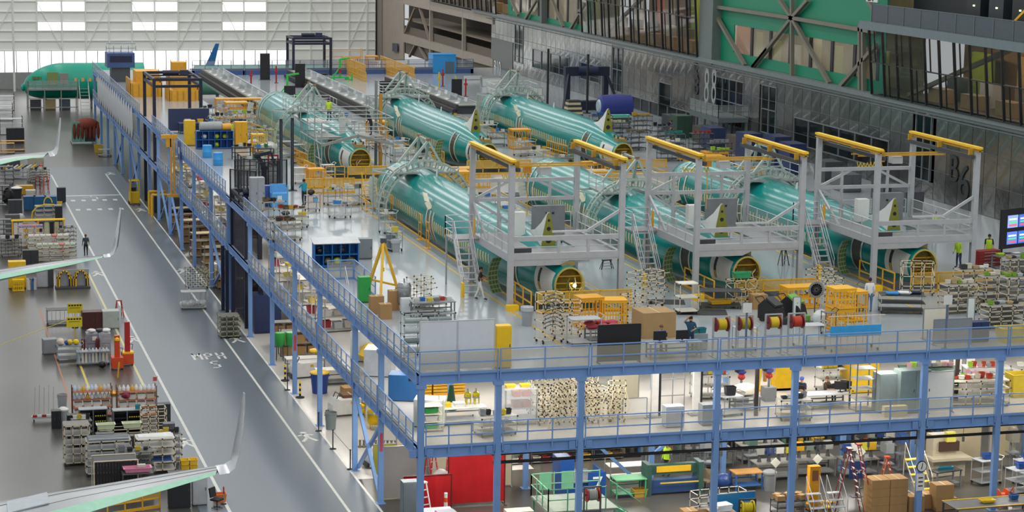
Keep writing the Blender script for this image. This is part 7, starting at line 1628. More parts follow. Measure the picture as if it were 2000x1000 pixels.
for k, (x, y, w, h, l) in enumerate(((5.0, 95, 2.2, 1.7, 'grey rack of mixed parts beyond the navy workbench'), (6.2, 92, 2.0, 1.5, 'grey rack with white helmet shaped parts'), (7.0, 98, 2.4, 1.6, 'grey rack of tubes near the amber nose barrier'), (7.4, 88.5, 1.6, 1.3, 'grey rack with white sheets beside the amber barrier'), (5.2, 101, 2.4, 1.8, 'grey rack beside the lift tower with cream boards'))):
    q = D8(x, y); piperack(q, w, 1.0, h, l, .15, 4, 3, col='b4b6aa', shelf='84877f', pegs=6); rackgoods(q, w, h, 5, [('c9cbc6', 'white'), ('8c9296', 'grey'), ('5a5648', 'brown'), ('9ac23a', 'lime'), ('23252a', 'black')], 'the '+l.split(' beyond')[0].split(' near')[0].split(' beside')[0], .15, .8)
for x, y, s, l in ((7.0, 82, 1.3, 'large heap of white plastic sheet on the deck beside the scaffolded fuselage'), (6.4, 86.5, .9, 'smaller heap of white plastic sheet on the deck')): bag(D8(x, y), s, 'd6dadb', l, name='plastic_heap', flat=.7)
cart(D8(8.0, 79), 1.5, 1.0, 1.3, 'grey equipment trolley beside the white plastic heap', .1, 3, '9aa0a2', '8d9294'); cart(D8(8.1, 75), 1.0, .9, 1.5, 'cream tube trolley with red knob beside the scaffolded fuselage', .1, 3, 'cfcab4', 'a3a69e')
for k in range(2): piperack(D8(5.9+k*.8, 79.5), .6, .6, 2.2, 'yellow tube stand %s' % ('beside the amber crate', 'nearest the grey equipment trolley')[k], 0, 3, 2, col='cfc24a', wheels=False)
crate(D8(7.6, 104), 2.0, 1.6, 2.0, 'e0a11e', 'amber cage at the nose of the scaffolded fuselage'); crate(D8(9.0, 109.5), 5.0, 1.2, 1.8, 'dc9d1e', 'long amber cage across the scaffolded fuselage nose', n=16)
# scaffolding around the tail of the back left fuselage
S = thing('tube_scaffold', 'grey tube scaffold with planks around the tail of the back left fuselage', 'scaffold', D8(FX[0], 70)); sm = mat('a9adab', .4, .4)
for x in (-2.75, 2.75):
    for y in (-3, -.2, 2.8, 5.8): MB().tube((x, y, 0), (x, y, 5.2 if y > -1 else 4.0), .045, 7).build('standard', sm, S)
    for z in (1.2, 2.4, 3.3, 4.3):
        MB().tube((x, -3, z), (x, 5.8, z), .04, 6).build('ledger', sm, S)
for y in (-3, -.2, 2.8, 5.8):
    for z in (2.45, 3.35, 4.3): MB().tube((-2.75, y, z), (2.75, y, z), .04, 6).build('transom', sm, S)
for k in range(5): pbox('plank', mat('8f928c', .5), S, -2.7, 2.7, .1+k*.55, .58+k*.55, 2.5, 2.56)
for k in range(6): pbox('plank', mat('b4b6b0', .5), S, -2.7+k*.3, -2.44+k*.3, 2.9, 5.7, 3.4, 3.45)
for k in range(3): MB().bar((-2.75+(k % 2)*5.5, -3+k*2.8, .2), (-2.75+(k % 2)*5.5, -.2+k*2.8, 3.3), .06).build('diagonal', sm, S)
for s in (-1, 1): MB().bar((0, -3.05, 3.0), (s*2.75, -3.05, 2.3), .14, .2).build('hood_beam', mat('8b908c', .45), S)
for k in range(7): MB().tube((-2.9, 1.0+k*.02, .5+k*.45), (-2.4, 1.0, .5+k*.45), .03, 6).build('ladder_rung', sm, S)
pbox('screen_sheet', mat('c3c6c4', .5), S, -.6, -.1, 1.0, 1.05, 2.6, 4.0); pbox('orange_post', mat('b8862a', .5), S, 2.9, 3.15, 2.7, 2.9, 0, 5.6); pbox('grey_post', mat('7f8684', .5), S, 2.6, 2.8, 2.9, 3.1, 0, 6.6)
person((FX[0]-.9, 73.5, ZT+3.46), 'person in lime hi-vis on the upper planks of the scaffold', 2.4, 1.72, 'b8e02a', '3a4a5a', vest='c6f02e', lean=.1); person((FX[0]+1.9, 71.0, ZT+2.57), 'person in navy bending on the lower planks of the scaffold', 1.0, 1.75, '1d2238', '1f2434', lean=.2)
barrier((FX[0]-1.4, 63.8), (FX[0]+2.6, 63.8), 'amber barrier closing the slot below the scaffolded tail', 3); barrier((FX[0]-3.0, 64.0), (FX[0]-1.6, 64.0), 'short amber rail frame beside the scaffolded tail', 2, screen=False); barrier((FX[1]-2.2, 65.8), (FX[1]+2.8, 65.8), 'amber barrier closing the middle slot of the back row', 4); barrier((FX[2]-2.2, 64.6), (FX[2]+2.8, 64.6), 'amber barrier closing the back row slot beside the silver wall', 4)
# clutter between the fuselages
BTW = [(15.8, 66), (16.6, 70), (16.2, 74), (17, 79), (16.4, 84), (16, 62), (26.4, 62), (27, 66), (26.6, 71), (27.2, 77), (26.8, 84), (27.5, 90), (15.6, 92), (16.2, 98), (26, 97), (15.2, 40), (15.6, 46), (16.2, 34), (16, 28), (25.6, 30), (26.2, 36), (26.6, 43), (25.8, 49), (36.6, 30), (37.2, 36), (37.8, 43), (36.8, 50)]
LM = ['back row', 'front row']
for k, (x, y) in enumerate(BTW):
    gap = 'first and middle' if x < 20 else ('middle and last' if x < 32 else 'last fuselage and wall, between them'); row = LM[y < 58]; od = ('a toolbox top', 'grey trays', 'dark shelves', 'white drawers', 'yellow handles')[k % 5]
    l = 'trolley with %s, %s between %s fuselages, %s' % (od, 'beside the tails,aft of the wings,at mid length,before the arched stands,near the noses'.split(',')[min(4, int((y-(60 if y > 58 else 26))/8))], gap, row) if x < 32 else 'trolley with %s between the last fuselage and silver wall, %s' % (od, 'beside the last gantry,behind the last gantry,before the arched stand,near the nose'.split(',')[min(3, int((y-28)/7))])
    q = D8(x, y); cart(q, 1.6, 1.0, 1.2, l, .1*(k % 5), 3, ('9aa0a2', 'b9b49a', '7c8386', 'c2c4c0', 'd2a83a')[k % 5], ('8d9294', '55585a', 'a9a89a')[k % 3], 'trolleys between the fuselages')
    rackgoods(q, 1.5, 1.2, 3, [('d4d6d2', 'white'), ('2a2c30', 'black'), ('8c9296', 'grey'), ('c8a22a', 'amber'), ('3f7ec0', 'blue')], 'the trolley with %s in the %s' % (od, row), 0, .8)
for k, (x, y, w, h) in enumerate(((15.9, 56, 2.0, 1.6), (17.4, 60, 1.6, 1.3), (26.2, 55.5, 2.0, 1.5), (28.0, 61, 1.8, 1.4), (17.2, 88, 1.6, 1.8), (28.2, 82, 1.6, 1.6), (37.5, 62, 2.2, 1.6), (39.5, 66, 1.8, 1.4))):
    crate(D8(x, y), w, 1.4, h, ('e2a51e', 'd99a1c')[k % 2], 'amber slatted cage %s' % ('behind the ladder-like arch', 'between the two rows of fuselages', 'behind the middle front fuselage', 'in front of the last back row fuselage', 'beside the middle back fuselage', 'between the last two back row fuselages', 'behind the fuselage nearest the monitors', 'close to the silver wall columns')[k])
# along the silver wall
q = D8(44.0, 113); t = thing('press_machine', 'dark navy press with tall frame against the silver wall', 'machine', q); m = mat('1c2438', .5)
for s in (-1, 1): pbox('column', m, t, s*2.0-.25, s*2.0+.25, -.3, .3, 0, 4.2); MB().bar((s*2.0, -.3, 3.6), (s*3.0, -2.0, .1), .2).build('stay', m, t)
pbox('head', m, t, -2.3, 2.3, -.4, .4, 3.4, 4.3); MB().tube((-1, -.5, 4.0), (1, -.5, 4.0), .35, 12).build('motor', mat('23304e', .5), t); pbox('bed', m, t, -2.2, 2.2, -.6, .6, 0, .9)
for x, y, l in ((41.2, 117, 'tall black pole nearest the arched stand by the silver wall'), (43.0, 109.5, 'tall black pole in front of the navy press')): t = thing('tall_pole', l, 'pole', D8(x, y)); MB().cyl(0, 0, 0, 5.8, .12).build('shaft', BLACK(), t); MB().cyl(0, 0, 0, .06, .4).build('base', BLACK(), t)
q = D8(43.2, 101.5); t = thing('covered_engine', 'large bulk under a blue cover beside the silver wall', 'covered machine', q); MB().lathe([(.8, -1.6), (1.05, -1.5), (1.12, 0), (1.05, 1.5), (.8, 1.6)], 20, (0, 0, 1.5), 'x').build('cover', mat('2d3a86', .45, 0, .1), t, smooth=True); pbox('stand', DGREY(), t, -1.4, 1.4, -.8, .8, 0, .5); MB().lathe([(.5, -1.75), (.65, -1.6)], 16, (0, 0, 1.5), 'x').build('end_ring', mat('9fb6c4', .4), t)
t = thing('spacer_stack', 'pyramid stack of cream and black spacers behind the last back row fuselage', 'stack', D8(39.5, 103))
for k in range(9): pbox('spacer', mat('c9bd9a' if k % 2 else '3a3a38', .5), t, -.9+.04*k, .9-.04*k, -.7+.03*k, .7-.03*k, k*.22, k*.22+.21)
q = D8(41.6, 96); bench(q, 3.0, 1.4, 1.1, 'table of pale green parts beside the last back row fuselage', 0, '7fc4a8'); tote(on(q, .3, 0, 1.1), 1.6, .8, .15, '63c2b0', 'flat aqua part on the table beside the last back row fuselage')
for k, (y, w, h, c) in enumerate(((92, 2.4, 1.6, '3a3d42'), (88, 2.0, 2.0, '2f4a3c'), (84, 2.6, 1.4, '4a4640'), (80, 2.2, 1.8, '2c3a5e'), (76, 2.4, 1.5, '5a5348'), (72, 2.2, 2.2, '26335a'), (68, 2.4, 2.4, '26335a'), (63, 2.2, 2.4, '22305a'), (58, 2.0, 1.6, '44484c'), (53, 2.2, 1.3, '5c6064'), (48, 2.0, 1.2, '3c4044'), (43, 2.2, 1.4, '4c5054'))):
    cabinet(D8(45.6-(k % 2)*.8, y), 1.4, w, h, c, '%s equipment cabinet against the silver wall, %s from the blue covered bulk' % (('slate', 'dark green', 'brown', 'navy', 'tan', 'deep navy', 'navy blue', 'ink blue', 'charcoal', 'mid grey', 'dark grey', 'steel grey')[k], ('first', 'second', 'third', 'fourth', 'fifth', 'sixth', 'seventh', 'eighth', 'ninth', 'tenth', 'eleventh', 'twelfth')[k]), 0, doors=2)
person(D8(43.2, 86), 'person in purple beside the equipment cabinets at the silver wall', 1.2, 1.74, '4a3a8a', '23262c'); person(D8(40.8, 31), 'person in lime hi-vis on the far side of the last gantry', 2.0, 1.74, 'b8e02a', '2c3f63', vest='c6f02e')
# grey work tower at the silver wall
t = thing('railed_platform', 'grey railed platform on posts in front of the silver wall', 'platform', D8(47.2, 86)); m = mat('5f6a6c', .5)
pbox('platform_floor', m, t, -1.2, 1.6, -4, 3, 1.9, 2.3)
for x in (-1.1, 1.5):
    for y in (-3.8, -.5, 2.8): pbox('post', m, t, x-.1, x+.1, y-.1, y+.1, 0, 1.9)
grail(t, (-1.2, -4, 2.3), (-1.2, 3, 2.3), 5, m, 1.2); grail(t, (-1.2, -4, 2.3), (1.6, -4, 2.3), 2, m, 1.2)
# ================================================================== middle deck, front strip
def M_(x, y, z=0): return (x, y, ZM+z)
for z, r, y in ((4.05, .16, .9), (3.62, .075, .7)):
    for a, b in zip(XF[1:-1], XF[2:]): MB().tube((a, y, z), (b, y, z), r, 8).build('service_pipe', BLACK(), MZ)
for a, b in zip(XF[:-1], XF[1:]): MB().tube((a, 2.4, 7.25), (b, 2.4, 7.25), .08, 8).build('service_pipe', mat('2b2322', .5), MZ)
for x in (8.35, 18.3-1.2, 27.6): MB().tube((x, 2.4, ZM), (x, 2.4, 7.25), .11, 8).build('down_pipe', mat('2b2322', .5), MZ)
for k in range(3):
    t = thing('pallet_stack', 'stack of amber pallets on the middle deck, %s' % ('nearest the green cabinet', 'between two other stacks', 'nearest the blue inner column')[k], 'pallets', M_(2.6+k*.85, 10.2))
    for j in range(11): pbox('pallet', mat('d8a52c', .5), t, -.38, .38, -.6, .6, j*.16, j*.16+.12)
q = M_(2.6, 4.0); bench(q, 3.0, 1.2, .85, 'white assembly table with yellow bottles on the middle deck', 0, 'dfe2df', 'b9bcbf')
for k in range(2): tank(on(q, .75+k*.4, .1, .85), .17, .6, 'squat yellow bottle on the white assembly table, %s' % ('nearest the yellow tray', 'nearest the first inner column')[k], 'd8c42a')
for dx, c, l in ((-.4, 'e8c61e', 'yellow tray on the white assembly table'), (-1.0, '14603a', 'dark green machine bed on the white assembly table'), (.25, 'e9e9e4', 'white tray on the white assembly table'), (-.75, 'b8392c', 'red tray on the white assembly table')): tote(on(q, dx, -.2, .85), .5, .4, .2, c, l)
tote(M_(1.9, 6.2), .9, .7, .5, 'e0e2dc', 'white tub with red parts behind the white assembly table'); o = MB().lathe([(.28, 0), (.1, 1.2)], 10).build('green_cone', mat('1c4a30', .5)); o.location = M_(3.2, 6.6); tag(o, 'dark green cone standing behind the white assembly table', 'cone')
shelving(M_(1.3, 3.0), 1.0, .8, 1.5, 4, 'cream shelf with green boxes at the middle deck corner', 'd9d4c2', 'c9c4b0')
for k in range(3): tote(M_(1.3, 3.0, .1+k*.37), .6, .5, .25, ('2fb052', 'e6e6e0', '2aa04a')[k], '%s box on the cream corner shelf' % ('green', 'white', 'deep green')[k])
# clear cabinet with red boxes
q = M_(5.6, 3.4); t = thing('clear_cabinet', 'clear plastic cabinet of red boxes behind the middle guard rail', 'cabinet', q); gl = mat('d8dcdc', .1, 0, 0, 1, 0, .28)
for s in (-1, 1):
    for y in (-.5, .5): pbox('post', LGREY(), t, s*.75-.03, s*.75+.03, y-.03, y+.03, 0, 1.7)
for z in (.3, .8, 1.3): pbox('shelf', LGREY(), t, -.75, .75, -.5, .5, z-.02, z)
pbox('front_sheet', gl, t, -.75, .75, -.53, -.51, .1, 1.7); pbox('side_sheet', gl, t, -.78, -.76, -.5, .5, .1, 1.7); pbox('roof_sheet', gl, t, -.78, .78, -.53, .53, 1.7, 1.73)
for k in range(4): tote(on(q, -.1+(k % 2)*.45, 0, .8+(k//2)*.5), .4, .5, .28, ('c8503e', 'd06a58')[k % 2], '%s box inside the clear plastic cabinet' % ('red', 'salmon')[k % 2], 0, 'boxes in the clear cabinet')
for dx in (-.4, .3): tote(on(q, dx, 0, 1.73), .45, .3, .14, 'ecc828', 'yellow tray on the clear plastic cabinet', 0, 'yellow trays on the clear cabinet')
# heap of cream pipe frames
for k in range(9):
    x = 6.9+(k % 5)*.85; y = 3.0+(k//5)*1.6; piperack(M_(x, y), .8, 1.0, 1.6+.2*(k % 3), 'bundle of cream frames on the middle deck, %s from the clear cabinet' % ('first', 'second', 'third', 'fourth', 'fifth', 'sixth', 'seventh', 'eighth', 'ninth')[k], .2*(k % 4)-.3, 6, 4, col='e2d6b6', pegs=14, group='cream frames on the middle deck')
board(M_(11.1, 4.2), 1.5, 2.0, 'cfc8b0', 'cream board with dark straps beside the cream frames', .2); board(M_(11.2, 3.0), 1.2, 1.0, 'e2e0d8', 'low white board in front of the strapped cream board')
for x, l in ((12.3, 'white and black door post nearest the strapped cream board'), (14.4, 'white and black door post nearest the wire push cart')): t = thing('door_post', l, 'post', M_(x, 3.2)); pbox('face', mat('e6e4de', .5), t, -.22, .12, -.1, .1, 0, 2.4); pbox('edge', BLACK(), t, .12, .22, -.12, .12, 0, 2.35); pbox('foot', GREY(), t, -.4, .4, -.3, .3, 0, .05)
t = thing('wire_gate', 'thin wire frame between the white door posts', 'frame', M_(13.3, 3.6))
for x in (-.6, 0, .6): MB().tube((x, 0, 0), (x, 0, 2.6), .025).build('upright', GREY(), t)
for z in (.9, 1.7, 2.55): MB().tube((-.6, 0, z), (.6, 0, z), .025).build('bar', GREY(), t)
for x, c, l in ((12.5, 'b9c0c6', 'grey electric cabinet below the first door post'), (14.3, '8d9499', 'darker grey electric cabinet below the second door post')): cabinet(M_(x, 1.3), .9, .6, 1.0, c, l, doors=1)
cart(M_(15.9, 2.8), 1.1, .8, 1.0, 'wire push cart with black box on the middle deck', .2, 2, '8a8e92', 'b4b8ba'); tote(M_(15.9, 2.8, 1.0), .5, .4, .4, '202224', 'black box on the wire push cart'); o = MB().blob((0, 0, .3), .7, .5, .3, 10, 6, .15).build('folded_cloth', mat('ddd6c4', .6), None, smooth=True); o.location = M_(17.0, 3.6, .72); tag(o, 'cream cloth folded on the bench beside the push cart', 'cloth'); bench(M_(17, 3.6), 1.4, .8, .72, 'steel bench under the folded cream cloth', 0, 'b9bcbf')
for x, c, l in ((17.15, '3a3f86', 'blue and red drill stand nearest the second push cart column'), (18.6, '4a55a0', 'blue and red drill stand nearest the yellow trestles')):
    t = thing('drill_stand', l, 'drill', M_(x+.3, 5.2)); pbox('base', GREY(), t, -.3, .3, -.3, .3, 0, .7); MB().cyl(0, 0, .7, 1.2, .06).build('column', STEEL(), t); MB().blob((0, 0, 1.25), .2, .2, .16).build('motor', mat('b8302c', .4), t, smooth=True); MB().blob((0, 0, 1.5), .26, .18, .14).build('hood', mat(c, .4), t, smooth=True); pbox('guard', BLACK(), t, -.32, -.1, -.1, .1, 1.5, 1.62)
for x, w, l in ((19.5, .9, 'yellow trestle jig nearest the drill stands'), (20.5, 1.0, 'solid yellow wedge jig beside the seated person in navy')):
    t = thing('trestle_jig', l, 'jig', M_(x, 7.4)); m = YEL2()
    MB().prism([(-w/2, -.4, 0), (w/2, -.4, 0), (w*.28, -.4, 2.0), (-w*.28, -.4, 2.0)], (0, .25, 0)).build('front_plate', m, t) if x > 20 else [MB().bar((s*w/2, -.4, 0), (s*w*.2, -.2, 2.0), .18, .14).build('leg', m, t) for s in (-1, 1)]
    pbox('base', m, t, -w/2, w/2, -.4, .5, 0, .12); pbox('cross_arm', m, t, -w*.4, w*.4, -.3, .1, 1.1, 1.3); MB().tube((0, -.3, .5), (0, -.3, 1.6), .1, 10).build('cylinder', mat('b98a3a', .4), t)
q = M_(20.9, 3.2); bench(q, 2.6, .9, .75, 'long desk with papers on the middle deck', 0, 'c4c8ca'); monitor(on(q, .9, 0, .75), 'black monitor on the long middle deck desk', 2.6, .6, .4); monitor(on(q, 1.25, .1, .75), 'second black monitor at the end of the long middle deck desk', 2.4, .55, .4)
person(M_(20.2, 4.15), 'person in navy with a blue cap seated at the middle deck desk', PI-.8, 1.74, '1d2434', '1f2532', 'c09474', '3a2a20', 'sit', hat='3f55b8', arms={'r': ((.26, .15, .75), (.15, .4, .78)), 'l': ((-.26, .15, .75), (-.15, .4, .78))}); chair(M_(20.2, 4.1), 'black chair under the person with the blue cap', PI-.8, '1c1d20')
person(M_(21.5, 4.15), 'person with tied brown hair in a dark brown top leaning on the desk', PI+.6, 1.7, '4a3a2c', '2a2c32', 'c09474', '7a4a30', 'sit', arms={'r': ((.28, .2, .75), (.2, .5, .8)), 'l': ((-.26, .2, .75), (-.1, .45, .78))}); chair(M_(21.5, 4.1), 'black chair under the person with tied hair', PI+.6, '1c1d20')
shelving(M_(22.6, 2.4), 1.0, .8, 2.4, 5, 'thin grey wire shelf beside the seated people', 'a9adb0', '6f7478'); cabinet(M_(23.6, 2.0), 1.0, .8, 1.9, '8d9a9a', 'grey green electric cabinet with cable bundle', doors=1); cabinet(M_(24.8, 1.6), 1.6, .8, 2.1, '7f9090', 'wide grey green cabinet behind the middle guard rail', doors=2)
cabinet(M_(24.2, 6.2), 1.6, 1.2, 1.9, 'ecc01a', 'yellow machine with round guard behind the grey green cabinets', doors=1); carton(M_(23.6, .9), 1.2, .3, .5, 'perforated cream panel at the foot of the grey green cabinet', col='d9c9a0'); board(M_(26.1, 1.2), 1.4, 2.0, 'e2e2dc', 'white partition board beside the wide grey green cabinet')
for k, (x, y, w, l) in enumerate(((28.2, 6.5, 3.0, 'dark green edged conveyor table on the middle deck'), (29.2, 4.2, 3.4, 'grey conveyor table of tagged parts on the middle deck'), (28.6, 2.2, 3.0, 'cream rack table hung with tags behind the middle guard rail'), (31.2, 6, 2.4, 'white table of folded cards on the middle deck'))):
    q = M_(x, y); (bench(q, w, 1.1, .95, l, -.25, ('1f4a38', 'b4b4ae', 'd2cab4', 'd9d9d4')[k], 'a9adb0') if k != 2 else piperack(q, w, 1.0, 1.3, l, -.1, 4, 5, pegs=12, shelf='b9b4a4')); rackgoods(q, w, (.95, .95, 1.3, .95)[k], 9, [('e2dfd6', 'white'), ('cfc6b0', 'cream'), ('a9d83a', 'lime'), ('9aa0a4', 'grey'), ('d9a8b4', 'pink'), ('b8402c', 'red')], 'the '+' '.join(l.split()[:5]), -.2, .9)
for k in range(4): board(M_(29.4+k*.75, 8.6), .6, 1.7, 'e4e2da', 'white tilted card rack standing behind the conveyor tables', .2, group='white card racks')
for x, l in ((32.6, 'white bin with two blue windows nearest the last column'), (33.9, 'white bin with two blue windows at the end')): 
    t = cabinet(M_(x, 1.6), 1.1, .9, 1.1, 'dfe3e4', l, doors=0)
    for s in (-.27, .27): pbox('window', mat('8fb8de', .3), t, s-.17, s+.17, -.48, -.45, .5, .9)
tote(M_(31.6, 3.4, 0), 1.2, .9, 1.2, 'c9b02a', 'yellow bin behind the white windowed bins')
# ================================================================== ground floor, front strip
def Gd(x, y, z=0): return (x, y, z)
def screen(x, y, w, h, l):
    t = thing('welding_screen', l, 'screen', Gd(x, y), 0); m = mat('a8141c', .35, 0, .2, 1.5, .2)
    n = max(3, int(w/.35))
    for k in range(n): MB().blob((-w/2+(k+.5)*w/n, 0, h*.5+.1), w/n*.62, .05, h*.5, 8, 6).build('curtain_fold', m, t, smooth=True) if False else MB().prism([(-w/2+k*w/n, .03*(k % 2), .15), (-w/2+(k+1)*w/n, .03*((k+1) % 2), .15), (-w/2+(k+1)*w/n, .03*((k+1) % 2), h), (-w/2+k*w/n, .03*(k % 2), h)], (0, .02, 0)).build('curtain_strip', m, t)
    for s in (-1, 1): MB().tube((s*w/2, 0, 0), (s*w/2, 0, h+.05), .035).build('post', mat('5a0f14', .5), t); pbox('foot', DGREY(), t, s*w/2-.04, s*w/2+.04, -.35, .35, 0, .04)
    MB().tube((-w/2, 0, h+.03), (w/2, 0, h+.03), .03).build('top_rail', mat('5a0f14', .5), t)
screen(1.15+.6, 5.2, 2.3, 1.9, 'low red welding screen beside the corner column'); screen(4.4, 6.2, 2.8, 2.5, 'tall red welding screen behind the first inner bay')
board(Gd(1.4, 8.2), 2.4, 2.6, '9a9a98', 'grey metal partition behind the low red screen'); board(Gd(3.2, 10.8), 3.4, 3.2, 'c9c0a6', 'cream partition behind the tall red screen'); board(Gd(6.5, 9.2), 1.0, 3.4, 'cfc5a8', 'narrow cream partition beside the tall red screen')
cabinet(Gd(1.25, 1.6), 1.5, .9, 1.25, '1d5598', 'blue tool cabinet with grey top at the corner column', doors=2, top='b9bcc4'); cabinet(Gd(3.15, 1.3), 1.25, .7, 1.0, 'bcc0ae', 'pale olive locker nearest the blue tool cabinet', doors=1); cabinet(Gd(5.1, 1.3), 1.25, .7, 1.15, 'ccc9ba', 'cream locker with black corners beside the second column', doors=1)
for k in range(4): shelving(Gd(8.2+k*1.7, 13.2), 1.6, .7, 2.4, 5, 'grey parts shelf against the back of the ground floor, %s from the cream partition' % ('first', 'second', 'third', 'fourth')[k], '77746c', '4a4c4e'); [tote(Gd(7.7+k*1.7+(j % 3)*.5, 13.0, .1+(j//3)*.5), .4, .4, .28, ('6b5138', 'b9b4a8', '8a2e2a', '3a4650', 'c9a24a')[(j+k) % 5], '%s bin on the %s grey parts shelf' % (('brown', 'pale', 'red', 'slate', 'amber')[(j+k) % 5], ('first', 'second', 'third', 'fourth')[k]), 0, 'bins on the grey parts shelves') for j in range(9)]
# green platform with stair
t = thing('machine_platform', 'pale green railed platform with stair on the ground floor', 'platform', Gd(8.2, 2.6)); m = mat('6fae8c', .5)
pbox('floor', mat('8a9488', .5), t, -1.6, 1.8, -1.0, 1.8, .75, .85)
for x in (-1.5, 1.7):
    for y in (-.9, 1.7): pbox('post', m, t, x-.05, x+.05, y-.05, y+.05, 0, .75)
grail(t, (-1.6, -1.0, .85), (1.2, -1.0, .85), 3, m, 1.1, mp=False); grail(t, (-1.6, -1.0, .85), (-1.6, 1.8, .85), 3, m, 1.1, mp=False); grail(t, (-1.6, 1.8, .85), (1.8, 1.8, .85), 3, m, 1.1, mp=False)
for x in (-.9, .2): pbox('panel', m, t, x-.3, x+.3, 1.78, 1.82, 1.1, 1.95)
for k in range(4): pbox('tread', m, t, 1.8+k*.28, 2.06+k*.28, -.9, .2, .6-k*.18, .64-k*.18)
for y in (-.9, .2): MB().bar((1.8, y, .75), (2.95, y, .05), .05, .14).build('stringer', m, t); MB().tube((1.8, y, 1.85), (2.95, y, 1.0), .03).build('handrail', m, t)
q = Gd(9.6, 6.6); t = thing('milling_machine', 'blue milling machine with a white seven on its side', 'machine', q); m = mat('164a92', .45)
pbox('bed', m, t, -.9, .9, -1.0, 1.0, .05, 1.0); pbox('column', m, t, -1.0, -.3, -.4, .9, 1.0, 2.0); pbox('end_panel', m, t, .92, 1.02, -.9, .4, .05, 1.5); pbox('table', STEEL(), t, -.7, .8, -1.1, 1.1, 1.0, 1.1); pbox('front_plate', m, t, .2, 1.1, -1.12, -1.05, .1, 1.5)
text('number', '7', WHT(), t, 1.1, wallmtx((.65, -1.14, .85), (1, 0, 0), (0, 0, 1)), .01)
hosereel(Gd(8.6, 1.2, 0), 'red hose reel beside the green platform', 0, None, 'a8a8a0', 2.0, 'a01c24', '5f6468')
bench(Gd(12.1, 6.2), 1.6, 1.0, .95, 'green steel workbench with slotted top', 0, '5fae7c', '4f9a6c'); tote(Gd(12.6, 6.0), .7, .5, .4, 'c89a3a', 'amber box on the floor beside the green workbench')
q = Gd(14.4, 6.2); t = thing('press_brake', 'dark green press brake with yellow guard plate', 'machine', q); m = mat('33564e', .5)
for s in (-1, 1): pbox('side_frame', m, t, s*1.35-.12, s*1.35+.12, -.4, .5, 0, 1.6)
pbox('ram', m, t, -1.3, 1.3, -.1, .2, 1.0, 1.5); pbox('guard_plate', mat('e0b41e', .45), t, -.9, .9, -.14, -.1, 1.12, 1.42); pbox('bed', mat('2a4a78', .5), t, -1.3, 1.3, -.2, .3, .1, .75); pbox('bar', mat('d8b92a', .45), t, -.8, 1.2, -.45, -.4, .62, .68)
chair(Gd(16.2, 6.4), 'tan high backed office chair beside the press brake', -.9, '9a8468'); shelving(Gd(13.2, 9.4), 2.2, .9, 1.0, 2, 'white topped sorting table behind the press brake', 'e0ddd4', '8a8e90')
q = Gd(15.5, 2.8); t = piperack(q, 2.6, .9, 1.0, 'white slatted rack beside the sky blue board', .1, 3, 6, col='dad6c8'); board(Gd(15.9, 2.0), 2.4, 1.05, '1f86cc', 'sky blue board fixed in front of the white slatted rack', .1)
hosereel(Gd(16.2, .9), 'yellow drum hose reel behind the fourth column', 0, None, 'd8c42a', 1.0, 'd6c22c', '3a3c40'); tote(Gd(14.2, .9), 1.2, .9, .6, 'b59a72', 'tan carton tray in front of the white slatted rack'); 
for k in range(3): o = MB().bx(-.4, .4, -.3, .3, 0, .1).build('foam_block', mat('e4e6e8', .6)); o.location = Gd(14.9+.02*k, .9, .62+k*.1); o.rotation_euler = (0, 0, .1*k); tag(o, 'white foam block stacked beside the yellow hose reel', 'foam block', 'white foam blocks')
bench(Gd(14.9, .9), 1.2, .8, .6, 'low stand carrying white foam blocks', 0, 'a98d63'); carton(Gd(13.2, .7), .7, .7, .8, 'open brown carton beside the foam blocks'); bag(Gd(12.0, .6, .0), .5, 'd8b02a', 'yellow and black strap bundle on the ground floor', name='strap_bundle')
bench(Gd(18.3, 6.2), 1.5, .9, .9, 'wooden topped table with blue legs', 0, 'c08e4a', '2f63a8'); bin_(Gd(19.3, 5.6), .34, .9, '7f8588', 'grey round bin with green tag beside the wooden table', lid='8d9294'); bag(Gd(17.2, 6.4), .8, '2a4a86', 'blue cushion seat behind the fourth column', name='seat')
q = Gd(18.6, 1.4); cart(q, 1.7, .9, .8, 'black trolley of small brown cartons', 0, 3, '3a3c40', '4a4c50')
for k in range(6): carton(on(q, -.6+(k % 3)*.55, -.2+(k//3)*.4, .8), .4, .3, .22, 'small brown carton on the black trolley', .2*k, 'cartons on the black trolley')
# machine benches along the ground floor
for k, (x, y, w) in enumerate(((20.3, 7.5, 2.2), (22.6, 7.8, 2.2), (24.8, 7.2, 2.0), (18.0, 10.5, 2.4), (21.0, 11, 2.4), (26.8, 9.5, 2.2))):
    nth = ('first', 'second', 'third', 'fourth', 'fifth', 'sixth')[k]; l = 'grey machine bench on the ground floor, %s from the wooden table' % nth; q = Gd(x, y); bench(q, w, 1.0, .95, l, 0, '8a8a84', '6f7274')
    for j in range(4):
        c = ('a9adaa', 'd9a81e', '2c4a8a', '7a8a80', 'e2e4de', '45484c', 'c8c23a')[(j*2+k) % 7]; xx = -w*.36+j*w*.24
        t = thing('bench_grinder', '%s machine head %s on the %s grey machine bench' % (('grey', 'amber', 'blue', 'sage', 'white', 'charcoal', 'yellow')[(j*2+k) % 7], ('at one end', 'second along', 'third along', 'at the far end')[j], nth), 'machine', on(q, xx, 0, .95)); MB().lathe([(.12, 0), (.1, .1), (.06, .3), (.06, .5)], 10).build('stem', DGREY(), t); pbox('head', mat(c, .45), t, -.2, .2, -.18, .18, .4, .8); MB().tube((-.26, 0, .6), (.26, 0, .6), .1, 10).build('spindle', STEEL(), t)
t = cabinet(Gd(20.0, 1.9, .0), .55, .35, 2.2, 'e6a21c', 'amber electric cabinet on a stand beside the fifth column', doors=0); pbox('window', mat('8a5a3a', .4), t, -.15, .15, -.2, -.17, 1.5, 2.0)
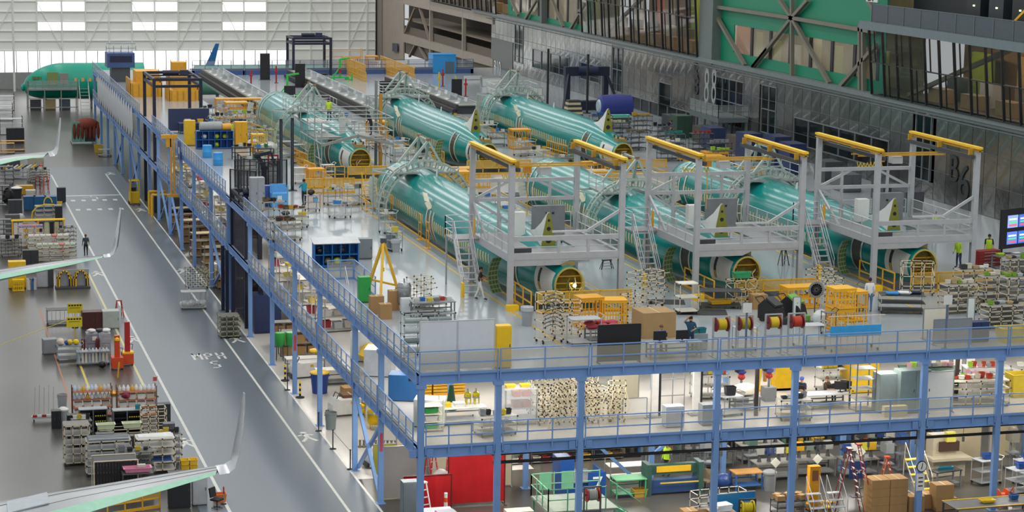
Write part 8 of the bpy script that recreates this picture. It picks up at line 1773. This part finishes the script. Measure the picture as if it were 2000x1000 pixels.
for x, l in ((19.6, 'aluminium rolling step nearest the fifth column'), (20.65, 'aluminium rolling step beside the tall red ladders')): stepstair(Gd(x, .6), .7, 1.1, 4, l)
for k in range(8):
    o = MB().blob((0, 0, .1), .25, .2, .12, 8, 5, .2).build('foam_offcut', mat('e0b42a', .6), None, smooth=True); o.location = Gd(19.1+k*.27, 1.9+.12*(k % 3), .2*(k % 2)); tag(o, 'yellow foam offcut heaped behind the rolling steps', 'foam', 'yellow foam offcuts')
aladder(Gd(21.4, 1.0), 3.2, 'tall dark red ladder nearest the rolling steps', 1.5, '8a2220', w=.6); aladder(Gd(22.0, 1.3), 3.3, 'tall orange red ladder beside the dark red one', 1.5, 'c23a22', w=.6, lean=True); aladder(Gd(24.2, 2.6), 2.2, 'orange ladder with yellow cap behind the carton stack', 1.4, 'd0521e', w=.5)
t = thing('poster_stand', 'blue poster stand with white lettering behind the carton stack', 'sign', Gd(23.1, 3.6)); pbox('face', mat('123f78', .45), t, -.45, .45, -.02, .02, .9, 1.8); pbox('post', DGREY(), t, -.05, .05, .02, .06, 0, .9); pbox('foot', DGREY(), t, -.3, .3, -.2, .2, 0, .03); text('lettering', 'Tork', WHT(), t, .38, wallmtx((0, -.03, 1.3), (1, 0, 0), (0, 0, 1)), .005)
for k in range(8): carton(Gd(22.9+(k % 2)*.95, 1.0, (k//2)*.42), .92, .95, .4, 'flat brown carton in the stack beside the red ladders', 0, 'cartons stacked beside the red ladders')
carton(Gd(24.3+.5, .8), .8, .7, .75, 'square brown carton in front of the orange ladder'); carton(Gd(25.5, 1.2), .8, .7, .7, 'square brown carton against the sixth column'); carton(Gd(26.3, .7), 1.1, .8, .6, 'lower brown carton beside the sixth column'); carton(Gd(26.2, .7, .62), .95, .7, .65, 'upper brown carton with two holes beside the sixth column')
t = thing('wall_clock', 'round white clock hung on the sixth column', 'clock', (24.6, -.17, 2.45)); MB().tube((0, 0, 0), (0, -.06, 0), .27, 20).build('case', BLACK(), t); MB().tube((0, -.06, 0), (0, -.07, 0), .23, 20).build('dial', WHT(), t); MB().bar((0, -.08, 0), (.02, -.08, .17), .025).build('hand', BLACK(), t); MB().bar((0, -.08, 0), (-.04, -.08, -.12), .03).build('hand', BLACK(), t)
t = thing('column_notice', 'white notice with black lines on the sixth column', 'notice', (24.6, -.15, 1.25)); pbox('sheet', WHT(), t, -.2, .2, -.02, 0, 0, .85); [pbox('text_line', BLACK(), t, -.12, .12, -.025, -.02, .2+k*.2, .26+k*.2) for k in range(3)]
stepstair(Gd(26.4, 3.6), .9, 1.6, 5, 'white stair with yellow treads beside the sixth column', .1, 'd9dad6', 'e0c42a'); q = Gd(29.3, 6.4); t = thing('sanding_machine', 'cream sanding machine with yellow cap and brown belt', 'machine', q); m = mat('bdb49c', .5)
pbox('base', m, t, -.9, .9, -.5, .6, 0, .9); pbox('table', m, t, -1.1, 1.1, -.8, .4, .9, 1.05); pbox('tower', m, t, -.8, .5, -.2, .6, 1.05, 2.1); pbox('belt_cover', mat('4a342a', .5), t, -.5, .6, -.35, .2, 1.3, 1.8); pbox('cap', mat('d8cf5a', .5), t, -.15, .35, -.4, -.1, 1.8, 2.3)
board(Gd(31.4, 8.4), 2.0, 3.2, 'cdbf9c', 'tall cream partition beyond the sanding machine'); board(Gd(34.0, 9.0), 1.6, 3.0, 'c6b894', 'tall cream partition with brown hatch at the end'); bench(Gd(28.2, 4.2), 1.6, .7, .9, 'dark bench with teal clamp beside the white stair', .2, '3a3c40'); tote(Gd(28.2, 4.2, .9), .8, .2, .15, '1f7a90', 'teal clamp bar on the dark bench')
for k, (x, y, l) in enumerate(((30.6, 4.4, 'white tube trolley beyond the sanding machine'), (31.4, 2.4, 'white tube trolley with blue tools beside the last column'), (32.6, 3.8, 'white tube trolley beside the dark green rack'))): cart(Gd(x, y), 1.3, .9, 1.3, l, .2, 3, 'd2d4d2', '9aa0a4'); tote(Gd(x, y, 1.3), .5, .4, .25, ('1f4f98', '2a5cb0', '1d4a90')[k], 'blue tool tray on the %s' % l.split(' b')[0]+' '+('nearest the sanding machine', 'at the last column', 'by the green rack')[k])
t = thing('cable_reel', 'orange cable reel on a frame at the last column', 'reel', Gd(29.4, .6)); [MB().tube((s*.2, 0, .42), (s*.24, 0, .42), .4, 20).build('flange', ORANGE(), t) for s in (-1, 1)]; MB().tube((-.2, 0, .42), (.2, 0, .42), .22, 14).build('core', ORANGE(), t); MB().pipe([(.4, -.4, 0), (.6, 0, .9), (.4, .4, 0)], .025).build('frame', ORANGE(), t); MB().pipe([(-.4, -.4, 0), (-.4, 0, .5), (-.4, .4, 0)], .025).build('frame', ORANGE(), t)
cabinet(Gd(31.6, .9), 1.1, .8, 1.3, '6f777c', 'grey steel cabinet behind the last column', doors=1)
t = thing('pallet_rack', 'dark green pallet rack standing at the end of the front', 'rack', Gd(31.3, -3.0)); m = mat('1c3326', .5)
for x in (-.6, 2.4):
    for y in (-.6, .6): pbox('upright', m, t, x-.06, x+.06, y-.06, y+.06, 0, 5.2)
    for k in range(5): MB().bar((x, -.6, .4+k), (x, .6, 1.2+k), .05).build('brace', m, t)
for z in (1.3, 2.5, 3.7, 4.9): [pbox('beam', m, t, -.6, 2.4, y-.04, y+.04, z-.1, z) for y in (-.6, .6)]; pbox('shelf', mat('55605a', .5), t, -.6, 2.4, -.6, .6, z, z+.03)
for k in range(5): carton(Gd(31.1+(k % 3)*.75, -3.0, (1.33, 2.53, 3.73)[k//2]), .65, .8, .6, 'carton on the dark green pallet rack', 0, 'cartons on the dark green rack', ('6f5a34', '3f5a3a', '8a7a3a')[k % 3])
t = bench(Gd(27.6, -1.6), 4.4, 1.5, .9, 'grey bench with yellow edging in front of the columns', .02, '5c5f62', '4a4c4e'); [pbox('edge_strip', YEL2(), t, -2.2, 2.2, y-.03, y+.03, .9, .93) for y in (-.72, .72)]
tote(Gd(27.4, -1.6, .93), .7, .4, .12, 'e8c81e', 'yellow tray on the bench with yellow edging'); tote(Gd(28.9, -1.4, .93), .4, .3, .2, '1f5a9a', 'blue box on the bench with yellow edging')
# ================================================================== extra goods that fill the front ground floor and racks
CN = [('7c6a4a', 'tan'), ('8a8d90', 'grey'), ('b9b4a8', 'cream'), ('3a3d42', 'black'), ('a83a2c', 'red'), ('c9a22a', 'amber'), ('2f5f9a', 'blue'), ('4f7a5a', 'green')]
for k in range(9):
    x = 15.0+k*2.15; q = Gd(x, 13.4); nth = ('first', 'second', 'third', 'fourth', 'fifth', 'sixth', 'seventh', 'eighth', 'ninth')[k]
    shelving(q, 1.9, .7, 2.6, 4, 'tool shelf along the back of the ground floor, %s from the press brake' % nth, ('8a8578', '6f7478', 'a39878')[k % 3], '4c5054')
    for j in range(8):
        c, n_ = CN[(j*3+k) % 8]; o = MB().lathe([(.14, 0), (.16, .05), (.16, .3), (.1, .36)], 10).build('paint_can', mat(c, .45), None, smooth=True); o.location = on(q, -.75+(j % 4)*.5, 0, (.1, .84)[j//4]+.003); tag(o, '%s can on the %s tool shelf behind the press brake' % (n_, nth), 'can', 'cans on the tool shelves')
for k in range(7):
    x = 13.6+k*2.6; t = thing('tool_balancer', 'hanging tool balancer below the middle deck, %s from the press brake' % ('first', 'second', 'third', 'fourth', 'fifth', 'sixth', 'seventh')[k], 'tool balancer', (x, 4.4, 3.1)); MB().tube((0, 0, 0), (0, 0, 1.2), .015).build('cable', BLACK(), t); MB().lathe([(.08, -.1), (.16, -.04), (.16, .04), (.08, .1)], 12, (0, 0, 0), 'y').build('drum', mat(('d8a81e', 'b0392c', '3f6fb0')[k % 3], .45), t, smooth=True); MB().tube((0, 0, -.6), (0, 0, -.12), .012).build('line', BLACK(), t); pbox('hand_tool', DGREY(), t, -.05, .05, -.05, .05, -.85, -.6)
for k, (x, y, c, l) in enumerate(((16.9, 8.2, '9aa0a4', 'grey vertical drill behind the tan office chair'), (19.6, 8.9, '5f7a70', 'sage vertical drill beside the grey machine benches'), (23.6, 9.6, 'd8b01e', 'yellow vertical drill behind the poster stand'), (25.8, 6.0, '7f868a', 'steel grey vertical drill beside the white stair'), (27.4, 7.6, '3f5f98', 'blue vertical drill next to the sanding machine'), (33.2, 6.6, '8d8a7c', 'beige vertical drill near the end partitions'))):
    t = thing('pillar_drill', l, 'machine', Gd(x, y)); m = mat(c, .45); pbox('base', DGREY(), t, -.35, .35, -.4, .4, 0, .12); MB().cyl(0, .1, .1, 2.0, .07).build('pillar', STEEL(), t); pbox('table', STEEL(), t, -.3, .3, -.35, .15, .9, .96); pbox('head', m, t, -.22, .22, -.4, .3, 1.5, 2.0); MB().cyl(0, -.25, 1.2, 1.5, .04).build('spindle', STEEL(), t); MB().lathe([(.25, 2.0), (.25, 2.18), (.2, 2.22)], 14, (0, -.05, 0)).build('belt_cover', m, t, smooth=True)
for k, (x, y, l) in enumerate(((18.9, 4.0, 'white diamond tag on a stand beside the wooden table'), (21.2, 4.2, 'white diamond tag on a stand behind the rolling steps'), (23.9, 5.0, 'white diamond tag on a stand behind the orange ladder'))):
    t = thing('diamond_sign', l, 'sign', Gd(x, y)); MB().cyl(0, 0, 0, 1.9, .025).build('post', GREY(), t); MB().prism([(0, -.04, 1.6), (.26, -.04, 1.86), (0, -.04, 2.12), (-.26, -.04, 1.86)], (0, .03, 0)).build('plate', mat('dfe4d8', .5), t); MB().cyl(0, 0, 0, .04, .2).build('base', DGREY(), t)
cage_fence((14.2, 10.2), (18.4, 10.2), 'grey wire fence behind the tan office chair', 2.4, 4, 0, '6f7478'); person(Gd(15.2, 9.2), 'person in a lime hi-vis vest behind the press brake', 2.2, 1.75, 'b8e02a', '2a2d34', vest='c6f02e')
# denser goods among the aisle racks
for k, (x, y, c, w, d, h, l) in enumerate(((110, 836, '26282c', .5, .5, 1.0, 'black bin between broom cart and galvanised drums'), (205, 905, '2f3236', .9, .5, 1.6, 'charcoal upright case behind the grey sheet rolls'), (262, 905, '3a3c40', .9, .5, 1.5, 'slate upright case between the two cream racks'), (330, 880, '55585c', .6, .5, 1.5, 'dark upright case nearest the yellow trays'), (150, 855, '1e2023', 1.0, .5, 1.3, 'black upright case beside the black open cabinet'), (320, 840, '2a2c30', .7, .5, 1.5, 'black upright locker beside the aisle line'), (60, 520, '33363a', 1.2, .6, 1.3, 'charcoal cabinet behind the tall yellow cabinet'), (120, 395, '2a3038', .8, .6, 1.4, 'ink cabinet behind the dark blue carts'), (30, 420, '3c4046', 1.2, .7, 1.4, 'slate cabinet near the grey covered barrel'), (25, 455, '5a5d60', 1.2, .7, 1.6, 'grey cabinet left of the hanging panels'), (20, 330, '44484e', 2.0, .9, 1.4, 'slate cabinet below the far wing'), (70, 330, 'a9a48e', 1.6, .8, 1.2, 'beige cabinet below the far wing'), (30, 280, '23262c', 2.0, 1.0, 1.8, 'black cabinet beyond the far wing'))):
    cabinet(G0(x, y), w, d, h, c, l, doors=2)
for k, (x, y, w, h, l) in enumerate(((262, 938, 1.8, 1.5, 'dark tube rack behind the pink box trolley'), (330, 905, 1.2, 1.6, 'cream tube rack hung with cables beside the yellow trays'), (160, 870, 1.0, 1.4, 'cream tube rack in the middle of the black cabinets'), (130, 480, 1.4, 1.5, 'cream tube rack beside the walking person'), (20, 500, 1.6, 1.4, 'dark tube rack behind the tall yellow cabinet'), (75, 355, 2.0, 1.2, 'grey tube rack behind the red frame ladder'))):
    q = G0(x, y); piperack(q, w, .8, h, l, .05*k, 5, 4, col=('6a6a62', 'cfc6aa')[k % 2], pegs=8, shelf='5c5d5a'); rackgoods(q, w, h, 4, [('d8d8d2', 'white'), ('2a2c30', 'black'), ('c9b23a', 'yellow'), ('7c8084', 'grey')], 'the '+' '.join(l.split()[:3])+' '+' '.join(l.split()[3:6]), 0, .6)
# more goods on the middle deck
for k, (x, y, w, h, l) in enumerate(((16.2, 6.2, 1.8, 1.2, 'grey parts table behind the wire push cart'), (18.6, 1.4, 1.5, 1.0, 'grey roller table in front of the drill stands'), (10.2, 7.2, 2.2, 1.3, 'cream table of fittings behind the cream frames'), (22.9, 6.4, 1.6, 1.2, 'grey parts table between yellow wedge jig and yellow machine'), (33.0, 4.6, 2.0, 1.2, 'white parts table behind the windowed bins'), (4.0, 1.6, 1.8, .9, 'steel machine table at the middle guard rail beside the corner'))):
    q = M_(x, y); piperack(q, w, .9, h, l, .08*k-.2, 3, 3, col='b9bab4', shelf='a9a9a2', pegs=5); rackgoods(q, w, h, 5, [('e2e0d8', 'white'), ('8c9094', 'grey'), ('d8bc2a', 'yellow'), ('2c2e32', 'black'), ('b8493a', 'red')], 'the '+' '.join(l.split()[:3])+' '+' '.join(l.split()[3:6]), 0, .7)
for k in range(10):
    o = MB().pipe([(0, 0, 0), (.25, .1, .9), (.1, .3, 1.6)], .03, 6).build('loose_frame', CREAM()); o.location = M_(6.6+k*.42, 2.0+.25*(k % 3)); o.rotation_euler = (.0, 0, .7*k); tag(o, 'loose bent cream tube leaning in front of the cream frames', 'tube', 'loose cream tubes on the middle deck')
for k, (x, y) in enumerate(((38, 72), (40.4, 78), (38.5, 87), (41.6, 84), (39, 93), (42.6, 92.5), (41.8, 71), (37.6, 79.5), (43, 78), (40, 66))):
    nth = ('first', 'second', 'third', 'fourth', 'fifth', 'sixth', 'seventh', 'eighth', 'ninth', 'tenth')[k]; q = D8(x, y); piperack(q, 1.9, 1.0, 1.5, 'dark tube rack on the deck by the silver wall, holding %s goods' % ('white', 'teal', 'cream', 'black', 'blue', 'amber', 'grey', 'mixed', 'red', 'lime')[k], .15*(k % 4), 4, 3, col=('3c4044', '6f7478')[k % 2], shelf='4c5054', pegs=5)
    rackgoods(q, 1.9, 1.5, 4, [(('dfe0dc', '1f8a80', 'cfc6aa', '222428', '2f5fa0', 'd0a02a', '8c9094', '7a6a52', 'a8382c', 'a8d03a')[k], ('white', 'teal', 'cream', 'black', 'blue', 'amber', 'grey', 'brown', 'red', 'lime')[k])], 'the dark tube rack by the silver wall', 0, .8)
bpy.data.scenes.remove(TMP)
